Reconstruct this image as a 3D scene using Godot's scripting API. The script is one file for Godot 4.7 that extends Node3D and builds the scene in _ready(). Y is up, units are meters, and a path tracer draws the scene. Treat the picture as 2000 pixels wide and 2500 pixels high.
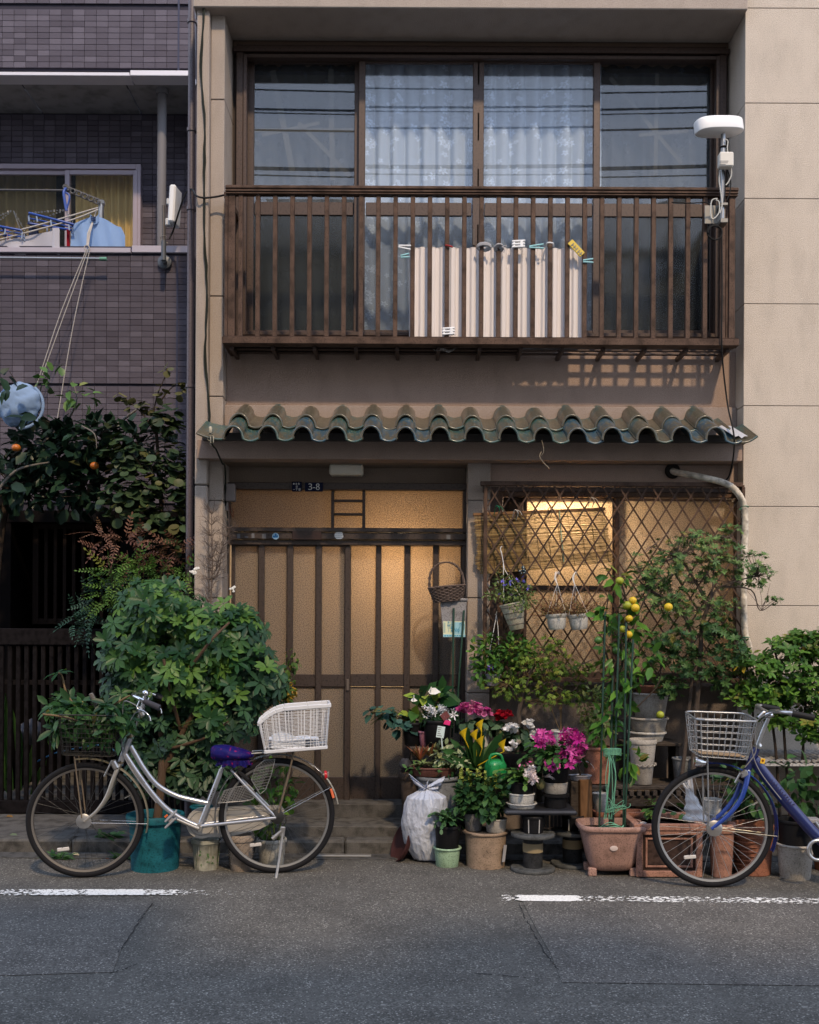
extends Node3D
# A narrow street in front of an old two-storey house: pots, plants and two bicycles on the kerb.
const FOC := 2450.0
const CAMZ := 7.0
const EYE := 1.5
const ROLL := 0.0050
var rng := RandomNumberGenerator.new()
var mats := {}

class MB:
	var v := PackedVector3Array()
	var n := PackedVector3Array()
	var t := PackedVector2Array()
	var i := PackedInt32Array()
	var c := PackedColorArray()
	var use_c := false
	var tint := Color.WHITE
	func vert(p: Vector3, nn: Vector3, uv := Vector2.ZERO) -> int:
		v.append(p)
		n.append(nn)
		t.append(uv)
		if use_c:
			c.append(tint)
		return v.size() - 1
	func tri_i(a: int, b: int, d: int):
		i.append(a)
		i.append(d)
		i.append(b)
	func tri(a: Vector3, b: Vector3, d: Vector3, out := Vector3.ZERO):
		var nn := (b - a).cross(d - a).normalized()
		if out != Vector3.ZERO and nn.dot(out) < 0:
			var k := b
			b = d
			d = k
			nn = -nn
		var q := vert(a, nn)
		vert(b, nn)
		vert(d, nn)
		tri_i(q, q + 1, q + 2)
	func quad(a: Vector3, b: Vector3, d: Vector3, e: Vector3, out := Vector3.ZERO):
		var nn := (b - a).cross(e - a).normalized()
		if out != Vector3.ZERO and nn.dot(out) < 0:
			var k := b
			b = e
			e = k
			nn = -nn
		var q := vert(a, nn, Vector2(0, 1))
		vert(b, nn, Vector2(1, 1))
		vert(d, nn, Vector2(1, 0))
		vert(e, nn, Vector2(0, 0))
		tri_i(q, q + 1, q + 2)
		tri_i(q, q + 2, q + 3)
	func box(o: Vector3, s: Vector3, bs := Basis.IDENTITY, bev := 0.0):
		var h := s * 0.5
		var g := h - Vector3.ONE * bev
		for ax in 3:
			var b1 := (ax + 1) % 3
			var b2 := (ax + 2) % 3
			for sg in [-1.0, 1.0]:
				var pt := []
				for q in [[-1, -1], [1, -1], [1, 1], [-1, 1]]:
					var p := Vector3.ZERO
					p[ax] = h[ax] * sg
					p[b1] = g[b1] * q[0]
					p[b2] = g[b2] * q[1]
					pt.append(o + bs * p)
				var w := Vector3.ZERO
				w[ax] = sg
				quad(pt[0], pt[1], pt[2], pt[3], bs * w)
		if bev <= 0.0:
			return
		for ax in 3:
			var b1 := (ax + 1) % 3
			var b2 := (ax + 2) % 3
			for s1 in [-1.0, 1.0]:
				for s2 in [-1.0, 1.0]:
					var pt := []
					for q in [[-1, 0], [1, 0], [1, 1], [-1, 1]]:
						var p := Vector3.ZERO
						p[ax] = g[ax] * q[0]
						p[b1] = (h[b1] if q[1] == 0 else g[b1]) * s1
						p[b2] = (g[b2] if q[1] == 0 else h[b2]) * s2
						pt.append(o + bs * p)
					var w := Vector3.ZERO
					w[b1] = s1
					w[b2] = s2
					quad(pt[0], pt[1], pt[2], pt[3], bs * w)
		for k in 8:
			var w := Vector3(1 if k & 1 else -1, 1 if k & 2 else -1, 1 if k & 4 else -1)
			tri(o + bs * Vector3(h.x * w.x, g.y * w.y, g.z * w.z), o + bs * Vector3(g.x * w.x, h.y * w.y, g.z * w.z), o + bs * Vector3(g.x * w.x, g.y * w.y, h.z * w.z), bs * w)
	func span(a: Vector3, b: Vector3, bev := 0.0):
		box((a + b) * 0.5, (b - a).abs(), Basis.IDENTITY, bev)
	func bar(a: Vector3, b: Vector3, w: float, d: float, up := Vector3(0, 0, 1), bev := 0.0):
		var y := (b - a).normalized()
		var x := y.cross(up).normalized()
		box((a + b) * 0.5, Vector3(w, a.distance_to(b), d), Basis(x, y, x.cross(y)), bev)
	func tube(p: Array, rad, sides := 8, cap := true, closed := false):
		var m := p.size()
		if m < 2:
			return
		var dirs := []
		for k in m:
			var a: Vector3 = p[(k - 1 + m) % m] if closed else p[maxi(k - 1, 0)]
			var b: Vector3 = p[(k + 1) % m] if closed else p[mini(k + 1, m - 1)]
			dirs.append((b - a).normalized())
		var x: Vector3 = dirs[0].cross(Vector3.UP if absf(dirs[0].y) < 0.9 else Vector3.RIGHT).normalized()
		var first := v.size()
		for k in m:
			var d: Vector3 = dirs[k]
			x = (x - d * x.dot(d)).normalized()
			var y := d.cross(x)
			var r: float = rad[k] if rad is Array else rad
			for j in sides + 1:
				var an := TAU * j / sides
				var nn := x * cos(an) + y * sin(an)
				vert(p[k] + nn * r, nn, Vector2(float(j) / sides, float(k) / (m - 1)))
		var rings := m if closed else m - 1
		for k in rings:
			for j in sides:
				var a := first + k * (sides + 1) + j
				var b := first + ((k + 1) % m) * (sides + 1) + j
				tri_i(a, a + 1, b + 1)
				tri_i(a, b + 1, b)
		if cap and not closed:
			for e in 2:
				var k := 0 if e == 0 else m - 1
				var nn: Vector3 = -dirs[0] if e == 0 else dirs[m - 1]
				var q := vert(p[k], nn)
				for j in sides + 1:
					vert(v[first + k * (sides + 1) + j], nn)
				for j in sides:
					if e == 0:
						tri_i(q, q + 2 + j, q + 1 + j)
					else:
						tri_i(q, q + 1 + j, q + 2 + j)
	func lathe(pr: Array, seg := 24, o := Vector3.ZERO, bs := Basis.IDENTITY, sq := 2.0, sx := 1.0, sz := 1.0):
		var ring := []
		var rn := []
		for j in seg + 1:
			var an := TAU * j / seg
			var cx := cos(an)
			var cz := sin(an)
			var q := Vector3(signf(cx) * pow(absf(cx), 2.0 / sq) * sx, 0, signf(cz) * pow(absf(cz), 2.0 / sq) * sz)
			ring.append(q)
			rn.append(Vector3(signf(cx) * pow(absf(cx), 2.0 - 2.0 / sq) / sx, 0, signf(cz) * pow(absf(cz), 2.0 - 2.0 / sq) / sz).normalized())
		var m := pr.size()
		var sn := []
		for k in m - 1:
			var d: Vector2 = (pr[k + 1] - pr[k]) * Vector2((sx + sz) / 2, 1)
			sn.append(Vector2(d.y, -d.x).normalized())
		for k in m - 1:
			for e in 2:
				var q: Vector2 = pr[k + e]
				var w: Vector2 = sn[k]
				var o2 := k - 1 if e == 0 else k + 1
				if o2 >= 0 and o2 < m - 1 and sn[o2].dot(w) > 0.75:
					w = (w + sn[o2]).normalized()
				for j in seg + 1:
					vert(o + bs * (ring[j] * q.x + Vector3(0, q.y, 0)), bs * (rn[j] * w.x + Vector3(0, w.y, 0)), Vector2(float(j) / seg, float(k + e) / (m - 1)))
			var a := v.size() - 2 * (seg + 1)
			var b := a + seg + 1
			for j in seg:
				tri_i(a + j, b + j + 1, a + j + 1)
				tri_i(a + j, b + j, b + j + 1)
	func ball(o: Vector3, r: Vector3, seg := 12, bs := Basis.IDENTITY):
		var pr := []
		for k in seg / 2 + 1:
			var an := PI * k / (seg / 2) - PI / 2
			pr.append(Vector2(cos(an), sin(an) * r.y))
		lathe(pr, seg, o, bs, 2.0, r.x, r.z)
	func grid(nu: int, nv: int, f: Callable, flip := false):
		var q := v.size()
		for b in nv + 1:
			for a in nu + 1:
				vert(f.call(float(a) / nu, float(b) / nv), Vector3.ZERO, Vector2(float(a) / nu, float(b) / nv))
		for b in nv:
			for a in nu:
				var k := q + b * (nu + 1) + a
				for s in [[k, k + 1, k + nu + 2], [k, k + nu + 2, k + nu + 1]]:
					var nn := (v[s[1]] - v[s[0]]).cross(v[s[2]] - v[s[0]])
					if flip:
						nn = -nn
						tri_i(s[0], s[2], s[1])
					else:
						tri_i(s[0], s[1], s[2])
					for w in s:
						n[w] += nn
		for k in range(q, v.size()):
			n[k] = n[k].normalized() if n[k].length() > 1e-12 else Vector3.UP
	func extrude(poly: PackedVector2Array, o: Vector3, bs: Basis, depth: float):
		var ix := Geometry2D.triangulate_polygon(poly)
		if ix.is_empty():
			return
		var area := 0.0
		for k in poly.size():
			area += poly[k].cross(poly[(k + 1) % poly.size()])
		for e in 2:
			var q := v.size()
			var nn := bs.z.normalized() * (1 if e else -1)
			for p in poly:
				vert(o + bs * Vector3(p.x, p.y, depth * e), nn, p)
			for k in range(0, ix.size(), 3):
				var a := poly[ix[k]]
				var ccw := (poly[ix[k + 1]] - a).cross(poly[ix[k + 2]] - a) > 0
				if ccw == (e == 1):
					tri_i(q + ix[k], q + ix[k + 1], q + ix[k + 2])
				else:
					tri_i(q + ix[k], q + ix[k + 2], q + ix[k + 1])
		for k in poly.size():
			var a := poly[k]
			var b := poly[(k + 1) % poly.size()]
			var w := Vector2(b.y - a.y, a.x - b.x) * signf(area)
			quad(o + bs * Vector3(a.x, a.y, 0), o + bs * Vector3(b.x, b.y, 0), o + bs * Vector3(b.x, b.y, depth), o + bs * Vector3(a.x, a.y, depth), bs * Vector3(w.x, w.y, 0))
	func leaf(o: Vector3, dir: Vector3, up: Vector3, L: float, W: float, curl := 0.2, fold := 0.25, wide := 0.45):
		var x := dir.cross(up).normalized()
		var y := x.cross(dir).normalized()
		var q := vert(o, y, Vector2(0.5, 0))
		for r in 2:
			var tt: float = [wide * 0.6, wide + 0.25][r]
			var ww: float = [0.82, 0.9][r] * W * 0.5
			var mid := o + dir * (tt * L) - y * (curl * L * tt * tt)
			vert(mid - x * ww + y * (fold * ww), (y + x * fold - dir * -curl * tt).normalized(), Vector2(0, tt))
			vert(mid, y, Vector2(0.5, tt))
			vert(mid + x * ww + y * (fold * ww), (y - x * fold).normalized(), Vector2(1, tt))
		vert(o + dir * L - y * (curl * L), y, Vector2(0.5, 1))
		for s in [[0, 2, 1], [0, 3, 2], [1, 2, 5], [1, 5, 4], [2, 3, 6], [2, 6, 5], [4, 5, 7], [5, 6, 7]]:
			tri_i(q + s[0], q + s[1], q + s[2])
	func mesh() -> ArrayMesh:
		var a := []
		a.resize(Mesh.ARRAY_MAX)
		a[Mesh.ARRAY_VERTEX] = v
		a[Mesh.ARRAY_NORMAL] = n
		a[Mesh.ARRAY_TEX_UV] = t
		if use_c:
			a[Mesh.ARRAY_COLOR] = c
		a[Mesh.ARRAY_INDEX] = i
		var m := ArrayMesh.new()
		m.add_surface_from_arrays(Mesh.PRIMITIVE_TRIANGLES, a)
		return m

# ---- places: a photo pixel at a known depth z (metres before the facade) or on a known level y
func pp(px: float, py: float, z := 0.0) -> Vector3:
	var k := (CAMZ - z) / FOC
	var u := px - 1000.0
	var w := 1530.0 - py
	return Vector3((u * cos(ROLL) - w * sin(ROLL)) * k, EYE + (u * sin(ROLL) + w * cos(ROLL)) * k, z)
func gz(px: float, py: float, y := 0.0) -> float:
	var w := (px - 1000.0) * sin(ROLL) + (1530.0 - py) * cos(ROLL)
	return CAMZ - FOC * (y - EYE) / w
func gp(px: float, py: float, y := 0.0) -> Vector3:
	var p := pp(px, py, gz(px, py, y))
	p.y = y
	return p
func sc(z := 0.0) -> float:
	return (CAMZ - z) / FOC
func R(a: float, b: float) -> float:
	return rng.randf_range(a, b)
func rdir() -> Vector3:
	var z := R(-1, 1)
	var a := R(0, TAU)
	return Vector3(sqrt(1 - z * z) * cos(a), z, sqrt(1 - z * z) * sin(a))
func spline(p: Array, per := 6) -> Array:
	var cv := Curve3D.new()
	for k in p.size():
		var a: Vector3 = p[maxi(k - 1, 0)]
		var b: Vector3 = p[mini(k + 1, p.size() - 1)]
		var tan := (b - a) / 6.0
		cv.add_point(p[k], -tan, tan)
	var out := []
	for k in p.size() - 1:
		for j in per:
			out.append(cv.sample(k, float(j) / per))
	out.append(p[-1])
	return out
func arc(o: Vector3, r: float, a0: float, a1: float, m: int, ax := Vector3.RIGHT, ay := Vector3.UP) -> Array:
	var out := []
	for k in m + 1:
		var a := lerpf(a0, a1, float(k) / m)
		out.append(o + (ax * cos(a) + ay * sin(a)) * r)
	return out

# ---- nodes
func tag(o: Node3D, label: String, category := "", group := "", kind := "") -> Node3D:
	if label: o.set_meta("label", label)
	if category: o.set_meta("category", category)
	if group: o.set_meta("group", group)
	if kind: o.set_meta("kind", kind)
	return o
func thing(called: String, label: String, category: String, group := "") -> Node3D:
	var o := Node3D.new()
	o.name = called
	add_child(o, true)
	return tag(o, label, category, group)
func part(up: Node3D, called: String, st, m: Material) -> MeshInstance3D:
	var o := MeshInstance3D.new()
	o.name = called
	o.mesh = st.mesh() if st is MB else st
	o.material_override = m
	up.add_child(o, true)
	return o
func settle(o: Node3D) -> Node3D:
	var lo := Vector3.INF
	var hi := -Vector3.INF
	for k in o.get_children():
		if k is MeshInstance3D:
			var bx: AABB = k.transform * k.mesh.get_aabb()
			lo = lo.min(bx.position)
			hi = hi.max(bx.end)
	if lo.x > hi.x:
		return o
	var b := Vector3((lo.x + hi.x) / 2, lo.y, (lo.z + hi.z) / 2)
	o.position += b
	for k in o.get_children():
		k.position -= b
	return o
func single(called: String, st: MB, m: Material, label: String, category: String, group := "") -> MeshInstance3D:
	var lo := Vector3.INF
	var hi := -Vector3.INF
	for p in st.v:
		lo = lo.min(p)
		hi = hi.max(p)
	var b := Vector3((lo.x + hi.x) / 2, lo.y, (lo.z + hi.z) / 2)
	for k in st.v.size():
		st.v[k] -= b
	var o := part(self, called, st, m)
	o.position = b
	tag(o, label, category, group)
	return o
func struct(called: String, st: MB, m: Material, label: String) -> MeshInstance3D:
	var o := part(self, called, st, m)
	tag(o, label, "", "", "structure")
	return o
func scatter(up: Node3D, called: String, me: Mesh, m: Material, xf: Array, cols: Array) -> MultiMeshInstance3D:
	var mm := MultiMesh.new()
	mm.transform_format = MultiMesh.TRANSFORM_3D
	mm.use_colors = true
	mm.mesh = me
	mm.instance_count = xf.size()
	for k in xf.size():
		mm.set_instance_transform(k, xf[k])
		mm.set_instance_color(k, cols[k])
	var o := MultiMeshInstance3D.new()
	o.name = called
	o.multimesh = mm
	o.material_override = m
	up.add_child(o, true)
	o.set_meta("kind", "stuff")
	return o

# ---- materials
func noise_tex(sd: int, freq: float, size: int, ramp: Array, oct := 4, kind := FastNoiseLite.TYPE_SIMPLEX_SMOOTH) -> NoiseTexture2D:
	var f := FastNoiseLite.new()
	f.seed = sd
	f.frequency = freq
	f.noise_type = kind
	f.fractal_octaves = oct
	if oct == 1: f.fractal_type = FastNoiseLite.FRACTAL_NONE
	var tx := NoiseTexture2D.new()
	tx.width = size
	tx.height = size
	tx.seamless = true
	tx.noise = f
	if ramp:
		var g := Gradient.new()
		var of := PackedFloat32Array()
		var co := PackedColorArray()
		for r in ramp:
			of.append(r[0])
			co.append(Color(r[1], r[1], r[1]) if r[1] is float else r[1])
		g.offsets = of
		g.colors = co
		tx.color_ramp = g
	return tx
var tx := {}
func make_textures():
	tx.fine = noise_tex(1, 0.11, 512, [], 3)
	tx.fine_mul = noise_tex(2, 0.09, 512, [[0.0, 0.8], [0.45, 0.93], [1.0, 1.0]], 4)
	tx.stain = noise_tex(3, 0.012, 512, [[0.0, 0.62], [0.42, 0.9], [0.6, 1.0], [1.0, 1.0]], 5)
	tx.stain2 = noise_tex(13, 0.012, 512, [[0.0, 0.93], [0.4, 0.98], [0.6, 1.0], [1.0, 1.0]], 6)
	tx.hammer = noise_tex(14, 0.1, 512, [[0.0, 0.5], [0.4, 0.8], [0.6, 0.95], [1.0, 1.0]], 2)
	tx.crinkle = noise_tex(15, 0.012, 512, [[0.0, 0.0], [1.0, 1.0]], 4)
	(tx.crinkle.noise as FastNoiseLite).fractal_type = FastNoiseLite.FRACTAL_RIDGED
	tx.soft = noise_tex(4, 0.02, 256, [[0.0, 0.75], [0.5, 0.95], [1.0, 1.0]], 4)
	tx.cell = noise_tex(5, 0.13, 1024, [[0.0, 0.4], [0.3, 0.49], [0.6, 0.55], [0.85, 0.61], [0.94, 0.72], [1.0, 0.95]], 1, FastNoiseLite.TYPE_CELLULAR)
	(tx.cell.noise as FastNoiseLite).cellular_return_type = FastNoiseLite.RETURN_CELL_VALUE
	tx.patch = noise_tex(6, 0.012, 512, [[0.0, 0.86], [0.4, 0.95], [0.6, 1.0], [1.0, 1.0]], 6)
	tx.streak = noise_tex(7, 0.03, 256, [[0.0, 0.6], [0.5, 0.9], [1.0, 1.0]], 3)
	tx.scratch = noise_tex(8, 0.05, 512, [[0.0, 1.0], [0.62, 1.0], [0.7, 0.8], [1.0, 0.62]], 4)
func mat(key: String, lin := Color.WHITE, rough := 0.8, metal := 0.0, o := {}) -> StandardMaterial3D:
	if mats.has(key):
		return mats[key]
	var m := StandardMaterial3D.new()
	m.resource_name = key
	m.albedo_color = Color(lin.r, lin.g, lin.b).linear_to_srgb()
	m.roughness = rough
	m.metallic = metal
	m.metallic_specular = o.get("spec", 0.5 if rough < 0.5 or metal > 0.3 else 0.26)
	if o.has("tex"):
		m.albedo_texture = o.tex
	if o.has("bump"):
		m.heightmap_enabled = true
		m.heightmap_texture = o.bump
		m.heightmap_scale = o.get("h", 0.3)
	if o.has("scale"):
		m.uv1_triplanar = true
		m.uv1_world_triplanar = o.get("world", true)
		var k: float = o.scale
		m.uv1_scale = Vector3(k, k * o.get("sy", 1.0), k)
	if o.has("stain"):
		m.detail_enabled = true
		m.detail_albedo = o.stain
		m.detail_blend_mode = BaseMaterial3D.BLEND_MODE_MUL
		m.detail_uv_layer = BaseMaterial3D.DETAIL_UV_2
		m.uv2_triplanar = true
		m.uv2_world_triplanar = true
		var k: float = o.get("sscale", 0.6)
		m.uv2_scale = Vector3(k, k * o.get("ssy", 1.0), k)
	if o.has("coat"):
		m.clearcoat_enabled = true
		m.clearcoat = o.coat
		m.clearcoat_roughness = 0.15
	if o.has("back"):
		m.backlight_enabled = true
		m.backlight = o.back
	if o.get("vc", false):
		m.vertex_color_use_as_albedo = true
	mats[key] = m
	return m
func stucco(key: String, lin: Color, h := 0.35) -> StandardMaterial3D:
	return mat(key, lin, 0.9, 0.0, {"tex": tx.fine_mul, "bump": tx.fine, "h": h * 0.6, "scale": 2.4, "stain": tx.stain2, "sscale": 0.8, "ssy": 0.4})
func plastic(key: String, lin: Color, rough := 0.5) -> StandardMaterial3D:
	return mat(key, lin, rough, 0.0, {"tex": tx.scratch, "scale": 3.0, "stain": tx.soft, "sscale": 2.2, "world": true})
func leaf_mat(key: String, rough := 0.45, back := 0.5) -> StandardMaterial3D:
	return mat(key, Color.WHITE, rough + 0.06, 0.0, {"vc": true, "spec": 0.34, "back": Color(back, back, back * 0.5)})

func _ready():
	rng.seed = 20240
	var cam := Camera3D.new()
	cam.name = "camera"
	cam.projection = Camera3D.PROJECTION_FRUSTUM
	cam.near = 0.05
	cam.far = 200.0
	cam.size = 0.05 * 2500.0 / FOC
	cam.frustum_offset = Vector2(0, 0.05 * 280.0 / FOC)
	cam.position = Vector3(0, EYE, CAMZ)
	cam.rotation.z = ROLL
	add_child(cam)
	cam.current = true
	var sky := ProceduralSkyMaterial.new()
	sky.sky_top_color = Color(0.615, 0.67, 0.77)
	sky.sky_horizon_color = Color(0.83, 0.85, 0.88)
	sky.sky_curve = 0.18
	sky.ground_bottom_color = Color(0.2, 0.19, 0.18)
	sky.ground_horizon_color = Color(0.35, 0.34, 0.33)
	sky.sky_energy_multiplier = 1.9
	var env := Environment.new()
	env.background_mode = Environment.BG_SKY
	env.sky = Sky.new()
	env.sky.sky_material = sky
	env.background_energy_multiplier = 1.0
	env.tonemap_mode = Environment.TONE_MAPPER_LINEAR
	env.tonemap_exposure = 0.82
	env.sdfgi_enabled = true
	env.ssao_enabled = true
	env.ssil_enabled = true
	var we := WorldEnvironment.new()
	we.name = "world_environment"
	we.environment = env
	add_child(we)
	var sun := DirectionalLight3D.new()
	sun.name = "sun"
	sun.light_energy = 1.25
	sun.light_color = Color(1.0, 0.885, 0.74)
	sun.light_angular_distance = 3.0
	sun.shadow_enabled = true
	sun.position = Vector3(3, 9, 7)
	add_child(sun)
	sun.look_at_from_position(Vector3(0.27, 0.99, 0.94) * 8.0, Vector3.ZERO)
	make_textures()
	setting()
	opposite_side()
	left_building()
	house()
	fixtures()
	fence_and_alley()
	plants_left()
	pots_left()
	silver_bicycle()
	plants_right()
	blue_bicycle()
	laundry()

# ======================================================================= the street
func setting():
	var base := mat("ground_far", Color(0.05, 0.05, 0.052), 0.95)
	var g := MB.new()
	g.box(Vector3(0, -0.06, -10), Vector3(160, 0.1, 160))
	struct("ground", g, base, "dark ground under and around the street")
	var asp := func(key: String, k: Color): return mat(key, k, 0.86, 0.0, {"tex": tx.cell, "bump": tx.cell, "h": 0.08, "scale": 1.2, "stain": tx.patch, "sscale": 0.35, "spec": 0.4})
	var a1: StandardMaterial3D = asp.call("asphalt_old", Color(0.34, 0.325, 0.295))
	var a2: StandardMaterial3D = asp.call("asphalt_grey", Color(0.375, 0.352, 0.322))
	var a3: StandardMaterial3D = asp.call("asphalt_new", Color(0.345, 0.332, 0.302))
	var seam := gz(1000, 2405)
	var kz := 0.40
	var r := MB.new()
	r.span(Vector3(-14, -0.01, kz), Vector3(14, 0.0, 8.6))
	struct("road", r, a1, "grey speckled asphalt of the road")
	var l := MB.new()
	var q := [gp(-200, 2390), gp(275, 2375), gp(300, 2310), gp(372, 2205), gp(-200, 2200)]
	var pl := PackedVector2Array()
	for p in q: pl.append(Vector2(p.x, -p.z))
	l.extrude(pl, Vector3(0, 0.0, 0), Basis(Vector3.RIGHT, Vector3.FORWARD, Vector3.UP), 0.004)
	struct("road_patch", l, a2, "paler asphalt patch at the left of the road")
	var rr := MB.new()
	q = [gp(1275, 2200), gp(1310, 2270), gp(1345, 2330), gp(1372, 2400), gp(2300, 2412), gp(2300, 2190)]
	pl = PackedVector2Array()
	for p in q: pl.append(Vector2(p.x, -p.z))
	rr.extrude(pl, Vector3.ZERO, Basis(Vector3.RIGHT, Vector3.FORWARD, Vector3.UP), 0.004)
	struct("road_patch", rr, a2, "paler asphalt patch at the right of the road")
	var nr := MB.new()
	q = [gp(-900, 2412), gp(260, 2400), gp(620, 2396), gp(1372, 2403), gp(2900, 2420), Vector3(6, 0, 8), Vector3(-6, 0, 8)]
	pl = PackedVector2Array()
	for p in q: pl.append(Vector2(p.x, -p.z))
	nr.extrude(pl, Vector3.ZERO, Basis(Vector3.RIGHT, Vector3.FORWARD, Vector3.UP), 0.003)
	struct("road_strip", nr, a3, "coarse dark asphalt strip along the near side of the road")
	var tar := mat("tar", Color(0.03, 0.03, 0.031), 0.8)
	var cr := MB.new()
	for c in [[[1245, 2165], [1275, 2225], [1302, 2275], [1330, 2325], [1352, 2352], [1368, 2372]], [[372, 2205], [345, 2240], [318, 2285], [290, 2325]], [[270, 2376], [300, 2366], [335, 2352]], [[1150, 2375], [1215, 2380], [1285, 2386]]]:
		var last: Vector3 = gp(c[0][0], c[0][1], 0.0045)
		for k in c.size() - 1:
			for j in 9:
				var f := (j + 1) / 9.0
				var nx: Vector3 = gp(lerpf(c[k][0], c[k + 1][0], f) + R(-3, 3), lerpf(c[k][1], c[k + 1][1], f), 0.0045)
				if rng.randf() < 0.8: cr.bar(last, nx, R(0.0015, 0.0055), 0.0015, Vector3.UP)
				last = nx
	var co := struct("road_cracks", cr, tar, "thin dark cracks in the asphalt")
	for e in [[-420, 640, 2182.0, 2181.0], [1225, 2420, 2195.0, 2207.0]]:
		var wd := 2000
		var im := Image.create(wd, 48, false, Image.FORMAT_RGBA8)
		var nf := FastNoiseLite.new()
		nf.seed = 60 + int(e[1])
		nf.frequency = 0.035
		nf.fractal_octaves = 5
		var keep := [[-420, 0.5], [-60, 0.55], [30, 0.42], [78, 0.5], [90, 0.85], [178, 0.8], [190, 0.4], [204, 0.8], [215, 1.05], [338, 1.1], [350, 0.62], [415, 0.6], [440, 0.3], [480, 0.12], [560, 0.02], [640, 0.0], [1225, 0.3], [1262, 0.42], [1272, 0.9], [1278, 1.3], [1402, 1.3], [1412, 0.6], [1425, 0.25], [1500, 0.42], [1525, 0.15], [1545, 0.42], [1620, 0.56], [1690, 0.36], [1740, 0.26], [1780, 0.36], [1840, 0.5], [1890, 0.46], [1950, 0.4], [2100, 0.42], [2420, 0.45]]
		for x in wd:
			var px := lerpf(e[0], e[1], x / float(wd - 1))
			var kq := 0
			while kq < keep.size() - 2 and keep[kq + 1][0] < px: kq += 1
			var k: float = lerpf(keep[kq][1], keep[kq + 1][1], clampf((px - keep[kq][0]) / (keep[kq + 1][0] - keep[kq][0]), 0, 1))
			for y in 48:
				var edge := 1.0 - pow(absf(y / 23.5 - 1.0), 6.0) * 0.55
				var v := nf.get_noise_2d(x, y * 2.2) * 1.3 + 0.5 * nf.get_noise_2d(x * 3.0 + 900, y * 7.0) + (k * edge - 0.5) * 1.35
				var on := clampf(v * 5.0 + 0.5, 0, 1)
				var gg := 0.84 + 0.1 * nf.get_noise_2d(x * 2.0, y * 3.0 + 400)
				im.set_pixel(x, y, Color(gg, gg, gg * 0.985, on))
		var pm := StandardMaterial3D.new()
		pm.resource_name = "road_paint"
		pm.albedo_texture = ImageTexture.create_from_image(im)
		pm.transparency = BaseMaterial3D.TRANSPARENCY_ALPHA
		pm.roughness = 0.75
		var wl := MB.new()
		var pa := gp(e[0], e[2] + 7.4)
		var pb := gp(e[1], e[3] + 7.4)
		var pc := gp(e[1], e[3] - 7.4)
		var pd := gp(e[0], e[2] - 7.4)
		for p in [pa, pb, pc, pd]: p.y = 0.008
		wl.quad(pa + Vector3(0, 0.008, 0), pb + Vector3(0, 0.008, 0), pc + Vector3(0, 0.008, 0), pd + Vector3(0, 0.008, 0))
		struct("road_marking", wl, pm, "worn white edge line painted on the asphalt at the " + ("left" if e[0] < 0 else "right"))
	var fk := MB.new()
	for k in 700:
		var p := gp(R(-60, 2060), R(2135, 2500), 0.005)
		var s := R(0.001, 0.003) * (1.0 if rng.randf() < 0.93 else 1.6)
		fk.box(p, Vector3(s, 0.002, s * R(0.6, 1.4)), Basis(Vector3.UP, R(0, 3)))
	var fo := struct("road_grit", fk, mat("grit", Color(0.3, 0.3, 0.29), 0.8), "pale grit scattered over the asphalt")
	var conc := mat("concrete", Color(0.115, 0.11, 0.105), 0.92, 0.0, {"tex": tx.fine_mul, "bump": tx.fine, "h": 0.3, "scale": 1.8, "stain": tx.stain, "sscale": 0.9})
	var conc2 := mat("concrete_kerb", Color(0.135, 0.128, 0.118), 0.9, 0.0, {"tex": tx.fine_mul, "bump": tx.fine, "h": 0.4, "scale": 2.2, "stain": tx.stain, "sscale": 1.4})
	var pv := MB.new()
	pv.span(Vector3(-9, -0.01, -3.5), Vector3(9, 0.082, 0.255))
	struct("pavement", pv, conc, "narrow dark concrete pavement behind the kerb")
	var x := -4.02
	while x < 4.5:
		var kb := MB.new()
		kb.box(Vector3(x + 0.298, 0.04, 0.33), Vector3(0.594, 0.1 + R(-0.004, 0.004), 0.14), Basis(Vector3.UP, R(-0.006, 0.006)), 0.014)
		struct("kerbstone", kb, conc2, "")
		x += 0.6
	var gt := MB.new()
	gt.span(Vector3(-9, -0.01, 0.402), Vector3(9, 0.006, 0.56))
	struct("gutter", gt, mat("concrete_gutter", Color(0.10, 0.098, 0.095), 0.9, 0.0, {"tex": tx.fine_mul, "bump": tx.fine, "h": 0.3, "scale": 2.0, "stain": tx.stain, "sscale": 1.6}), "flat concrete gutter strip at the foot of the kerb")
	var plate := MB.new()
	plate.box(gp(835, 2093) + Vector3(0, 0.012, 0), Vector3(0.38, 0.012, 0.055), Basis.IDENTITY, 0.003)
	single("drain_plate", plate, mat("galvanised", Color(0.3, 0.29, 0.27), 0.45, 0.6), "thin metal drain plate in the gutter before the doorstep", "drain cover")
	var st1 := MB.new()
	var xl := pp(640, 2000, 0.1).x
	var xr := pp(1000, 2000, 0.1).x
	st1.box(Vector3((xl + xr) / 2, 0.115, 0.03), Vector3(xr - xl, 0.08, 0.42), Basis.IDENTITY, 0.008)
	struct("doorstep", st1, conc2, "lower concrete step before the sliding door")
	var st2 := MB.new()
	xl = pp(545, 1960, -0.05).x
	xr = pp(1140, 1960, -0.05).x
	st2.box(Vector3((xl + xr) / 2, 0.175, -0.2), Vector3(xr - xl, 0.15, 0.26), Basis.IDENTITY, 0.006)
	struct("doorstep", st2, conc, "upper concrete step under the door sill")

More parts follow.
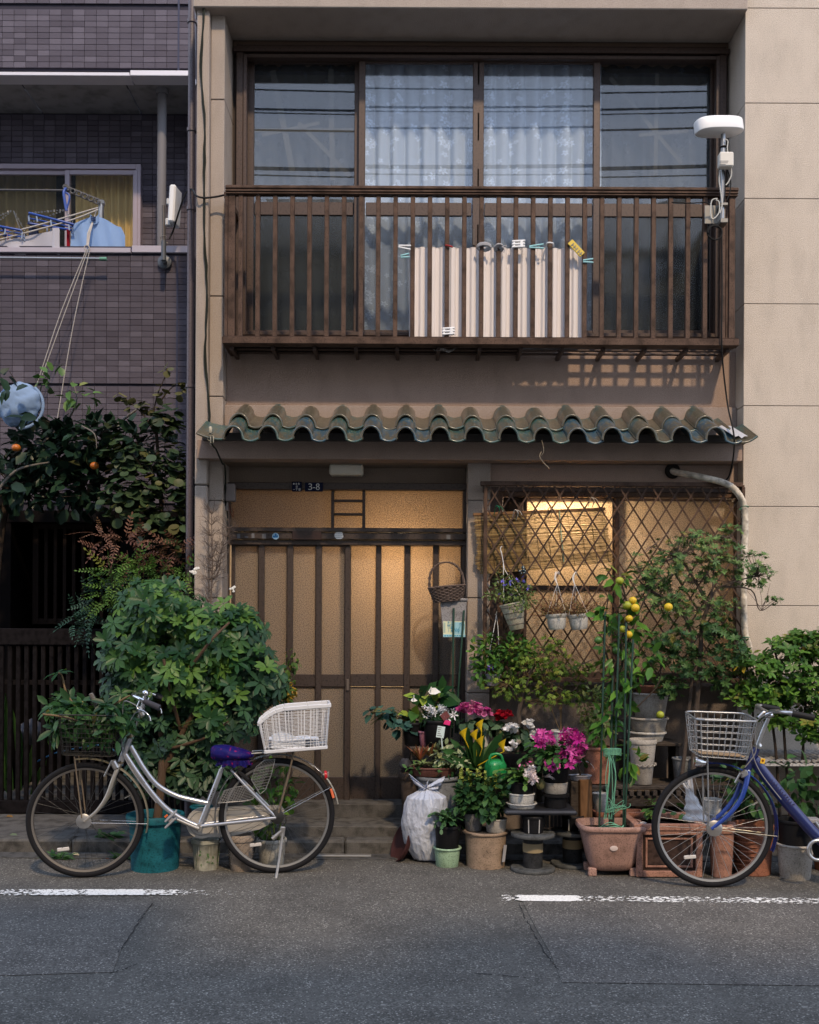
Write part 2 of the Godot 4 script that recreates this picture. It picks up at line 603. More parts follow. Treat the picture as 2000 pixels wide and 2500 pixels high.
func opposite_side():
	var w := stucco("opposite_render", Color(0.6, 0.53, 0.43), 0.3)
	var o := thing("opposite_house", "flat roofed house across the street mirrored low in the upstairs panes", "house")
	var b := MB.new()
	b.span(Vector3(-9, 0, 9.6), Vector3(1.1, 8.6, 15))
	b.span(Vector3(1.1, 0, 9.6), Vector3(9, 7.6, 15))
	part(o, "wall", b, w)
	b = MB.new()
	b.span(Vector3(-16, 0, 9.7), Vector3(-4.3, 13, 15))
	part(o, "dark_wing", b, mat("dark_render", Color(0.04, 0.036, 0.033), 0.9))
	var p := MB.new()
	p.span(Vector3(-2.6, 8.6, 10.2), Vector3(-0.9, 9.15, 12))
	part(o, "roof_shed", p, w)
	p = MB.new()
	p.span(Vector3(2.3, 7.6, 10.2), Vector3(3.6, 8.7, 12))
	part(o, "roof_shed", p, w)
	for k in 6:
		var q := MB.new()
		q.span(Vector3(-7.2 + 2.6 * k, 3.4, 9.54), Vector3(-5.8 + 2.6 * k, 4.9, 9.6))
		part(o, "window", q, mat("dark_glass", Color(0.02, 0.025, 0.03), 0.1))
	settle(o)
	var cab := mat("cable_black", Color(0.012, 0.012, 0.012), 0.6)
	var n := 0
	for c in [[190, 8.7, 0.012, 215], [250, 8.7, 0.018, 246], [255, 8.9, 0.01, 262], [303, 8.7, 0.016, 296], [398, 8.7, 0.03, 392], [408, 8.8, 0.012, 420], [455, 8.5, 0.012, 448]]:
		var y0: float = 1.5 + (1530.0 - c[0]) / FOC * (c[1] + 7.48)
		var y1: float = 1.5 + (1530.0 - c[3]) / FOC * (c[1] + 7.48)
		var pts := []
		for k in 25:
			var f := k / 24.0
			pts.append(Vector3(lerpf(-12, 12, f), lerpf(y0 + 0.5, y1 + 0.5, f) - 2.0 * f * (1 - f), c[1]))
		var m := MB.new()
		m.tube(pts, c[2], 6)
		single("overhead_cable", m, cab, ["topmost thin cable", "second thick cable", "thin cable just under the second thick one", "middle cable", "thickest bundled cable", "slack cable under the thickest bundle", "lowest thin cable"][n] + " of those mirrored in the upstairs panes", "cable", "overhead cables mirrored in the upstairs panes")
		n += 1

# ======================================================================= the tiled building on the left
func left_building():
	var o := thing("tiled_building", "apartment building with mauve grey mosaic tiles and a recessed balcony", "building")
	var zf := -1.54
	var zb := -2.25
	var grout := mat("tile_grout", Color(0.045, 0.042, 0.058), 0.95)
	var cols := []
	for k in 7:
		var f: float = [0.0, 0.18, 0.3, 0.42, 0.55, 0.75, 1.0][k]
		cols.append(mat("wall_tile_%s" % ["darkest", "dark", "dusky", "middle", "mauve", "pale", "palest"][k], Color(0.074, 0.065, 0.084).lerp(Color(0.122, 0.11, 0.138), f), 0.62, 0.0, {"tex": tx.fine_mul, "bump": tx.fine, "h": 0.18, "scale": 5.0}))
	var xl := pp(-800, 300, zf).x
	var xr := pp(470, 300, zf).x
	var ytop := pp(230, -90, zf).y
	var yu := pp(230, 171, zf).y
	var yc := pp(230, 600, zf).y
	var w := MB.new()
	w.span(Vector3(xl, yu, zf - 0.3), Vector3(xr, ytop, zf - 0.012))
	w.span(Vector3(xl, pp(0, 1245, zf).y, zf - 0.16), Vector3(xr, yc, zf - 0.012))
	var win := [pp(-200, 612, zb).x, pp(0, 660, zb).y, pp(346, 612, zb).x, pp(0, 404, zb).y]
	w.span(Vector3(xl, yc - 0.3, zb - 0.2), Vector3(xr, win[1], zb - 0.012))
	w.span(Vector3(xl, win[3], zb - 0.2), Vector3(xr, ytop, zb - 0.012))
	w.span(Vector3(win[2] - 0.02, win[1], zb - 0.2), Vector3(xr, win[3], zb - 0.012))
	w.span(Vector3(xl, win[1], zb - 0.2), Vector3(win[0], win[3], zb - 0.012))
	w.span(Vector3(xr - 0.02, 0.0, -5.0), Vector3(xr + 0.06, ytop, zf - 0.2))
	part(o, "wall", w, grout)
	var tm := MB.new()
	tm.box(Vector3.ZERO, Vector3(0.097, 0.047, 0.012), Basis.IDENTITY, 0.0015)
	var tile := tm.mesh()
	var list := []
	var joint_x := xr - 0.02 - 0.1 * roundf((xr - 0.02 - pp(431, 300, zf).x) / 0.1)
	var add := func(y0: float, y1: float, z: float, skip: Array, up: bool):
		var rows := int((y1 - y0) / 0.0497)
		for r in rows:
			var y: float = y1 - 0.0497 * (r + 0.5)
			var cnum := int((xr - xl) / 0.1)
			for c in cnum:
				var x: float = xr - 0.02 - 0.1 * (c + 0.5)
				var inside := false
				for s in skip:
					if x > s[0] - 0.04 and x < s[2] + 0.04 and y > s[1] - 0.02 and y < s[3] + 0.02:
						inside = true
				if not inside:
					list.append(Vector3(x, y, z))
	add.call(yu + 0.01, pp(0, 23, zf).y, zf, [], true)
	add.call(pp(0, 20, zf).y, ytop, zf, [], true)
	add.call(pp(0, 938, zf).y, pp(0, 622, zf).y, zf, [], true)
	add.call(pp(0, 1240, zf).y, pp(0, 942, zf).y, zf, [], true)
	add.call(pp(0, 640, zb).y, pp(0, 280, zb).y, zb, [win], false)
	var seen := []
	var rest_x := []
	var rest_c := []
	for p in list:
		var vis: bool = p.x > pp(-6, 300, p.z).x and p.x < pp(466, 300, p.z).x
		if vis and p.y > pp(0, 1100, zf).y:
			seen.append(p)
		else:
			rest_x.append(p)
	seen.sort_custom(func(a, b): return (a.z > b.z) or (a.z == b.z and (absf(a.y - 4.2) < absf(b.y - 4.2))))
	for k in seen.size():
		var p: Vector3 = seen[k]
		var tone := cols[clampi(int(absf(rng.randfn(0.0, 1.0)) * 2.4 + R(0, 2.0)), 0, 6)] as StandardMaterial3D
		if k < 298:
			var t := part(o, "wall_tile", tile, tone)
			t.position = p
			t.rotation = Vector3(R(-0.006, 0.006), R(-0.006, 0.006), R(-0.003, 0.003))
		else:
			rest_x.append(p)
	var xf := []
	for p in rest_x:
		xf.append(Transform3D(Basis.from_euler(Vector3(R(-0.006, 0.006), R(-0.006, 0.006), R(-0.003, 0.003))), p))
		var f := clampf(absf(rng.randfn(0.0, 0.55)), 0.0, 1.0)
		rest_c.append(Color(0.074, 0.065, 0.084).lerp(Color(0.122, 0.11, 0.138), f))
	scatter(o, "mosaic_tiles", tile, mat("wall_tile_many", Color.WHITE, 0.62, 0.0, {"vc": true, "bump": tx.fine, "h": 0.18, "scale": 5.0}), xf, rest_c)
	var seal := MB.new()
	seal.span(Vector3(joint_x - 0.008, pp(0, 1240, zf).y, zf - 0.012), Vector3(joint_x + 0.008, pp(0, 622, zf).y, zf + 0.0075))
	seal.span(Vector3(joint_x - 0.008, yu, zf - 0.012), Vector3(joint_x + 0.008, ytop, zf + 0.0075))
	part(o, "expansion_joint", seal, mat("sealant", Color(0.05, 0.055, 0.09), 0.7))
	var pale := mat("pale_aluminium", Color(0.42, 0.385, 0.44), 0.4, 0.3)
	for e in [[-800, 316], [318, 470]]:
		var m := MB.new()
		var a := pp(e[0], 171, zf + 0.05)
		var b := pp(e[1], 185, zf + 0.05)
		m.span(Vector3(a.x, b.y, zf - 0.1), Vector3(b.x, a.y, zf + 0.05), 0.003)
		part(o, "drip_edge", m, mat("drip_white", Color(0.62, 0.6, 0.64), 0.4, 0.2))
	var sof := mat("soffit_board", Color(0.30, 0.29, 0.285), 0.9, 0.0, {"tex": tx.soft, "scale": 1.0})
	var sx := [xl, pp(-120, 185, zf).x, pp(28, 185, zf).x, pp(290, 185, zf).x, xr]
	for k in 4:
		var m := MB.new()
		m.box(Vector3((sx[k] + sx[k + 1]) / 2, yu + 0.005, (zf + zb) / 2 - 0.03), Vector3(sx[k + 1] - sx[k] - 0.012, 0.02, zf - zb + 0.0), Basis.IDENTITY, 0.002)
		part(o, "soffit_board", m, sof)
	for e in [[-800, 319], [322, 470]]:
		var m := MB.new()
		var a := pp(e[0], 599, zf + 0.03)
		var b := pp(e[1], 617, zf + 0.03)
		m.span(Vector3(a.x, b.y, zf - 0.2), Vector3(b.x, a.y, zf + 0.03), 0.004)
		part(o, "balcony_coping", m, pale)
	var ps := MB.new()
	var zp := zf - 0.3
	var pb := pp(394, 640, zp)
	var ptop := yu
	ps.tube([Vector3(pb.x, pb.y, zp), Vector3(pb.x, ptop, zp)], 11.0 * sc(zp), 18)
	ps.tube([Vector3(pb.x, ptop - 0.05, zp), Vector3(pb.x, ptop, zp)], 15.0 * sc(zp), 18)
	part(o, "downpipe", ps, mat("grey_vinyl", Color(0.17, 0.165, 0.175), 0.5))
	var fl := MB.new()
	fl.span(Vector3(xl, pp(0, 700, zf).y - 0.1, zb), Vector3(xr, pp(0, 700, zf).y, zf - 0.16))
	part(o, "balcony_floor", fl, sof)
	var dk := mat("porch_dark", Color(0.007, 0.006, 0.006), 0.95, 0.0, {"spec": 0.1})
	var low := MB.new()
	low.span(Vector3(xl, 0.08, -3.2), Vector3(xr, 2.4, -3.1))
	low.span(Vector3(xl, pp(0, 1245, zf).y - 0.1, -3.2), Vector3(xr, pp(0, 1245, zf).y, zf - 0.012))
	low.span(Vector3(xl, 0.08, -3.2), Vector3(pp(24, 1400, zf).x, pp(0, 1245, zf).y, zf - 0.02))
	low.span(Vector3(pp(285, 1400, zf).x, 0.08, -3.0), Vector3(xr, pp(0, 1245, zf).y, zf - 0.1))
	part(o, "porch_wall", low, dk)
	var scn := part(o, "entrance_screen", _frame(pp(82, 1278, -1.7), pp(285, 1525, -1.7), 0.05, 0.04), mat("screen_brown", Color(0.017, 0.012, 0.01), 0.85, 0.0, {"spec": 0.15}))
	for k in 9:
		var m := MB.new()
		var x := pp(92 + 22.5 * k, 1400, -1.7).x
		m.box(Vector3(x, (pp(0, 1278, -1.7).y + pp(0, 1525, -1.7).y) / 2, -1.69), Vector3(0.028, pp(0, 1278, -1.7).y - pp(0, 1525, -1.7).y - 0.06, 0.025))
		part(scn, "slat", m, mats.screen_brown)
	var zw := zb + 0.03
	var wf := MB.new()
	frame_into(wf, pp(-200, 403, zw), pp(346, 640, zw), 0.045, 0.09)
	var wo := part(o, "window", wf, mat("mauve_frame", Color(0.33, 0.285, 0.335), 0.45, 0.2))
	var s1 := MB.new()
	frame_into(s1, pp(-110, 416, zw), pp(172, 650, zw), 0.04, 0.03)
	part(wo, "sash", s1, mats.mauve_frame)
	var s2 := MB.new()
	frame_into(s2, pp(160, 416, zw + 0.035), pp(336, 650, zw + 0.035), 0.042, 0.03)
	part(wo, "sash", s2, mats.mauve_frame)
	var glass := glass_mat("window_glass", 0.015)
	for e in [[-106, 166, 0.0], [172, 326, 0.035]]:
		var m := MB.new()
		var a := pp(e[0], 425, zw + e[2])
		var b := pp(e[1], 655, zw + e[2])
		m.span(Vector3(a.x, b.y, zw + e[2] - 0.003), Vector3(b.x, a.y, zw + e[2] + 0.003))
		part(wo, "pane", m, glass)
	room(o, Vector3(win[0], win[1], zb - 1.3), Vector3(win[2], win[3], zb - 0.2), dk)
	settle(o)
	var cu := MB.new()
	cu.grid(90, 6, func(u: float, v: float): return Vector3(lerpf(pp(176, 500, zb).x, pp(340, 500, zb).x, u), lerpf(pp(0, 690, zb).y, pp(0, 410, zb).y, v), zb - 0.1 + 0.018 * sin(u * 60.0) + 0.006 * sin(u * 23.0 + v)))
	single("window_curtain", cu, mat("ochre_cloth", Color(0.6, 0.44, 0.17), 0.9, 0.0, {"tex": tx.fine_mul, "scale": 4.0}), "yellowish curtain behind the right sash of the tiled building's window", "curtain")
	cu = MB.new()
	cu.grid(120, 6, func(u: float, v: float): return Vector3(lerpf(pp(-150, 500, zb).x, pp(126, 500, zb).x, u), lerpf(pp(0, 690, zb).y, pp(0, 410, zb).y, v), zb - 0.13 + 0.02 * sin(u * 70.0) + 0.006 * sin(u * 23.0 + v)))
	single("window_curtain", cu, mat("olive_cloth", Color(0.2, 0.15, 0.06), 0.9, 0.0, {"tex": tx.fine_mul, "scale": 4.0}), "dark olive curtain behind the left sash above the hanging laundry", "curtain")
	var dp := thing("rainwater_pipe", "dark brown vertical rainwater pipe between the two buildings", "drainpipe")
	var zd := -0.35
	var d := MB.new()
	var px := pp(466, 700, zd).x
	d.tube([Vector3(px, 0.1, zd), Vector3(px, 6.2, zd)], 9.0 * sc(zd), 16)
	part(dp, "pipe", d, mat("pipe_brown", Color(0.085, 0.068, 0.08), 0.45, 0.0, {"tex": tx.scratch, "scale": 2.0}))
	for y in [53, 318, 510, 943]:
		var m := MB.new()
		var yy := pp(466, y, zd).y
		m.tube([Vector3(px, yy - 0.012, zd), Vector3(px, yy + 0.012, zd)], 11.5 * sc(zd), 16)
		m.box(Vector3(px + 0.03, yy, zd - 0.05), Vector3(0.012, 0.02, 0.12))
		part(dp, "clamp", m, mats.pipe_brown)
	settle(dp)

func _frame(a: Vector3, b: Vector3, w: float, d: float) -> MB:
	var m := MB.new()
	frame_into(m, a, b, w, d)
	return m
func frame_into(m: MB, a: Vector3, b: Vector3, w: float, d: float):
	var x0 := minf(a.x, b.x)
	var x1 := maxf(a.x, b.x)
	var y0 := minf(a.y, b.y)
	var y1 := maxf(a.y, b.y)
	var z := a.z
	m.box(Vector3(x0 + w / 2, (y0 + y1) / 2, z), Vector3(w, y1 - y0, d), Basis.IDENTITY, minf(0.003, d * 0.2))
	m.box(Vector3(x1 - w / 2, (y0 + y1) / 2, z), Vector3(w, y1 - y0, d), Basis.IDENTITY, minf(0.003, d * 0.2))
	for y in [y0 + w / 2, y1 - w / 2]:
		m.box(Vector3((x0 + x1) / 2, y, z), Vector3(x1 - x0 - 2 * w, w, d - 0.004), Basis.IDENTITY, minf(0.003, d * 0.2))
func glass_mat(key: String, alpha := 0.06, rough := 0.0) -> StandardMaterial3D:
	if mats.has(key):
		return mats[key]
	var m := StandardMaterial3D.new()
	m.resource_name = key
	m.albedo_color = Color(0.75, 0.8, 0.85, alpha)
	m.transparency = BaseMaterial3D.TRANSPARENCY_ALPHA
	m.roughness = rough
	m.metallic_specular = 0.5
	mats[key] = m
	return m

# ======================================================================= the house
func house():
	var o := thing("house", "old two storey house with beige stucco, brown balcony railing and green tiled eave", "house")
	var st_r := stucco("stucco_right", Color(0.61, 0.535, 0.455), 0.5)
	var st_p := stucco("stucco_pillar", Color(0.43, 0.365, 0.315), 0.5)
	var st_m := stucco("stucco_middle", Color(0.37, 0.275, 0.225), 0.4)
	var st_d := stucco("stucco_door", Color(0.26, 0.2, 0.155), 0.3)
	var joint := mat("joint_dark", Color(0.12, 0.10, 0.088), 0.95)
	var brown := mat("bronze_frame", Color(0.06, 0.037, 0.029), 0.45, 0.2, {"tex": tx.scratch, "scale": 2.0})
	var railm := mat("bronze_rail", Color(0.105, 0.066, 0.049), 0.5, 0.15, {"tex": tx.scratch, "scale": 2.6, "stain": tx.streak, "sscale": 0.9})
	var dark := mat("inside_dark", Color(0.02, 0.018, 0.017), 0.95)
	var xs := pp(478, 700, 0.06).x
	var xm := pp(508, 700, 0.06).x
	var xi := pp(546, 700, 0.0).x
	var ytop := pp(0, -90, 0.0).y
	var m := MB.new()
	m.span(Vector3(xs, pp(0, 1180, 0.06).y, -5.0), Vector3(xm, pp(0, 11, 0.06).y, 0.06), 0.006)
	part(o, "pillar_strip", m, st_p)
	m = MB.new()
	m.span(Vector3(xs, 0.08, -5.0), Vector3(xm, pp(0, 1183, 0.06).y, 0.058), 0.006)
	part(o, "pillar_strip", m, st_p)
	m = MB.new()
	m.span(Vector3(xm - 0.01, 0.08, -0.62), Vector3(xi - 0.008, pp(0, 16, 0).y, -0.008))
	part(o, "pillar_core", m, joint)
	var jy := [16, 243, 723, 968, 1222, 1460, 1700, 1990]
	for k in jy.size() - 1:
		m = MB.new()
		m.span(Vector3(xm + 0.001, pp(520, jy[k + 1], 0).y + 0.003, -0.61), Vector3(xi, pp(520, jy[k], 0).y - 0.003, 0.0), 0.004)
		part(o, "pillar_panel", m, st_p)
	var xw := pp(1817, 700, 0.05).x
	m = MB.new()
	m.span(Vector3(xw + 0.008, 0.08, -0.6), Vector3(7.0, ytop, 0.042))
	part(o, "wall_core", m, joint)
	jy = [-180, 20, 252, 485, 742, 991, 1237, 1479, 1720, 1990]
	for k in jy.size() - 1:
		m = MB.new()
		m.span(Vector3(xw, pp(1900, jy[k + 1], 0.05).y + 0.0018, -0.55), Vector3(6.99, pp(1900, jy[k], 0.05).y - 0.0018, 0.05), 0.003)
		part(o, "wall_panel", m, st_r)
	m = MB.new()
	m.span(Vector3(xs - 0.02, pp(0, 14, 0.1).y, -0.3), Vector3(xw + 0.0, ytop, 0.1), 0.006)
	part(o, "top_beam", m, st_p)
	m = MB.new()
	m.span(Vector3(xi, pp(0, 17, 0.06).y, -0.6), Vector3(xw + 0.002, pp(0, 17, 0.06).y + 0.1, -0.3))
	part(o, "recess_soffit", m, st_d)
	var zr := -0.32
	m = MB.new()
	m.span(Vector3(xi, pp(0, 117, zr).y, zr - 0.3), Vector3(xw, pp(0, 10, zr).y, zr), 0.004)
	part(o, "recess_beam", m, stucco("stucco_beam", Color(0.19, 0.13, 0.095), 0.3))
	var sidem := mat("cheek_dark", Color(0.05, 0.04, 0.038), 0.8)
	for e in [[xi - 0.02, pp(582, 400, zr).x], [pp(1764, 400, zr).x, xw + 0.01]]:
		m = MB.new()
		m.span(Vector3(e[0], pp(0, 880, zr).y, zr - 0.25), Vector3(e[1], pp(0, 117, zr).y - 0.002, zr - 0.03))
		part(o, "window_cheek", m, sidem)
	var zm := -0.12
	m = MB.new()
	m.span(Vector3(xi, pp(0, 986, zm).y, zm - 0.3), Vector3(xw, pp(0, 850, zm).y, zm), 0.003)
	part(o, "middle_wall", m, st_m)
	m = MB.new()
	m.span(Vector3(xi - 0.1, pp(0, 1075, zm).y, zm - 0.3), Vector3(xw, pp(0, 988, zm).y, zm + 0.035), 0.004)
	part(o, "wall_flashing", m, stucco("stucco_flash", Color(0.37, 0.3, 0.265), 0.5))
	var zd := -0.26
	m = MB.new()
	m.span(Vector3(xi - 0.02, pp(0, 1181, zd).y, zd - 0.2), Vector3(pp(1142, 1150, -0.03).x, pp(0, 1110, zd).y, zd), 0.003)
	part(o, "door_head_wall", m, st_d)
	var xc0 := pp(1141, 1500, -0.03).x
	var xc1 := pp(1196, 1500, -0.03).x
	jy = [1120, 1222, 1460, 1692, 1990]
	m = MB.new()
	m.span(Vector3(xc0 + 0.006, 0.08, -0.4), Vector3(xc1 - 0.001, pp(0, 1125, -0.03).y, -0.038))
	part(o, "column_core", m, joint)
	for k in jy.size() - 1:
		m = MB.new()
		m.span(Vector3(xc0, pp(1170, jy[k + 1], -0.03).y + 0.003, -0.39), Vector3(xc1, pp(1170, jy[k], -0.03).y - 0.003, -0.03), 0.004)
		part(o, "column_panel", m, st_p)
	var zw := -0.06
	var xq := pp(1816, 1400, zw).x
	m = MB.new()
	m.span(Vector3(xc1, pp(0, 1183, zw).y, zw - 0.2), Vector3(xw + 0.0, pp(0, 1110, zw).y, zw), 0.003)
	part(o, "window_head_wall", m, st_m)
	m = MB.new()
	m.span(Vector3(xc1, 0.08, zw - 0.2), Vector3(xw + 0.0, pp(0, 1655, zw).y, zw), 0.003)
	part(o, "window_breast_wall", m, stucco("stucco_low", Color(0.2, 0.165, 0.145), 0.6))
	var zf := 0.12
	var xf1 := pp(1813, 1100, zf).x
	m = MB.new()
	m.span(Vector3(pp(481, 1100, zf).x, pp(1000, 1122, zf).y, zf - 0.14), Vector3(xf1, pp(1000, 1075, zf).y, zf), 0.004)
	part(o, "eave_fascia", m, st_m)
	m = MB.new()
	m.span(Vector3(xi, pp(0, 1120, zf).y + 0.01, -0.42), Vector3(xf1, pp(0, 1120, zf).y + 0.06, zf - 0.14))
	part(o, "eave_soffit", m, st_d)
	eave_tiles(o)
	balcony(o, railm)
	upstairs_window(o, brown)
	door(o, brown)
	kitchen_window(o, railm)
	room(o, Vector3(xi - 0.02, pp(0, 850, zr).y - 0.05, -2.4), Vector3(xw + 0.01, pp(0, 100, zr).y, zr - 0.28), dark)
	room(o, Vector3(xi - 0.02, 0.1, -2.0), Vector3(xc0 + 0.1, pp(0, 1150, zd).y, zd - 0.2), mat("hall_wall", Color(0.32, 0.25, 0.17), 0.9))
	room(o, Vector3(xc0 + 0.16, 0.1, -1.9), Vector3(xw + 0.06, pp(0, 1150, zd).y, zw - 0.2), mat("kitchen_wall", Color(0.35, 0.28, 0.2), 0.9))
	settle(o)

func room(o: Node3D, a: Vector3, b: Vector3, m: Material):
	var q := MB.new()
	var t := 0.06
	q.span(Vector3(a.x - t, a.y - t, a.z - t), Vector3(b.x + t, b.y + t, a.z))
	q.span(Vector3(a.x - t, a.y - t, a.z), Vector3(a.x, b.y + t, b.z))
	q.span(Vector3(b.x, a.y - t, a.z), Vector3(b.x + t, b.y + t, b.z))
	q.span(Vector3(a.x, a.y - t, a.z), Vector3(b.x, a.y, b.z))
	q.span(Vector3(a.x, b.y, a.z), Vector3(b.x, b.y + t, b.z))
	part(o, "room_wall", q, m)

func eave_tiles(o: Node3D):
	var kinds := []
	for k in 5:
		var im := Image.create(128, 128, false, Image.FORMAT_RGBA8)
		var nf := FastNoiseLite.new()
		nf.seed = 300 + k
		nf.frequency = 0.03
		nf.fractal_octaves = 5
		for y in 128:
			for x in 128:
				var v := 1.0 - y / 127.0
				var g := nf.get_noise_2d(x * 1.5, y)
				var f := nf.get_noise_2d(x * 3.0 + 300, y * 2.0)
				var c := Color(0.035, 0.10, 0.12).lerp(Color(0.05, 0.13, 0.09), clampf(0.5 + g * 1.6, 0, 1))
				if k == 2: c = c.lerp(Color(0.02, 0.09, 0.19), 0.6)
				c = c.lerp(Color(0.105, 0.092, 0.06), clampf((v - [0.42, 0.32, 0.45, 0.14, -0.6][k]) * 2.6 + g * 1.7, 0, 1))
				c = c.lerp(Color(0.2, 0.18, 0.11), clampf(f * 3.2 - 0.55, 0, 0.75))
				if nf.get_noise_2d(x * 6.0, y * 2.4 + 800) > 0.44: c = c.lerp(Color(0.55, 0.54, 0.42), 0.65)
				im.set_pixel(x, y, (c * 0.6).linear_to_srgb())
		var tm := mat("glazed_tile_%s" % ["teal", "green", "blue", "worn", "brown"][k], Color.WHITE, 0.3, 0.0, {"tex": ImageTexture.create_from_image(im), "coat": 0.35})
		tm.texture_repeat = false
		kinds.append(tm)
	var roof := part(o, "pent_roof", MB_box(Vector3(-1.42, pp(0, 1075, 0.1).y, -0.14), Vector3(2.3, pp(0, 1068, 0.1).y + 0.03, 0.16)), mat("roof_bed", Color(0.08, 0.07, 0.065), 0.95))
	var pitch := 84.1 * sc(0.40)
	var x0 := pp(547, 1080, 0.40).x
	var prof := func(t: float, kind: int) -> Vector2:
		if kind < 0: return Vector2(t, -0.016 + 0.05 * pow(1.0 - t, 2.0))
		if kind > 14: return Vector2(t, -0.016 + 0.05 * pow(t, 2.0))
		if t < 0.62:
			var a := PI * t / 0.62
			return Vector2(0.275 * (1.0 - cos(a)), 0.082 * sin(a))
		var q := (t - 0.62) / 0.38
		return Vector2(0.55 + 0.45 * q, -0.017 * sin(PI * q))
	for course in 2:
		var zl := 0.40 if course == 0 else 0.17
		var yl := pp(1000, 1078, 0.40).y if course == 0 else pp(1000, 1048, 0.17).y
		var zu := zl - 0.30
		var yu := yl + 0.30 * 0.5
		for k in range(-1, 16):
			if course == 1 and (k < 0 or k > 14):
				continue
			var xa := x0 + pitch * (k - 0.015)
			var wd := pitch * 1.03
			if k == 15: wd = pitch * 0.48
			if k == -1:
				xa = pp(481, 1080, 0.40).x
				wd = x0 - xa
			var tw := R(-0.007, 0.007)
			var dz := R(-0.009, 0.009)
			var dy := R(-0.005, 0.005)
			var tl := R(-0.012, 0.012)
			var at := func(t: float, v: float, up: float) -> Vector3:
				var q: Vector2 = prof.call(t, k)
				return Vector3(xa + wd * q.x + tw * v, lerpf(yl, yu, v) + q.y * (1.0 - 0.12 * v) + up + dy + 0.008 * (1.0 - v) + tl * (q.x - 0.5), lerpf(zl + dz, zu, v))
			var m := MB.new()
			m.grid(24, 6, func(u: float, v: float): return at.call(u, v, 0.014))
			m.grid(24, 6, func(u: float, v: float): return at.call(u, v, 0.0) + Vector3(0, 0, 0.003), true)
			var nose := []
			for j in 25: nose.append(at.call(j / 24.0, 0.0, 0.007))
			m.tube(nose, 0.0085, 6)
			for e in [0.0, 1.0]:
				var edge := []
				for j in 7: edge.append(at.call(e, j / 6.0, 0.007))
				m.tube(edge, 0.0068, 5)
			part(roof, "roof_tile", m, kinds[[0, 1, 0, 2, 1, 3, 0, 2, 3][rng.randi() % 9] if course == 0 else [3, 4, 4, 4, 3][rng.randi() % 5]])
	var fl := MB.new()
	var yq := pp(1795, 1060, 0.2).y
	fl.grid(4, 4, func(u: float, v: float): return Vector3(lerpf(pp(1782, 0, 0.3).x, pp(1812, 0, 0.3).x, u) + 0.03 * (1 - v), yq + 0.12 * v + 0.01 * sin(u * 9.0) - 0.05, 0.37 - 0.26 * v))
	part(roof, "lead_flashing", fl, mat("lead_white", Color(0.5, 0.5, 0.52), 0.5, 0.3))

func MB_box(a: Vector3, b: Vector3) -> MB:
	var m := MB.new()
	m.span(a, b)
	return m

func balcony(o: Node3D, mt: Material):
	var z := 0.16
	var bl := part(o, "balcony_railing", _top_rail(z), mt)
	var m := MB.new()
	var a := pp(546, 822, z)
	var b := pp(1799, 848, z)
	m.span(Vector3(a.x, b.y + 0.05, z - 0.03), Vector3(b.x, a.y, z + 0.03), 0.003)
	m.span(Vector3(a.x - 0.004, b.y, z - 0.03), Vector3(b.x + 0.004, b.y + 0.047, z + 0.04), 0.003)
	part(bl, "bottom_rail", m, mt)
	var yb := pp(1000, 824, z).y
	var yt := pp(1000, 478, z).y
	var xs := []
	for k in 28:
		xs.append([588.0 + 41.95 * k, 11.0])
	xs.append([566.0, 17.0])
	xs.append([553.0, 8.0])
	xs.append([1764.0, 12.0])
	xs.append([1786.0, 15.0])
	for e in xs:
		var q := MB.new()
		var x := pp(e[0], 650, z).x
		q.box(Vector3(x, (yb + yt) / 2, z), Vector3(e[1] * sc(z), yt - yb, 0.03), Basis.IDENTITY, 0.003)
		part(bl, "baluster", q, mt)
	for px in [552, 1793]:
		for yy in [[470, 14], [832, 20]]:
			var q := MB.new()
			var p := pp(px, yy[0], z)
			q.span(Vector3(p.x - 0.02, p.y - yy[1] * sc(z) / 2, -0.3), Vector3(p.x + 0.02, p.y + yy[1] * sc(z) / 2, z - 0.03), 0.002)
			part(bl, "side_rail", q, mt)
		for k in 2:
			var q := MB.new()
			var x := pp(px, 600, z).x
			q.box(Vector3(x, (yb + yt) / 2, z - 0.15 - 0.13 * k), Vector3(0.03, yt - yb, 0.03), Basis.IDENTITY, 0.003)
			part(bl, "baluster", q, mt)
	var yf := pp(1000, 853, 0.0).y - 0.012
	var bd := MB.new()
	bd.span(Vector3(a.x + 0.02, yf + 0.016, -0.28), Vector3(pp(1270, 0, 0).x, yf + 0.022, 0.12), 0.001)
	part(bl, "floor_board", bd, mats.bronze_frame)
	for k in 5:
		var q := MB.new()
		var zz := 0.10 - 0.09 * k
		q.span(Vector3(a.x, yf, zz - 0.016), Vector3(b.x, yf + 0.012, zz + 0.016), 0.002)
		part(bl, "floor_slat", q, mats.bronze_frame)
	for k in 13:
		var q := MB.new()
		var x := lerpf(a.x + 0.05, b.x - 0.05, k / 12.0)
		q.span(Vector3(x - 0.012, yf - 0.034, -0.3), Vector3(x + 0.012, yf - 0.003, z - 0.032), 0.002)
		part(bl, "joist", q, mats.bronze_frame)

func _top_rail(z: float) -> MB:
	var m := MB.new()
	var a := pp(552, 457, z)
	var b := pp(1800, 480, z)
	var ya := pp(1000, 459, z).y
	var yb := pp(1000, 479, z).y
	m.span(Vector3(a.x, (ya + yb) / 2 + 0.003, z - 0.04), Vector3(b.x, ya, z + 0.04), 0.006)
	m.span(Vector3(a.x + 0.002, yb + 0.014, z - 0.03), Vector3(b.x - 0.002, (ya + yb) / 2, z + 0.036), 0.003)
	m.span(Vector3(a.x + 0.004, yb, z - 0.025), Vector3(b.x - 0.004, yb + 0.011, z + 0.03), 0.003)
	return m

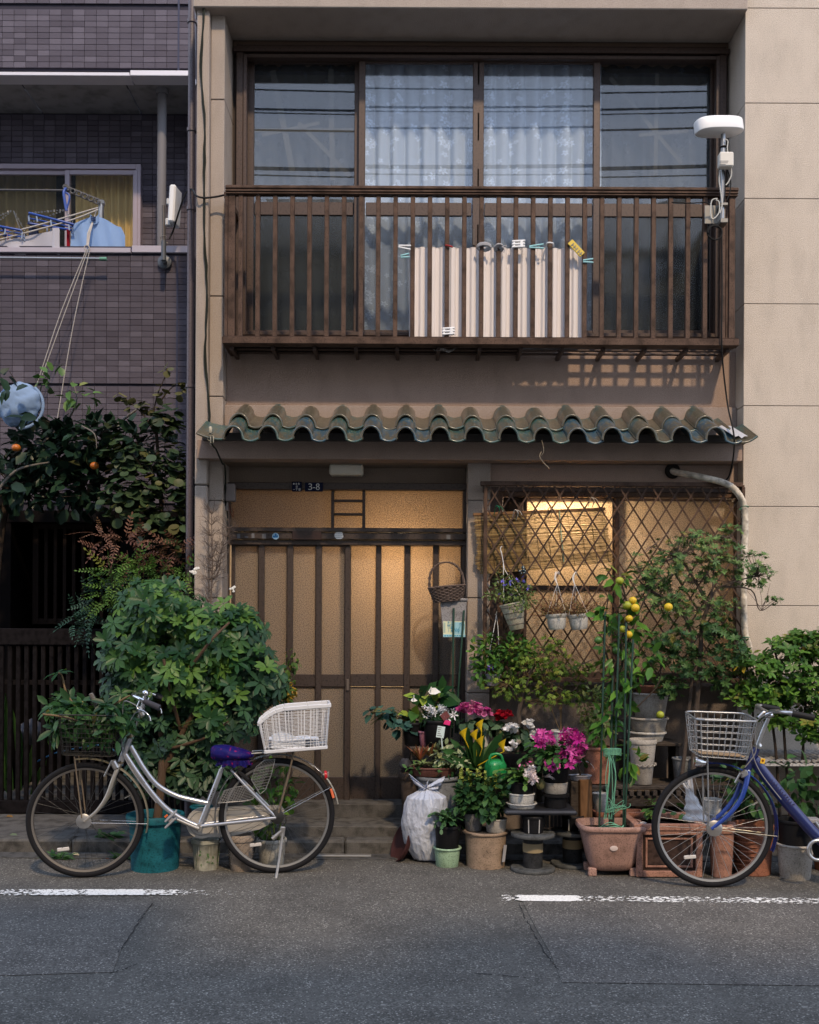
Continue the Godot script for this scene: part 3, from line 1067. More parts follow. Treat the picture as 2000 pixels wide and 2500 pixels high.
func lace_tex(sd: int) -> ImageTexture:
	var im := Image.create(384, 384, false, Image.FORMAT_RGBA8)
	var g := RandomNumberGenerator.new()
	g.seed = sd
	var d := PackedFloat32Array()
	d.resize(384 * 384)
	for y in 384:
		for x in 384:
			d[y * 384 + x] = 0.56 + (0.08 if (x % 4 == 0 or y % 4 == 0) else 0.0)
	for f in 46:
		var c := Vector2(g.randf_range(0, 384), g.randf_range(0, 384))
		if f % 3 != 0: c.x = [60.0, 190.0, 318.0][g.randi() % 3] + g.randf_range(-26, 26)
		var r := g.randf_range(9, 19)
		var ph := g.randf_range(0, 3)
		for dy in range(-20, 21):
			for dx in range(-20, 21):
				var q := Vector2(dx, dy)
				var l := q.length()
				var pet := r * (0.72 + 0.28 * cos(5.0 * q.angle() + ph))
				if l < pet and not (l < r * 0.28 and l > r * 0.14):
					var xx := posmod(int(c.x) + dx, 384)
					var yy := posmod(int(c.y) + dy, 384)
					d[yy * 384 + xx] = 0.9
	for y in 384:
		for x in 384:
			var k := d[y * 384 + x]
			im.set_pixel(x, y, Color(0.92, 0.92, 0.9, k))
	return ImageTexture.create_from_image(im)

func upstairs_window(o: Node3D, mt: Material):
	var z := -0.36
	var wn := part(o, "upstairs_window", _frame(pp(581, 119, z + 0.02), pp(1765, 836, z + 0.02), 0.05, 0.12), mt)
	var m := MB.new()
	frame_into(m, pp(596, 136, z + 0.06), pp(1752, 826, z + 0.06), 0.026, 0.06)
	part(wn, "inner_frame", m, mt)
	m = MB.new()
	var a := pp(600, 108, z + 0.1)
	m.span(Vector3(pp(576, 108, z).x, pp(0, 121, z + 0.1).y, z), Vector3(pp(1772, 108, z).x, pp(0, 109, z + 0.1).y, z + 0.1), 0.003)
	part(wn, "shutter_rail", m, mt)
	var glass := glass_mat("pane_clear", 0.015)
	var low := glass_mat("pane_figured", 0.4, 0.2)
	low.albedo_color = Color(0.14, 0.16, 0.16, 0.4)
	var low2 := glass_mat("pane_figured_pale", 0.14, 0.14)
	low2.albedo_color = Color(0.2, 0.22, 0.22, 0.14)
	var panels := [[606, 879, -0.03], [877, 1168, 0.03], [1166, 1462, 0.03], [1448, 1747, -0.03]]
	for k in 4:
		var e: Array = panels[k]
		var zz: float = z + e[2]
		m = MB.new()
		frame_into(m, pp(e[0], 140, zz), pp(e[1], 824, zz), 0.048, 0.032)
		var yt := pp(1000, 496, zz).y
		var yb := pp(1000, 528, zz).y
		m.span(Vector3(pp(e[0], 500, zz).x + 0.05, yb, zz - 0.013), Vector3(pp(e[1], 500, zz).x - 0.05, yt, zz + 0.013), 0.003)
		var sash := part(wn, "sash", m, mt)
		for h in 2:
			var g := MB.new()
			var y0 := yt - 0.008 if h == 0 else pp(0, 815, zz).y
			var y1 := pp(0, 150, zz).y if h == 0 else yb + 0.008
			g.span(Vector3(pp(e[0], 400, zz).x + 0.03, y0, zz - 0.0025), Vector3(pp(e[1], 400, zz).x - 0.03, y1, zz + 0.0025))
			part(sash, "pane", g, glass if h == 0 else (low if k in [0, 3] else low2))
		if k == 1 or k == 2:
			var hd := MB.new()
			var p := pp(1157 if k == 1 else 1180, 580, zz + 0.02)
			hd.box(p, Vector3(0.018, 0.12, 0.014), Basis.IDENTITY, 0.003)
			part(sash, "pull", hd, mats.joint_dark)
	var lace := StandardMaterial3D.new()
	lace.resource_name = "lace"
	lace.albedo_texture = lace_tex(5)
	lace.transparency = BaseMaterial3D.TRANSPARENCY_ALPHA
	lace.roughness = 0.95
	lace.cull_mode = BaseMaterial3D.CULL_DISABLED
	lace.uv1_scale = Vector3(1.6, 3.4, 1)
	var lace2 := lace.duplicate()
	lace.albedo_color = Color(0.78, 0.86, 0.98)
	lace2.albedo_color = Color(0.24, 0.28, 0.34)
	var names := ["leftmost", "second from left", "third from left", "rightmost"]
	for k in 4:
		var e: Array = panels[k]
		var zc: float = z - (0.16 if k in [0, 3] else 0.1)
		var c := MB.new()
		var xa := pp(e[0], 400, zc).x - 0.02
		var xb := pp(e[1], 400, zc).x + 0.02
		var y0 := pp(0, 830, zc).y
		var y1 := pp(0, 120, zc).y
		var ph := R(0, 6)
		c.grid(110, 10, func(u: float, v: float):
			var w := sin(u * 52.0 + ph + 0.3 * sin(v * 5.0)) * 0.022 + sin(u * 21.0 + ph * 2.0) * 0.014
			return Vector3(lerpf(xa, xb, u) + 0.008 * sin(u * 52.0 + v * 2.0), lerpf(y0, y1, v), zc + w))
		single("lace_curtain", c, lace if k in [1, 2] else lace2, names[k] + " of the four white lace curtains behind the upstairs panes", "curtain", "lace curtains upstairs")
	var bk := MB.new()
	bk.grid(140, 4, func(u: float, v: float): return Vector3(lerpf(pp(560, 400, z).x, pp(1790, 400, z).x, u), lerpf(pp(0, 840, z).y, pp(0, 110, z).y, v), z - 0.26 + 0.02 * sin(u * 160.0)))
	single("lining_curtain", bk, mat("lining_cloth", Color(0.12, 0.135, 0.14), 0.95), "long grey lining curtain behind all four lace curtains upstairs", "curtain")
	var tape := mat("masking_tape", Color(0.05, 0.053, 0.053), 0.9)
	var zt := z - 0.045
	for s in [[[606 + 60, 172, 715, 420, 20], [614, 205, 860, 218, 18], [808, 168, 812, 440, 18], [620, 318, 862, 318, 14], [730, 300, 855, 430, 14], [640, 330, 780, 300, 12]], [[1490, 190, 1665, 400, 14], [1500, 215, 1700, 215, 16], [1605, 180, 1600, 430, 14], [1560, 330, 1680, 320, 12]]]:
		var t := MB.new()
		for q in s:
			t.bar(pp(q[0], q[1], zt), pp(q[2], q[3], zt), q[4] * 0.7 * sc(zt), 0.001, Vector3(0, 0, 1))
			zt += 0.0012
		var left: bool = s[0][0] < 1000
		single("window_tape", t, tape, "crossed strips of faded masking tape on the %s upstairs pane" % ("leftmost" if left else "rightmost"), "tape")

func door(o: Node3D, mt: Material):
	var z := -0.30
	var fr := mat("door_bronze", Color(0.062, 0.046, 0.04), 0.4, 0.3, {"tex": tx.scratch, "scale": 2.0})
	var gl := mat("door_glass", Color(0.355, 0.31, 0.262), 0.32, 0.0, {"tex": tx.hammer, "bump": tx.hammer, "h": 0.3, "scale": 2.2, "back": Color(1.0, 0.95, 0.88)})
	var d := part(o, "sliding_door", _frame(pp(552, 1183, z), pp(1139, 1966, z), 0.04, 0.16), fr)
	var bar := func(up: Node3D, called: String, x0: float, y0: float, x1: float, y1: float, zz: float, dp: float, bev := 0.003):
		var m := MB.new()
		var a := pp(x0, (y0 + y1) / 2, zz)
		var b := pp(x1, (y0 + y1) / 2, zz)
		m.span(Vector3(a.x, pp((x0 + x1) / 2, y1, zz).y, zz - dp / 2), Vector3(b.x, pp((x0 + x1) / 2, y0, zz).y, zz + dp / 2), bev)
		return part(up, called, m, fr)
	bar.call(d, "head_rail", 556, 1180, 1138, 1197, z + 0.07, 0.06)
	bar.call(d, "lintel", 556, 1290, 1138, 1300, z + 0.085, 0.10)
	bar.call(d, "lintel", 556, 1302, 1138, 1318, z + 0.075, 0.09)
	bar.call(d, "lintel", 556, 1320, 1138, 1332, z + 0.05, 0.09)
	bar.call(d, "transom_bar", 809, 1193, 816, 1292, z + 0.03, 0.05)
	bar.call(d, "transom_bar", 885, 1193, 892, 1292, z + 0.03, 0.05)
	bar.call(d, "transom_rung", 816, 1220, 885, 1226, z + 0.03, 0.03)
	bar.call(d, "transom_rung", 816, 1253, 885, 1259, z + 0.03, 0.03)
	for e in [[560, 807], [818, 884], [894, 1136]]:
		var m := MB.new()
		m.span(Vector3(pp(e[0] - 4, 1240, z).x, pp(0, 1294, z).y, z - 0.003), Vector3(pp(e[1] + 4, 1240, z).x, pp(0, 1190, z).y, z + 0.003))
		part(d, "transom_pane", m, gl)
	var leaves := [[566, 852, z + 0.035, [[575, 630], [646, 700], [716, 770], [786, 838]]], [845, 1131, z, [[861, 916], [931, 985], [1002, 1055], [1071, 1125]]]]
	for lf in leaves:
		var zz: float = lf[2]
		var m := MB.new()
		frame_into(m, pp(lf[0], 1324, zz), pp(lf[1], 1958, zz), 0.028, 0.034)
		var leaf := part(d, "door_leaf", m, fr)
		bar.call(leaf, "mid_rail", lf[0] + 8, 1646, lf[1] - 8, 1676, zz + 0.004, 0.034)
		bar.call(leaf, "bottom_rail", lf[0] + 8, 1896, lf[1] - 8, 1957, zz + 0.004, 0.034)
		bar.call(leaf, "top_rail", lf[0] + 8, 1324, lf[1] - 8, 1334, zz + 0.004, 0.03)
		var ls: Array = lf[3]
		for k in 4:
			if k < 3:
				bar.call(leaf, "muntin", ls[k][1] + 1, 1330, ls[k + 1][0] - 1, 1958, zz + 0.012, 0.05)
			for h in [[1328, 1650], [1672, 1900]]:
				var g := MB.new()
				g.span(Vector3(pp(ls[k][0] - 5, 1500, zz).x, pp(0, h[1], zz).y, zz - 0.0025), Vector3(pp(ls[k][1] + 5, 1500, zz).x, pp(0, h[0], zz).y, zz + 0.0025))
				part(leaf, "pane", g, gl)
	bar.call(d, "meeting_stile", 842, 1334, 856, 1957, z + 0.04, 0.062)
	var pl := MB.new()
	pl.box(pp(849, 1672, z + 0.076), Vector3(0.02, 0.085, 0.02), Basis.IDENTITY, 0.004)
	part(d, "pull", pl, mats.joint_dark)
	var sill := MB.new()
	sill.span(Vector3(pp(556, 0, z).x, pp(0, 1968, -0.2).y, z - 0.06), Vector3(pp(1138, 0, z).x, pp(0, 1957, -0.2).y, z + 0.12), 0.003)
	part(d, "sill", sill, mats.pale_aluminium)

func kitchen_window(o: Node3D, mt: Material):
	var z := -0.16
	var fr := mats.bronze_frame as StandardMaterial3D
	var rust := mat("bronze_warm", Color(0.115, 0.07, 0.048), 0.5, 0.25, {"tex": tx.scratch, "scale": 2.0})
	var gl := mat("kitchen_glass", Color(0.45, 0.40, 0.335), 0.32, 0.0, {"tex": tx.hammer, "bump": tx.hammer, "h": 0.3, "scale": 2.0, "back": Color(1.0, 0.96, 0.9)})
	var w := part(o, "kitchen_window", _frame(pp(1194, 1183, z + 0.02), pp(1822, 1664, z + 0.02), 0.06, 0.14), fr)
	var m := MB.new()
	frame_into(m, pp(1214, 1200, z + 0.05), pp(1806, 1660, z + 0.05), 0.04, 0.06)
	part(w, "inner_frame", m, rust)
	m = MB.new()
	m.span(Vector3(pp(1497, 1400, z).x, pp(0, 1655, z).y, z - 0.03), Vector3(pp(1509, 1400, z).x, pp(0, 1205, z).y, z + 0.045), 0.004)
	part(w, "mullion", m, rust)
	var sills := MB.new()
	sills.span(Vector3(pp(1180, 1656, 0).x, pp(0, 1668, 0).y, z - 0.05), Vector3(pp(1818, 1656, 0).x, pp(0, 1654, 0).y, 0.02), 0.004)
	part(w, "sill", sills, st_or("stucco_low"))
	for e in [[1285, 1500, z - 0.015], [1502, 1796, z + 0.01]]:
		m = MB.new()
		frame_into(m, pp(e[0] - 6, 1210, e[2]), pp(e[1] + 4, 1655, e[2]), 0.022, 0.03)
		var s := part(w, "sash", m, fr)
		if e[0] < 1400:
			var b := MB.new()
			b.span(Vector3(pp(e[0], 1428, e[2]).x, pp(0, 1434, e[2]).y, e[2] - 0.012), Vector3(pp(e[1], 1428, e[2]).x, pp(0, 1423, e[2]).y, e[2] + 0.02), 0.002)
			part(s, "glazing_bar", b, fr)
		for h in ([[1216, 1424], [1433, 1650]] if e[0] < 1400 else [[1216, 1650]]):
			var g := MB.new()
			g.span(Vector3(pp(e[0], 1400, e[2]).x, pp(0, h[1], e[2]).y, e[2] - 0.0025), Vector3(pp(e[1], 1400, e[2]).x, pp(0, h[0], e[2]).y, e[2] + 0.0025))
			part(s, "pane", g, gl)
	m = MB.new()
	m.span(Vector3(pp(1286, 0, z).x, pp(0, 1221, z).y, z - 0.06), Vector3(pp(1806, 0, z).x, pp(0, 1190, z).y, z - 0.035))
	part(w, "head_board", m, fr)
	m = MB.new()
	m.span(Vector3(pp(1215, 1400, z).x, pp(0, 1655, z).y, z - 0.3), Vector3(pp(1286, 1400, z).x, pp(0, 1205, z).y, z - 0.05))
	part(w, "dark_board", m, mat("board_dark", Color(0.025, 0.02, 0.018), 0.8))
	var zg := 0.07
	var g := part(o, "window_grille", _grille_frame(zg), mt)
	var x0 := pp(1190, 1400, zg).x
	var x1 := pp(1812, 1400, zg).x
	var y0 := pp(1500, 1650, zg).y
	var y1 := pp(1500, 1189, zg).y
	var dx := 39.9 * sc(zg)
	var dy := 62.0 * sc(zg)
	var slope := dy / dx
	for dirn in 2:
		var zz := zg - 0.004 + 0.009 * dirn
		for k in range(-9, 20):
			var sgn := 1.0 if dirn == 0 else -1.0
			var xa := x0 + dx * (k + (0.07 if dirn == 0 else 0.78))
			var pa := Vector2(xa, y1)
			var pb := Vector2(xa + sgn * (y1 - y0) / slope, y0)
			if minf(pa.x, pb.x) > x1 or maxf(pa.x, pb.x) < x0:
				continue
			var f0 := 0.0
			var f1 := 1.0
			for lim in [[x0, 1.0], [x1, -1.0]]:
				var da: float = (pa.x - lim[0]) * lim[1]
				var db: float = (pb.x - lim[0]) * lim[1]
				if da < 0: f0 = maxf(f0, da / (da - db))
				if db < 0: f1 = minf(f1, da / (da - db))
			if f1 - f0 < 0.02:
				continue
			var qa := pa.lerp(pb, f0)
			var qb := pa.lerp(pb, f1)
			var b := MB.new()
			b.bar(Vector3(qa.x, qa.y, zz), Vector3(qb.x, qb.y, zz), 0.0105, 0.006, Vector3(0, 0, 1))
			part(g, "grille_bar", b, mt)
	for px in [1186, 1813]:
		var q := MB.new()
		var x := pp(px, 1400, zg).x
		q.span(Vector3(x - 0.016, y0, -0.055), Vector3(x + 0.016, y0 + 0.04, zg - 0.015))
		part(g, "bracket", q, mt)
		q = MB.new()
		q.span(Vector3(x - 0.016, y1 - 0.03, -0.055), Vector3(x + 0.016, y1 + 0.02, zg - 0.015))
		part(g, "bracket", q, mt)

func st_or(k: String) -> StandardMaterial3D:
	return mats[k]

func _grille_frame(z: float) -> MB:
	var m := MB.new()
	var y1 := pp(1500, 1177, z).y
	var y0 := pp(1500, 1655, z).y
	m.span(Vector3(pp(1179, 0, z).x, pp(1500, 1188, z).y, z - 0.02), Vector3(pp(1818, 0, z).x, y1, z + 0.02), 0.003)
	m.span(Vector3(pp(1179, 0, z).x, y0 - 0.03, z - 0.02), Vector3(pp(1818, 0, z).x, y0, z + 0.02), 0.003)
	m.span(Vector3(pp(1180, 1400, z).x, y0, z - 0.018), Vector3(pp(1189, 1400, z).x, pp(1500, 1188, z).y, z + 0.018), 0.003)
	m.span(Vector3(pp(1809, 1400, z).x, y0, z - 0.018), Vector3(pp(1817, 1400, z).x, pp(1500, 1188, z).y, z + 0.018), 0.003)
	return m

# ======================================================================= things fixed to the house
func lamp(called: String, label: String, at: Vector3, e: float, r: float, col: Color):
	var o := thing(called, label, "lamp")
	var m := MB.new()
	m.ball(at, Vector3(r, r * 0.8, r), 16)
	var g := mat("lamp_glow", Color(0.9, 0.8, 0.6), 0.6)
	g.emission_enabled = true
	g.emission = Color(1.0, 0.78, 0.45)
	g.emission_energy_multiplier = 2.0
	part(o, "lamp_shade", m, g)
	var c := MB.new()
	c.tube([at + Vector3(0, r * 0.75, 0), Vector3(at.x, 2.68, at.z)], 0.006, 6)
	part(o, "lamp_cord", c, mats.joint_dark)
	settle(o)
	var l := OmniLight3D.new()
	l.name = called + "_light"
	l.light_energy = e
	l.light_color = col
	l.light_size = r * 0.8
	l.omni_range = 6.0
	l.omni_attenuation = 2.0
	l.shadow_enabled = true
	l.position = at
	add_child(l)

func text(up: Node3D, called: String, s: String, at: Vector3, h: float, m: Material, rot := 0.0) -> MeshInstance3D:
	var t := TextMesh.new()
	var f := SystemFont.new()
	f.font_names = PackedStringArray(["Droid Sans"])
	t.font = f
	t.text = s
	t.font_size = 32
	t.pixel_size = h / 24.0
	t.depth = 0.0016
	var o := part(up, called, t, m)
	o.position = at
	o.rotation.z = rot
	return o

func strokes(up: Node3D, called: String, o: Vector3, s: float, glyphs: Array, m: Material):
	var b := MB.new()
	for g in glyphs:
		for q in g[2]:
			var a := o + Vector3(g[0] + q[0] * g[3], g[1] + q[1] * g[3], 0) * s
			var c := o + Vector3(g[0] + q[2] * g[3], g[1] + q[3] * g[3], 0) * s
			b.bar(a, c, 0.13 * g[3] * s, 0.0012, Vector3(0, 0, 1))
	return part(up, called, b, m)

func fixtures():
	var hall := Vector3(pp(985, 0, -0.75).x, 1.96, -0.74)
	lamp("hall_lamp", "glowing hall lamp behind the frosted sliding door", hall, 9.0, 0.09, Color(1.0, 0.92, 0.79))
	lamp("kitchen_lamp", "bright kitchen lamp behind the top of the grille window", Vector3(pp(1365, 0, -0.5).x, 2.31, -0.42), 13.0, 0.07, Color(1.0, 0.94, 0.85))
	var cb := thing("shoe_cupboard", "dark shoe cupboard dimly seen through the right of the sliding door", "cupboard")
	var m := MB.new()
	m.span(Vector3(-0.02, 0.2, -0.75), Vector3(0.42, 1.42, -0.46), 0.03)
	part(cb, "carcass", m, mats.board_dark)
	m = MB.new()
	m.span(Vector3(0.01, 0.25, -0.46), Vector3(0.4, 1.37, -0.445), 0.004)
	part(cb, "front_panel", m, mats.board_dark)
	settle(cb)
	m = MB.new()
	m.span(Vector3(pp(562, 0, -0.4).x, 0.26, -0.46), Vector3(pp(1130, 0, -0.4).x, 0.98, -0.43), 0.004)
	single("low_screen", m, mats.board_dark, "low dark wooden screen standing just inside the door's bottom panes", "screen")
	m = MB.new()
	m.ball(Vector3(pp(1092, 0, -0.5).x, 1.42, -0.5), Vector3(0.22, 0.5, 0.1), 20)
	m.tube([Vector3(pp(1092, 0, -0.5).x, 1.88, -0.5), Vector3(pp(1092, 0, -0.5).x, 2.6, -0.5)], 0.012, 6)
	single("hung_coat", m, mat("coat_dark", Color(0.02, 0.018, 0.018), 0.9), "dark coat hung in the hall, a blurred shade behind the door's right panes", "coat")
	var pl := thing("porch_light", "white box porch light on a dark base under the eave", "light")
	var z := -0.22
	m = MB.new()
	m.span(pp(799, 1138, z) + Vector3(0, 0, 0.0), pp(899, 1122, z) + Vector3(0, 0, 0.15), 0.004)
	part(pl, "base", m, mats.joint_dark)
	m = MB.new()
	m.span(pp(807, 1164, z + 0.02), pp(888, 1138, z + 0.02) + Vector3(0, 0, 0.11), 0.012)
	part(pl, "shade", m, mat("milk_shade", Color(0.62, 0.58, 0.48), 0.4))
	settle(pl)
	var blue := mat("enamel_blue", Color(0.005, 0.008, 0.03), 0.6)
	var wh := mat("sign_white", Color(0.7, 0.7, 0.68), 0.6)
	z = -0.185
	var ap := thing("address_plate", "blue address plate with white number 3-8 above the door", "sign")
	m = MB.new()
	m.span(pp(745, 1200, z), pp(789, 1178, z) + Vector3(0, 0, 0.004), 0.0015)
	part(ap, "plate", m, blue)
	text(ap, "lettering", "3-8", pp(767, 1189, z) + Vector3(0, 0, 0.0052), 0.045, wh)
	settle(ap)
	var dpl := thing("district_plate", "small dark plate with the district name left of the number plate", "sign")
	m = MB.new()
	m.span(pp(713, 1200, z), pp(737, 1176, z) + Vector3(0, 0, 0.004), 0.0015)
	part(dpl, "plate", m, blue)
	var ichi := [[0.1, 0.5, 0.9, 0.5]]
	var cho := [[0.05, 0.85, 0.95, 0.85], [0.5, 0.85, 0.5, 0.1], [0.5, 0.1, 0.3, 0.2]]
	var me := [[0.2, 0.95, 0.8, 0.95], [0.2, 0.05, 0.8, 0.05], [0.2, 0.05, 0.2, 0.95], [0.8, 0.05, 0.8, 0.95], [0.2, 0.65, 0.8, 0.65], [0.2, 0.35, 0.8, 0.35]]
	var nichi := [[0.2, 0.95, 0.8, 0.95], [0.2, 0.05, 0.8, 0.05], [0.2, 0.05, 0.2, 0.95], [0.8, 0.05, 0.8, 0.95], [0.2, 0.5, 0.8, 0.5]]
	var higashi := [[0.05, 0.85, 0.95, 0.85], [0.5, 1.0, 0.5, 0.0], [0.2, 0.7, 0.8, 0.7], [0.2, 0.4, 0.8, 0.4], [0.2, 0.4, 0.2, 0.7], [0.8, 0.4, 0.8, 0.7], [0.2, 0.55, 0.8, 0.55], [0.5, 0.4, 0.1, 0.05], [0.5, 0.4, 0.9, 0.05]]
	strokes(dpl, "lettering", pp(715, 1199, z) + Vector3(0, 0, 0.0045), 0.06, [[0.02, 0.75, higashi, 0.22], [0.32, 0.75, nichi, 0.22], [0.62, 0.75, me, 0.22], [0.36, 0.4, nichi, 0.25], [0.0, 0.05, ichi, 0.28], [0.34, 0.05, cho, 0.28], [0.68, 0.05, me, 0.28]], wh)
	settle(dpl)
	z = -0.178
	m = MB.new()
	m.span(pp(714, 1318, z), pp(785, 1291, z) + Vector3(0, 0, 0.012), 0.003)
	single("name_plate", m, mat("dark_wood", Color(0.035, 0.014, 0.01), 0.35, 0.0, {"tex": tx.streak, "scale": 3.0, "sy": 6.0, "coat": 0.3}), "dark polished wooden name plate on the lintel", "name plate")
	var ap2 := thing("fruit_sticker", "white apple shaped paper sign on the lintel", "sticker")
	var poly := PackedVector2Array()
	for k in 40:
		var a := TAU * k / 40.0
		var r := 1.0 + 0.06 * cos(2 * a) - 0.16 * exp(-pow(wrapf(a - PI / 2, -PI, PI) / 0.28, 2)) - 0.1 * exp(-pow(wrapf(a + PI / 2, -PI, PI) / 0.22, 2)) - 0.2 * exp(-pow(wrapf(a - 0.25, -PI, PI) / 0.28, 2))
		poly.append(Vector2(cos(a) * r, sin(a) * r) * 0.031)
	m = MB.new()
	m.extrude(poly, pp(828, 1307, z), Basis.IDENTITY, 0.003)
	m.extrude(PackedVector2Array([Vector2(0, 0.0), Vector2(0.012, 0.002), Vector2(0.018, 0.014), Vector2(0.006, 0.013)]), pp(828, 1296, z) + Vector3(-0.004, 0, 0), Basis.IDENTITY, 0.003)
	part(ap2, "paper", m, wh)
	m = MB.new()
	for k in 3:
		for j in 6:
			m.box(pp(819 + 3.6 * j, 1302 + 5 * k, z) + Vector3(0, 0, 0.0035), Vector3(R(0.004, 0.008), 0.0025, 0.001))
	part(ap2, "print", m, mat("ink_grey", Color(0.2, 0.2, 0.2), 0.8))
	settle(ap2)
	var bs := thing("round_sticker", "round blue and white sticker on the left of the lintel", "sticker")
	m = MB.new()
	m.lathe([Vector2(0, 0), Vector2(0.024, 0), Vector2(0.024, 0.002), Vector2(0, 0.002)], 24, pp(673, 1309, z), Basis(Vector3.RIGHT, PI / 2))
	part(bs, "disc", m, mat("sticker_blue", Color(0.05, 0.2, 0.42), 0.5))
	m = MB.new()
	m.lathe([Vector2(0.019, 0), Vector2(0.024, 0), Vector2(0.024, 0.003), Vector2(0.019, 0.003)], 24, pp(673, 1309, z), Basis(Vector3.RIGHT, PI / 2))
	m.ball(pp(669, 1306, z) + Vector3(0, 0, 0.003), Vector3(0.006, 0.007, 0.001), 8)
	m.ball(pp(677, 1306, z) + Vector3(0, 0, 0.003), Vector3(0.006, 0.007, 0.001), 8)
	m.bar(pp(667, 1314, z) + Vector3(0, 0, 0.003), pp(680, 1314, z) + Vector3(0, 0, 0.003), 0.006, 0.001)
	part(bs, "print", m, mat("sticker_sky", Color(0.4, 0.6, 0.75), 0.5))
	settle(bs)
	var n := 0
	for e in [[583, 1309, 7, 12], [602, 1311, 9, 3], [618, 1308, 7, 12], [645, 1309, 10, 12], [1095, 1311, 10, 11]]:
		m = MB.new()
		m.box(pp(e[0], e[1], z) + Vector3(0, 0, 0.001), Vector3(e[2], e[3], 0) * sc(z) + Vector3(0, 0, 0.002))
		single("old_label", m, mat("faded_label", Color(0.13, 0.135, 0.15), 0.7), ["first faded label at the left end of the lintel", "thin torn label second from the lintel's left end", "third faded label from the lintel's left end", "fourth faded label just left of the round blue sticker", "faded grey label at the right end of the lintel"][n], "label", "faded labels on the lintel")
		n += 1
	var mb := thing("meter_box", "small grey box with a hanging red wire on the door jamb", "box")
	z = -0.12
	m = MB.new()
	m.span(pp(554, 1226, z), pp(577, 1183, z) + Vector3(0, 0, 0.06), 0.006)
	part(mb, "casing", m, mat("grey_plastic", Color(0.2, 0.175, 0.17), 0.5))
	m = MB.new()
	m.span(pp(548, 1248, z), pp(558, 1228, z) + Vector3(0, 0, 0.03), 0.003)
	part(mb, "switch", m, mats.grey_plastic)
	m = MB.new()
	m.tube(spline([pp(560, 1228, z), pp(563, 1250, z), pp(570, 1262, z), pp(568, 1240, z)], 5), 0.0018, 5)
	part(mb, "wire", m, mat("wire_red", Color(0.16, 0.03, 0.015), 0.5))
	m = MB.new()
	m.tube([pp(556, 1245, z), pp(557, 1400, z)], 0.004, 6)
	part(mb, "conduit", m, mats.cable_black)
	settle(mb)
	wicker_basket()
	mail_box()
	reed_blind()
	var du := thing("wrapped_duct", "cream tape wrapped air conditioner duct running down the right wall", "duct")
	z = 0.085
	var path := spline([pp(1640, 1150, -0.05), pp(1660, 1155, 0.0), pp(1722, 1167, 0.10), pp(1775, 1182, 0.13), pp(1803, 1206, 0.12), pp(1817, 1240, z), pp(1819, 1300, z), pp(1815, 1390, z), pp(1816, 1480, z), pp(1819, 1545, z), pp(1830, 1590, z), pp(1834, 1700, z)], 14)
	var rad := []
	for k in path.size():
		rad.append(0.0225 * (1.0 + 0.05 * sin(k * 2.1) + R(-0.03, 0.03)))
	m = MB.new()
	m.tube(path, rad, 14)
	part(du, "duct_wrap", m, mat("duct_tape", Color(0.8, 0.72, 0.6), 0.6, 0.0, {"tex": tx.streak, "scale": 3.0, "stain": tx.stain, "sscale": 1.8}))
	m = MB.new()
	m.lathe([Vector2(0.03, 0), Vector2(0.055, 0.004), Vector2(0.05, 0.016), Vector2(0.02, 0.02)], 20, pp(1642, 1150, -0.055), Basis(Vector3.RIGHT, PI / 2))
	part(du, "hole_putty", m, mat("putty_black", Color(0.02, 0.017, 0.015), 0.9))
	for e in [[1818, 1238], [1820, 1557]]:
		m = MB.new()
		m.tube(arc(pp(e[0], e[1], z), 0.0255, 0, TAU, 16, Vector3.RIGHT, Vector3(0, 0.2, 1).normalized()), 0.003, 5)
		m.tube([pp(e[0] - 10, e[1] + 3, z) + Vector3(0, 0, 0.02), pp(e[0] - 17, e[1] + 8, z) + Vector3(0, 0, 0.03)], 0.003, 5)
		part(du, "green_tie", m, mat("tie_green", Color(0.01, 0.16, 0.08), 0.5))
	settle(du)
	var wav := []
	for k in 40:
		var f := k / 39.0
		wav.append(pp(492 + 16 * f + 3.0 * sin(f * 21.0) + R(-1, 1), -60 + 1105 * f, 0.075))
	m = MB.new()
	m.tube(wav, 0.0065, 6)
	var wv2 := []
	for p in wav:
		wv2.append(p + Vector3(0.009 * sin(p.y * 9.0), 0, 0.008))
	m.tube(wv2, 0.005, 6)
	m.tube(spline([pp(508, 1040, 0.08), pp(517, 1058, 0.42), pp(519, 1085, 0.44), pp(528, 1098, 0.2), pp(542, 1130, 0.14), pp(550, 1145, 0.0), pp(551, 1240, -0.1)], 8), 0.006, 6)
	single("black_cable", m, mat("cable_green_black", Color(0.015, 0.018, 0.013), 0.6), "twisted black cable running down the left pillar to the eave", "cable")
	m = MB.new()
	m.lathe([Vector2(0.008, 0), Vector2(0.012, 0.01), Vector2(0.012, 0.04), Vector2(0.006, 0.05)], 10, pp(518, 1082, 0.45))
	m.lathe([Vector2(0.008, 0), Vector2(0.012, 0.01), Vector2(0.012, 0.03), Vector2(0.006, 0.04)], 10, pp(514, 1056, 0.45))
	for k in 7:
		m.tube(arc(pp(514 + R(-3, 4), 1048 + 6 * k, 0.45), 0.013, R(0, 2), R(4, 6), 8, Vector3.RIGHT, Vector3(0, 0.6, 0.8).normalized()), 0.002, 4)
	single("cable_clamp", m, mat("clamp_cream", Color(0.38, 0.35, 0.27), 0.6), "cream insulator and wire loops at the left end of the eave tiles", "cable clamp")
	m = MB.new()
	m.tube(spline([pp(1762, 560, 0.24), pp(1763, 700, 0.22), pp(1762, 830, 0.22), pp(1766, 900, 0.15), pp(1777, 990, 0.1), pp(1788, 1040, 0.3), pp(1793, 1075, 0.42), pp(1790, 1120, 0.2), pp(1781, 1160, 0.1), pp(1772, 1172, 0.08)], 8), 0.0055, 6)
	single("black_cable", m, mats.cable_black, "thin black cable hanging from the balcony past the right end of the tiles", "cable")
	m = MB.new()
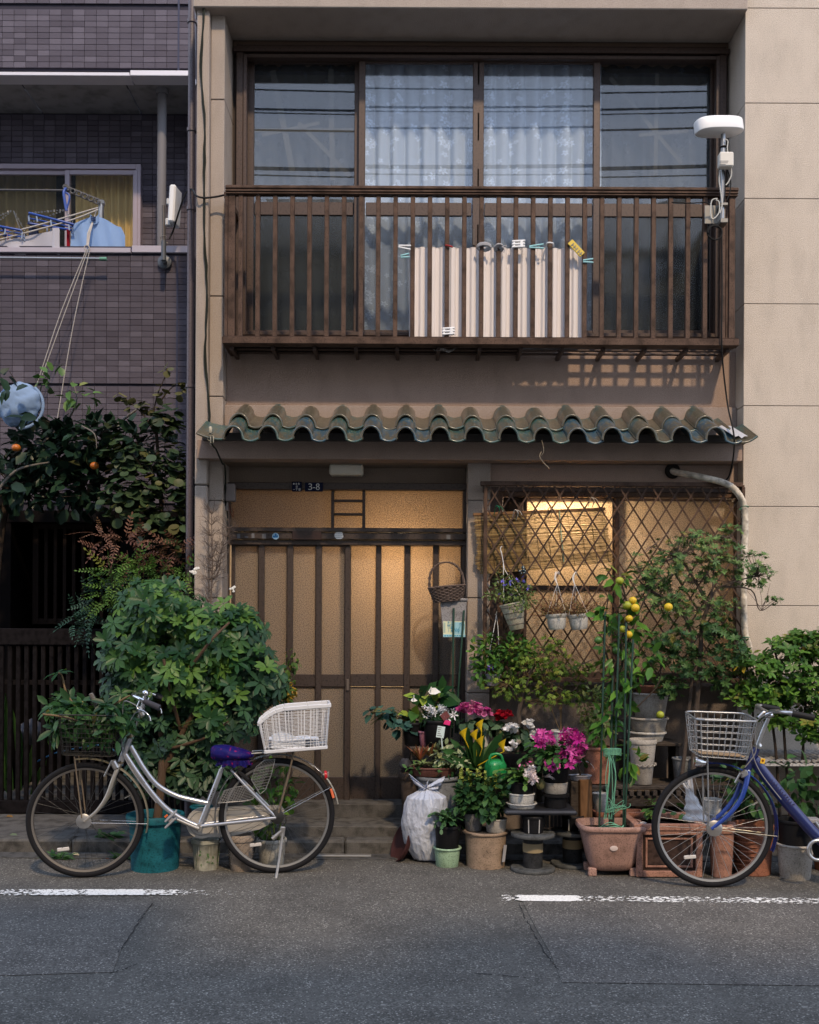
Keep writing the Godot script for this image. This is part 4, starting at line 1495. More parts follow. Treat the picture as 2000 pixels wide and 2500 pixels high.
	m.tube(spline([pp(1322, 1103, 0.35), pp(1318, 1115, 0.36), pp(1328, 1130, 0.36), pp(1342, 1144, 0.36)], 6), 0.0018, 4)
	m.tube(spline([pp(1323, 1075, 0.36), pp(1328, 1100, 0.37), pp(1322, 1112, 0.36)], 5), 0.0012, 4)
	single("dry_stalk", m, mat("dry_stalk", Color(0.45, 0.38, 0.28), 0.8), "dry pale stalk hanging below the middle of the eave tiles", "stalk")
	antennas()

func wicker_basket():
	var o := thing("wicker_basket", "brown wicker basket with an arched handle hung above the mail box", "basket")
	var c := pp(1093, 1450, 0.06)
	var dark := mat("wicker", Color(0.14, 0.105, 0.09), 0.75, 0.0, {"tex": tx.streak, "scale": 9.0})
	var bas := Basis(Vector3(0, 0, 1), 0.1)
	var rows := 10
	for r in rows:
		var f := r / 9.0
		var y := -0.05 + 0.1 * f
		var rx := 0.098 + 0.028 * f
		var rz := 0.062 + 0.02 * f
		var pts := []
		for k in 56:
			var a := TAU * k / 56.0
			var w: float = 0.0045 * (1 if (k / 2 + r) % 2 == 0 else -1) * (1 if k % 2 else 0.6)
			pts.append(c + bas * Vector3(cos(a) * (rx + w), y + R(-0.001, 0.001), sin(a) * (rz + w)))
		var m := MB.new()
		m.tube(pts, 0.0052 if r < 9 else 0.0075, 5, false, true)
		part(o, "woven_rod", m, dark)
	var st := MB.new()
	for k in 28:
		var a := TAU * k / 28.0
		st.tube([c + bas * Vector3(cos(a) * 0.097, -0.053, sin(a) * 0.061), c + bas * Vector3(cos(a) * 0.127, 0.052, sin(a) * 0.083)], 0.004, 5)
	st.ball(c + bas * Vector3(0, -0.05, 0), Vector3(0.096, 0.006, 0.06), 16, bas)
	part(o, "stakes", st, dark).set_meta("kind", "stuff")
	for s in 2:
		var h := MB.new()
		var pts := []
		for k in 31:
			var f := k / 30.0
			var a := PI * f
			pts.append(c + bas * Vector3(cos(a) * 0.12 + 0.006 * sin(f * 40 + s * PI), 0.05 + 0.17 * pow(sin(a), 0.75), 0.006 * cos(f * 40 + s * PI)))
		h.tube(pts, 0.0058, 6)
		part(o, "handle", h, dark)
	settle(o)

func mail_box():
	var o := thing("mail_box", "grey tapered mail box with a yellow and blue notice below the basket", "mail box")
	var z := 0.0
	var m := MB.new()
	var a := pp(1075, 1463, z + 0.09)
	var b := pp(1140, 1463, z + 0.09)
	var c := pp(1135, 1556, z + 0.09)
	var d := pp(1083, 1556, z + 0.09)
	m.extrude(PackedVector2Array([Vector2(d.x, d.y), Vector2(c.x, c.y), Vector2(b.x, b.y), Vector2(a.x, a.y)]), Vector3(0, 0, -0.02), Basis.IDENTITY, z + 0.11)
	part(o, "casing", m, plastic("mailbox_grey", Color(0.27, 0.265, 0.275), 0.5))
	m = MB.new()
	m.span(Vector3(a.x - 0.006, a.y - 0.01, -0.02), Vector3(b.x + 0.006, a.y + 0.008, z + 0.1), 0.003)
	part(o, "lid", m, mats.mailbox_grey)
	var zt := z + 0.091
	m = MB.new()
	m.span(pp(1082, 1554, zt), pp(1136, 1517, zt) + Vector3(0, 0, 0.0012))
	var nt := part(o, "notice", m, mat("notice_paper", Color(0.62, 0.64, 0.44), 0.6))
	m = MB.new()
	m.span(pp(1082, 1555, zt), pp(1136, 1549, zt) + Vector3(0, 0, 0.002))
	m.span(pp(1108, 1548, zt), pp(1135, 1519, zt) + Vector3(0, 0, 0.0018))
	part(nt, "print", m, mat("notice_sky", Color(0.28, 0.5, 0.58), 0.6))
	var ink := mat("notice_ink", Color(0.03, 0.26, 0.4), 0.6)
	var ho := [[0.05, 0.9, 0.3, 0.9], [0.05, 0.6, 0.3, 0.6], [0.05, 0.4, 0.3, 0.4], [0.1, 0.05, 0.3, 0.05], [0.65, 1.0, 0.65, 0.8], [0.4, 0.78, 1.0, 0.78], [0.6, 0.78, 0.4, 0.05], [0.6, 0.45, 0.92, 0.45], [0.92, 0.45, 0.85, 0.05]]
	var mon := [[0.05, 0.0, 0.05, 1.0], [0.95, 0.0, 0.95, 1.0], [0.05, 1.0, 0.4, 1.0], [0.6, 1.0, 0.95, 1.0], [0.4, 1.0, 0.4, 0.65], [0.6, 1.0, 0.6, 0.65], [0.3, 0.4, 0.7, 0.4], [0.3, 0.1, 0.7, 0.1], [0.3, 0.1, 0.3, 0.4], [0.7, 0.1, 0.7, 0.4]]
	var han := [[0.05, 0.95, 0.35, 0.95], [0.05, 0.3, 0.35, 0.3], [0.05, 0.3, 0.05, 0.95], [0.35, 0.3, 0.35, 0.95], [0.05, 0.62, 0.35, 0.62], [0.5, 0.95, 1.0, 0.95], [0.5, 0.95, 0.45, 0.05], [0.55, 0.65, 0.9, 0.65], [0.9, 0.65, 0.55, 0.05], [0.6, 0.5, 1.0, 0.05]]
	var uri := [[0.1, 0.88, 0.9, 0.88], [0.5, 1.0, 0.5, 0.68], [0.2, 0.68, 0.8, 0.68], [0.05, 0.5, 0.95, 0.5], [0.35, 0.45, 0.1, 0.05], [0.6, 0.45, 0.65, 0.08], [0.65, 0.08, 0.95, 0.1]]
	var oo := [[0.1, 0.75, 0.6, 0.75], [0.35, 1.0, 0.35, 0.2], [0.35, 0.2, 0.1, 0.3], [0.2, 0.5, 0.75, 0.45], [0.75, 0.45, 0.6, 0.1], [0.75, 0.8, 0.9, 0.7]]
	var ko := [[0.08, 0.2, 0.08, 0.95], [0.08, 0.2, 0.5, 0.2], [0.3, 0.3, 0.3, 0.95], [0.12, 0.6, 0.5, 0.6], [0.62, 0.9, 0.58, 0.1], [0.62, 0.9, 0.95, 0.95], [0.62, 0.6, 1.0, 0.6], [0.82, 0.6, 0.82, 0.05]]
	var ri := [[0.25, 0.95, 0.25, 0.4], [0.7, 0.95, 0.7, 0.45], [0.7, 0.45, 0.4, 0.05]]
	var ex := [[0.5, 0.95, 0.5, 0.35], [0.5, 0.12, 0.5, 0.05]]
	strokes(nt, "lettering", pp(1100, 1546, zt) + Vector3(0, 0, 0.0022), 0.022, [[0, 2.9, ho, 0.85], [0, 2.0, mon, 0.85], [0, 1.1, han, 0.85], [0, 0.2, uri, 0.85], [-1.0, 2.9, oo, 0.85], [-1.0, 2.0, ko, 0.85], [-1.0, 1.1, ri, 0.85], [-1.0, 0.2, ex, 0.85]], ink)
	var lines := MB.new()
	for k in 3:
		lines.span(pp(1083.5 + 1.6 * k, 1545, zt) + Vector3(0, 0, 0.0015), pp(1084.2 + 1.6 * k, 1520, zt) + Vector3(0, 0, 0.0022))
	for j in 8:
		lines.span(pp(1085 + 6 * j, 1553.2, zt) + Vector3(0, 0, 0.0022), pp(1089 + 6 * j, 1551, zt) + Vector3(0, 0, 0.0026))
	part(nt, "small_print", lines, ink)
	text(nt, "lettering", "No", pp(1115, 1538, zt) + Vector3(0, 0, 0.003), 0.026, ink)
	var hd := MB.new()
	var pts := []
	for q in [[1120, 1546], [1119, 1540], [1121, 1534], [1124, 1528], [1122, 1522], [1124, 1521], [1127, 1527], [1126, 1520], [1128, 1519], [1130, 1526], [1130, 1520], [1132, 1520], [1132, 1528], [1134, 1524], [1135, 1526], [1133, 1536], [1130, 1543], [1129, 1547]]:
		pts.append(pp(q[0], q[1], zt) + Vector3(0, 0, 0.003))
	hd.tube(pts, 0.0013, 4)
	part(nt, "hand_outline", hd, ink)
	settle(o)

func reed_blind():
	var o := thing("reed_blind", "split reed blind hanging crooked behind the diamond grille", "blind")
	var z := 0.028
	var a := pp(1157, 1259, z)
	var b := pp(1476, 1245, z)
	var c := pp(1173, 1402, z)
	var d := pp(1497, 1372, z)
	var m := MB.new()
	m.use_c = true
	var n := 74
	for k in n:
		var f := (k + 0.6) / n
		var l := a.lerp(c, f) + Vector3(R(-0.009, 0.006) + (-0.02 * smoothstep(0.55, 0.8, f) + 0.02 * smoothstep(0.8, 1.0, f)), R(-0.001, 0.001), 0.012 * sin(f * 5.0))
		var r := b.lerp(d, f) + Vector3(R(-0.006, 0.008), R(-0.001, 0.001), 0.012 * sin(f * 5.0 + 0.5))
		var mid := (l + r) / 2 + Vector3(0, -0.006 * f, 0.004)
		var tone := R(0, 1)
		m.tint = Color(0.20, 0.13, 0.055).lerp(Color(0.46, 0.33, 0.15), tone * tone)
		if rng.randf() < 0.14: m.tint = Color(0.11, 0.07, 0.035)
		m.tube([l, l.lerp(mid, 0.5) + Vector3(0, R(-0.0008, 0.0008), 0), mid, mid.lerp(r, 0.5) + Vector3(0, R(-0.0008, 0.0008), 0), r], R(0.0019, 0.0026), 5)
	part(o, "reeds", m, mat("reed", Color.WHITE, 0.6, 0.0, {"vc": true, "back": Color(0.35, 0.3, 0.18)})).set_meta("kind", "stuff")
	m = MB.new()
	m.box((a + b) / 2 + Vector3(0, 0.008, 0), Vector3(a.distance_to(b) + 0.01, 0.019, 0.012), Basis(Vector3(0, 0, 1), atan2(b.y - a.y, b.x - a.x)), 0.003)
	part(o, "head_batten", m, mat("batten", Color(0.2, 0.11, 0.055), 0.6))
	m = MB.new()
	for k in 12:
		var f := 0.03 + 0.0855 * k
		for s in [-0.004, 0.004]:
			m.tube([a.lerp(b, f) + Vector3(0, 0, s), a.lerp(b, f).lerp(c.lerp(d, f), 0.5) + Vector3(R(-0.004, 0.004), 0, s * 2 + 0.008), c.lerp(d, f) + Vector3(0, 0, s - 0.008)], 0.0013, 4)
	part(o, "warp_threads", m, mat("thread_dark", Color(0.03, 0.025, 0.02), 0.8)).set_meta("kind", "stuff")
	m = MB.new()
	m.tube(spline([pp(1366, 1247, z + 0.015), pp(1369, 1290, z + 0.02), pp(1373, 1330, z + 0.022), pp(1377, 1372, z + 0.02)], 6), 0.0045, 6)
	part(o, "green_ribbon", m, mat("ribbon_green", Color(0.2, 0.3, 0.22), 0.6))
	for e in [[1212, 1235, 0.01, 0.15, 0.08], [1257, 1245, 0.45, 0.45, 0.42], [1340, 1240, 0.3, 0.22, 0.15], [1443, 1215, 0.4, 0.36, 0.3]]:
		m = MB.new()
		m.tube(spline([pp(e[0] - 6, e[1] + 22, 0.05), pp(e[0], e[1], 0.095), pp(e[0] + 8, e[1] + 8, 0.09), pp(e[0] + 3, e[1] + 24, 0.05)], 6), 0.003, 5)
		m.tube(spline([pp(e[0], e[1], 0.095), pp(e[0] + 12, e[1] + 3, 0.095), pp(e[0] + 17, e[1] + 12, 0.09)], 5), 0.0025, 5)
		part(o, "knot", m, mat("knot_%d" % int(e[0]), Color(e[2], e[3], e[4]), 0.6))
	settle(o)

func antennas():
	var o := thing("oval_antenna", "white oval television antenna on a mast at the balcony's right end", "antenna")
	var z := 0.27
	var wh := mat("antenna_white", Color(0.74, 0.75, 0.76), 0.4)
	var m := MB.new()
	var bs := Basis(Vector3(0, 0, 1), 0.13) * Basis(Vector3(0, 1, 0), 0.25)
	m.lathe([Vector2(0.0, -0.04), Vector2(0.95, -0.04), Vector2(0.99, -0.036), Vector2(1.0, -0.028), Vector2(1.0, 0.03), Vector2(0.985, 0.038), Vector2(0.95, 0.042), Vector2(0, 0.044)], 48, pp(1755, 310, z), bs, 2.9, 0.172, 0.075)
	part(o, "slab", m, wh)
	m = MB.new()
	m.tube([pp(1766, 328, z), pp(1764, 420, z)], 0.0165, 14)
	m.tube([pp(1764, 420, z), pp(1763, 540, z)], 0.014, 14)
	part(o, "mast", m, mat("steel_grey", Color(0.3, 0.31, 0.32), 0.35, 0.7))
	m = MB.new()
	m.span(pp(1751, 415, z + 0.02), pp(1785, 380, z + 0.02) + Vector3(0, 0, 0.06), 0.007)
	var bx := part(o, "booster_box", m, mat("booster_cream", Color(0.62, 0.6, 0.55), 0.5))
	m = MB.new()
	for k in 4:
		m.span(pp(1757, 406 - 4 * k, z + 0.08), pp(1757 + R(14, 24), 404.6 - 4 * k, z + 0.08) + Vector3(0, 0, 0.001))
	part(bx, "print", m, mats.ink_grey)
	m = MB.new()
	m.span(pp(1720, 547, z - 0.06), pp(1770, 502, z - 0.06) + Vector3(0, 0, 0.006), 0.002)
	m.box(pp(1763, 545, z - 0.02), Vector3(0.05, 0.03, 0.1), Basis.IDENTITY, 0.003)
	m.box(pp(1763, 505, z - 0.02), Vector3(0.05, 0.02, 0.1), Basis.IDENTITY, 0.003)
	part(o, "clamp_plate", m, mat("clamp_steel", Color(0.2, 0.19, 0.17), 0.4, 0.7))
	m = MB.new()
	m.tube(arc(pp(1766, 360, z), 0.02, 0, TAU, 14, Vector3.RIGHT, Vector3.BACK), 0.006, 6)
	part(o, "mast_band", m, mats.cable_black)
	var cw := mat("cable_white", Color(0.45, 0.45, 0.42), 0.5)
	for c in [[[1770, 340], [1777, 345], [1776, 365], [1782, 400], [1786, 425], [1778, 445], [1772, 452]], [[1758, 415], [1756, 440], [1760, 470], [1763, 500], [1758, 520]], [[1752, 485], [1738, 490], [1735, 520], [1740, 535], [1755, 520], [1756, 495], [1748, 488]]]:
		var p := []
		for q in c: p.append(pp(q[0], q[1], z + 0.03))
		m = MB.new()
		m.tube(spline(p, 6), 0.0045, 6)
		part(o, "white_cable", m, cw)
	for c in [[[1776, 415], [1784, 440], [1782, 470], [1774, 490]], [[1768, 415], [1771, 450], [1768, 500]], [[1640, 494], [1690, 496], [1720, 494], [1735, 500]]]:
		var p := []
		for q in c: p.append(pp(q[0], q[1], z + 0.02))
		m = MB.new()
		m.tube(spline(p, 6), 0.004, 6)
		part(o, "black_lead", m, mats.cable_black)
	m = MB.new()
	m.tube(arc(pp(1745, 567, z), 0.05, -2.2, 3.9, 24), 0.005, 6)
	m.tube(arc(pp(1746, 568, z + 0.01), 0.047, -2.6, 3.2, 24), 0.005, 6)
	part(o, "cable_coil", m, mats.cable_black)
	settle(o)
	o = thing("panel_antenna", "flat white panel antenna on a bent pipe beside the tiled balcony", "antenna")
	z = -1.36
	m = MB.new()
	m.box(pp(427, 505, z), Vector3(0.055, 0.31, 0.16), Basis(Vector3(0, 0, 1), -0.05) * Basis(Vector3(0, 1, 0), -0.12), 0.012)
	part(o, "panel", m, wh)
	m = MB.new()
	m.box(pp(414, 494, z), Vector3(0.04, 0.05, 0.05), Basis.IDENTITY, 0.005)
	m.box(pp(413, 544, z), Vector3(0.05, 0.06, 0.06), Basis.IDENTITY, 0.005)
	part(o, "bracket", m, mat("bracket_white", Color(0.5, 0.5, 0.5), 0.5))
	m = MB.new()
	m.tube([pp(399, 502, z), pp(400, 545, z), pp(400, 600, z)], 0.013, 10)
	part(o, "pipe", m, mat("rusty_steel", Color(0.1, 0.09, 0.085), 0.6, 0.5))
	m = MB.new()
	m.tube([pp(400, 588, z), pp(400, 636, z)], 0.021, 12)
	m.lathe([Vector2(0.06, 0), Vector2(0.058, 0.02), Vector2(0.03, 0.035), Vector2(0.0, 0.036)], 24, pp(403, 641, -1.52), Basis(Vector3.RIGHT, PI / 2))
	m.tube([pp(403, 641, -1.5), pp(400, 636, z)], 0.02, 12)
	part(o, "foot", m, mat("foot_green", Color(0.085, 0.095, 0.11), 0.5, 0.4))
	m = MB.new()
	for k in 9:
		m.tube(arc(pp(402 + R(-4, 5), 590 + R(-9, 9), z), R(0.02, 0.035), R(0, 3), R(3, 6), 8, Vector3.RIGHT, Vector3(0, R(0.3, 1), R(-1, 1)).normalized()), 0.002, 4)
	part(o, "string", m, mat("string_grey", Color(0.3, 0.29, 0.27), 0.8))
	settle(o)
	m = MB.new()
	m.tube(spline([pp(414, 582, z), pp(424, 560, z), pp(436, 520, -1.2), pp(448, 485, -0.9), pp(459, 465, -0.5), pp(470, 463, -0.2), pp(480, 478, 0.08), pp(500, 483, 0.09), pp(530, 480, 0.08), pp(552, 476, 0.1), pp(568, 482, 0.12)], 7), 0.007, 6)
	single("black_cable", m, mats.cable_black, "black cable strung from the panel antenna across the left pillar to the balcony", "cable")

# ======================================================================= leaves, pots
func leaf_mesh(L: float, W: float, curl := 0.2, fold := 0.25, wide := 0.4) -> MB:
	var m := MB.new()
	m.leaf(Vector3.ZERO, Vector3.FORWARD, Vector3.UP, L, W, curl, fold, wide)
	return m
func whorl_mesh(n: int, L: float, W: float, lift: float, curl: float, stalk := 0.0, jit := 0.25, fold := 0.25, wide := 0.45) -> ArrayMesh:
	var m := MB.new()
	if stalk > 0.0:
		m.tube([Vector3(0, -stalk, 0.0), Vector3(0, -stalk * 0.4, 0.01), Vector3.ZERO], 0.02 * stalk + 0.001, 4, false)
	for k in n:
		var a := TAU * (k + R(-jit, jit)) / n
		var d := Vector3(cos(a), lift + R(-0.2, 0.2), sin(a)).normalized()
		m.leaf(Vector3(cos(a), 0, sin(a)) * L * 0.06, d, Vector3.UP if absf(d.y) < 0.9 else Vector3(-cos(a), 0.3, -sin(a)).normalized(), L * R(0.75, 1.1), W * R(0.85, 1.1), curl + R(-0.1, 0.1), fold, wide)
	return m.mesh()
func spray_mesh(n: int, L: float, leaf_l: float, leaf_w: float, droop := 0.3) -> ArrayMesh:
	var m := MB.new()
	var pts := []
	for k in n + 1:
		var f := float(k) / n
		pts.append(Vector3(0, -droop * L * f * f, -L * f))
	m.tube(pts, 0.0012 + 0.01 * leaf_w, 4, false)
	for k in range(1, n + 1):
		var f := float(k) / n
		for s in ([-1.0, 1.0] if k < n else [0.0]):
			var d := Vector3(s * 0.9, R(-0.2, 0.15), -0.55 - (1.0 if s == 0 else 0.0)).normalized()
			m.leaf(pts[k], d, Vector3(R(-0.2, 0.2), 1, 0).normalized(), leaf_l * R(0.8, 1.1) * (1.0 - 0.3 * f), leaf_w * R(0.8, 1.1), 0.15, 0.2)
	return m.mesh()
func along(dir: Vector3, up: Vector3, s := 1.0) -> Basis:
	var z := -dir.normalized()
	var x := up.cross(z)
	if x.length() < 0.01:
		x = Vector3.RIGHT.cross(z)
	x = x.normalized()
	return Basis(x, z.cross(x), z).scaled(Vector3.ONE * s)
func crown_spots(blobs: Array, count: int, shell := 0.4) -> Array:
	var w := []
	var tot := 0.0
	for b in blobs:
		tot += pow(b[3] * b[4] * b[5] * 400.0, 0.667)
		w.append(tot)
	var out := []
	for k in count:
		var q := R(0, tot)
		var j := 0
		while w[j] < q: j += 1
		var b: Array = blobs[j]
		var d := rdir()
		var r := pow(rng.randf(), shell)
		var s := sc(b[2])
		var off := Vector3(d.x * b[3] * s, d.y * b[4] * s, d.z * b[5]) * r
		out.append([pp(b[0], b[1], b[2]) + off, d])
	return out
func crown(o: Node3D, called: String, meshes: Array, m: Material, blobs: Array, count: int, s0: float, s1: float, c0: Color, c1: Color, up := 0.7, shell := 0.4, flat := false):
	var sp := crown_spots(blobs, count, shell)
	var n := meshes.size()
	var xf := []
	var co := []
	for k in n:
		xf.append([])
		co.append([])
	for e in sp:
		var nn: Vector3 = (e[1] * 0.6 + Vector3(0, up, 0.25) + rdir() * 0.55).normalized()
		var side := rdir()
		var dir: Vector3 = (e[1] * 0.9 + side * 0.8 + Vector3(0, -0.1, 0.15)).normalized()
		var bs := along(dir, nn, R(s0, s1)) if not flat else (along((side - nn * side.dot(nn)).normalized(), nn, R(s0, s1)))
		var k := rng.randi() % n
		xf[k].append(Transform3D(bs, e[0]))
		var f := rng.randf()
		var cc := c0.lerp(c1, f * f * 0.6 + 0.4 * f)
		if rng.randf() < 0.045: cc = cc.lerp(Color(0.26, 0.19, 0.04), R(0.2, 0.7) * clampf(c1.g * 6.0, 0, 1))
		co[k].append(cc)
	for k in n:
		if xf[k].size():
			scatter(o, called, meshes[k] if meshes[k] is Mesh else meshes[k].mesh(), m, xf[k], co[k])
func limb(m: MB, pts: Array, r0: float, r1: float, sides := 7, wob := 0.012):
	var q := []
	for k in pts.size():
		q.append(pts[k] + (Vector3(R(-1, 1), 0, R(-1, 1)) * wob if k > 0 else Vector3.ZERO))
	var p := spline(q, 5)
	var r := []
	for k in p.size():
		r.append(lerpf(r0, r1, float(k) / (p.size() - 1)) * R(0.94, 1.06))
	m.tube(p, r, sides)
func twigs(m: MB, from: Array, blobs: Array, count: int, r: float):
	var sp := crown_spots(blobs, count, 0.25)
	for e in sp:
		var best: Vector3 = from[0]
		for p in from:
			if p.distance_to(e[0]) < best.distance_to(e[0]) and p.y < e[0].y + 0.05:
				best = p
		var mid: Vector3 = best.lerp(e[0], 0.5) + Vector3(0, -0.08 * best.distance_to(e[0]), 0) + rdir() * 0.02
		m.tube(spline([best, mid, e[0]], 3), [r, r * 0.9, r * 0.8, r * 0.7, r * 0.6, r * 0.5, r * 0.4], 4, false)

func pot_profile(r0: float, r1: float, h: float, lip: float, lh: float, th := 0.006) -> Array:
	var p := [Vector2(0, 0), Vector2(r0 - 0.004, 0), Vector2(r0, 0.004), Vector2(lerpf(r0, r1, (h - lh) / h), h - lh)]
	if lip > 0.0:
		p += [Vector2(r1 + lip * 0.8, h - lh + 0.002), Vector2(r1 + lip, h - lh + 0.005), Vector2(r1 + lip, h - 0.004), Vector2(r1 + lip - 0.003, h)]
	else:
		p += [Vector2(r1, h - 0.003), Vector2(r1 - 0.002, h)]
	p += [Vector2(r1 - th, h), Vector2(r1 - th - 0.002, h - 0.006), Vector2(lerpf(r0, r1, 0.75) - th, h * 0.78)]
	return p
func soil_mat() -> StandardMaterial3D:
	return mat("soil", Color(0.035, 0.026, 0.018), 0.95, 0.0, {"tex": tx.fine_mul, "bump": tx.fine, "h": 0.8, "scale": 4.0})
func pot(called: String, label: String, c: Vector3, r0: float, r1: float, h: float, m: Material, lip := 0.006, lh := 0.03, o := {}) -> Node3D:
	var t := thing(called, label, o.get("cat", "pot"), o.get("group", ""))
	pot_into(t, "body", c, r0, r1, h, m, lip, lh, o)
	return t
func pot_into(t: Node3D, called: String, c: Vector3, r0: float, r1: float, h: float, m: Material, lip := 0.006, lh := 0.03, o := {}):
	var q := MB.new()
	var seg: int = o.get("seg", 32)
	q.lathe(pot_profile(r0, r1, h, lip, lh), seg, c, Basis(Vector3.UP, o.get("turn", 0.0)), o.get("sq", 2.0), o.get("sx", 1.0), o.get("sz", 1.0))
	part(t, called, q, m)
	if o.get("soil", true):
		var s := MB.new()
		var k := lerpf(r0, r1, 0.85) - 0.006
		s.lathe([Vector2(k, h * 0.86), Vector2(k * 0.6, h * 0.875), Vector2(0, h * 0.88)], seg, c, Basis(Vector3.UP, o.get("turn", 0.0)), o.get("sq", 2.0), o.get("sx", 1.0), o.get("sz", 1.0))
		part(t, "soil", s, soil_mat())
# a pot read off the picture: left and right edge at the rim, rim height, base middle; standing on level y
func pot_px(called: String, label: String, x0: float, x1: float, ytop: float, ybase: float, wbase: float, m: Material, lip := 0.006, lh := 0.03, o := {}) -> Node3D:
	var z: float = o.get("z", -99.0)
	var xm := (x0 + x1) / 2
	if z < -90.0:
		z = gz(xm, ybase, o.get("y", 0.0))
		z -= wbase / 2 * sc(z)
	var s := sc(z)
	var b := pp(xm, ybase, z)
	b.y = o.get("y", b.y)
	var h: float = pp(xm, ytop, z).y - b.y
	return pot(called, label, b, wbase / 2 * s, (x1 - x0) / 2 * s - lip, h, m, lip, lh, o)

# ======================================================================= the dark alley at the left
func fence_and_alley():
	var o := thing("slat_fence", "low black slatted fence in front of the dark alley", "fence")
	var z := -0.54
	var dk := mat("fence_black", Color(0.011, 0.0095, 0.011), 0.8, 0.0, {"tex": tx.streak, "scale": 2.0, "spec": 0.18})
	var m := MB.new()
	m.span(Vector3(pp(-800, 0, z).x, pp(0, 1574, z).y, z - 0.03), Vector3(pp(470, 0, z).x, pp(0, 1534, z).y, z + 0.03), 0.004)
	part(o, "top_rail", m, dk)
	m = MB.new()
	m.span(Vector3(pp(-800, 0, z).x, pp(0, 1984, z).y, z - 0.03), Vector3(pp(470, 0, z).x, pp(0, 1953, z).y, z + 0.03), 0.004)
	part(o, "bottom_rail", m, dk)
	m = MB.new()
	m.span(Vector3(pp(-800, 0, z).x, pp(0, 1672, z).y, z - 0.035), Vector3(pp(470, 0, z).x, pp(0, 1660, z).y, z - 0.015), 0.002)
	part(o, "middle_rail", m, dk)
	for k in 62:
		m = MB.new()
		var x := pp(-787.2 + 20.3 * k, 1750, z).x
		m.span(Vector3(x - 0.0155, pp(0, 1955, z).y, z - 0.012), Vector3(x + 0.0155, pp(0, 1572, z).y, z + 0.015), 0.003)
		part(o, "slat", m, dk)
	settle(o)
	var li := thing("strap_leaf_lily", "lily with long bright strap leaves behind the black fence", "plant")
	var lm := leaf_mat("leaf_lily", 0.4, 0.5)
	var xs := []
	for e in [[10, 1900, 25, 1690], [15, 1900, -20, 1730], [40, 1930, 60, 1770], [60, 1940, 95, 1800], [75, 1940, 125, 1850], [30, 1930, 10, 1760], [90, 1950, 140, 1880], [50, 1930, 40, 1720], [20, 1940, -30, 1820]]:
		var q := MB.new()
		q.use_c = true
		q.tint = Color(0.035, 0.12, 0.03).lerp(Color(0.09, 0.2, 0.05), rng.randf())
		var a := pp(e[0], e[1], -0.9)
		var b := pp(e[2], e[3], -0.75 + R(-0.1, 0.1))
		var wd := R(0.022, 0.032)
		q.grid(2, 9, func(u: float, v: float):
			var c := a.lerp(b, v) + Vector3(0, 0.12 * v * (1 - v), 0.1 * v * v)
			return c + Vector3((u - 0.5) * 2.0 * wd * sin(PI * (0.12 + 0.88 * v) * 0.98), 0, absf(u - 0.5) * -0.02))
		part(li, "leaf", q, lm)
	settle(li)
	m = MB.new()
	m.grid(20, 12, func(u: float, v: float):
		var a := TAU * u
		var r := 0.13 * sin(PI * v) * (1.0 + 0.12 * sin(a * 5 + v * 9))
		return pp(78, 1790, -1.0) + Vector3(cos(a) * r, -0.1 + 0.22 * v, sin(a) * r))
	single("grey_sack", m, mat("sack_grey", Color(0.13, 0.13, 0.15), 0.8), "crumpled grey sack lying behind the fence slats", "sack")
	m = MB.new()
	m.tube(spline([pp(60, 1875, -0.9), pp(110, 1850, -0.85), pp(150, 1835, -0.85), pp(260, 1820, -0.9), pp(300, 1870, -0.9)], 6), 0.007, 6)
	single("blue_hose", m, mat("hose_blue", Color(0.03, 0.12, 0.28), 0.5), "thin blue hose looped behind the fence", "hose")

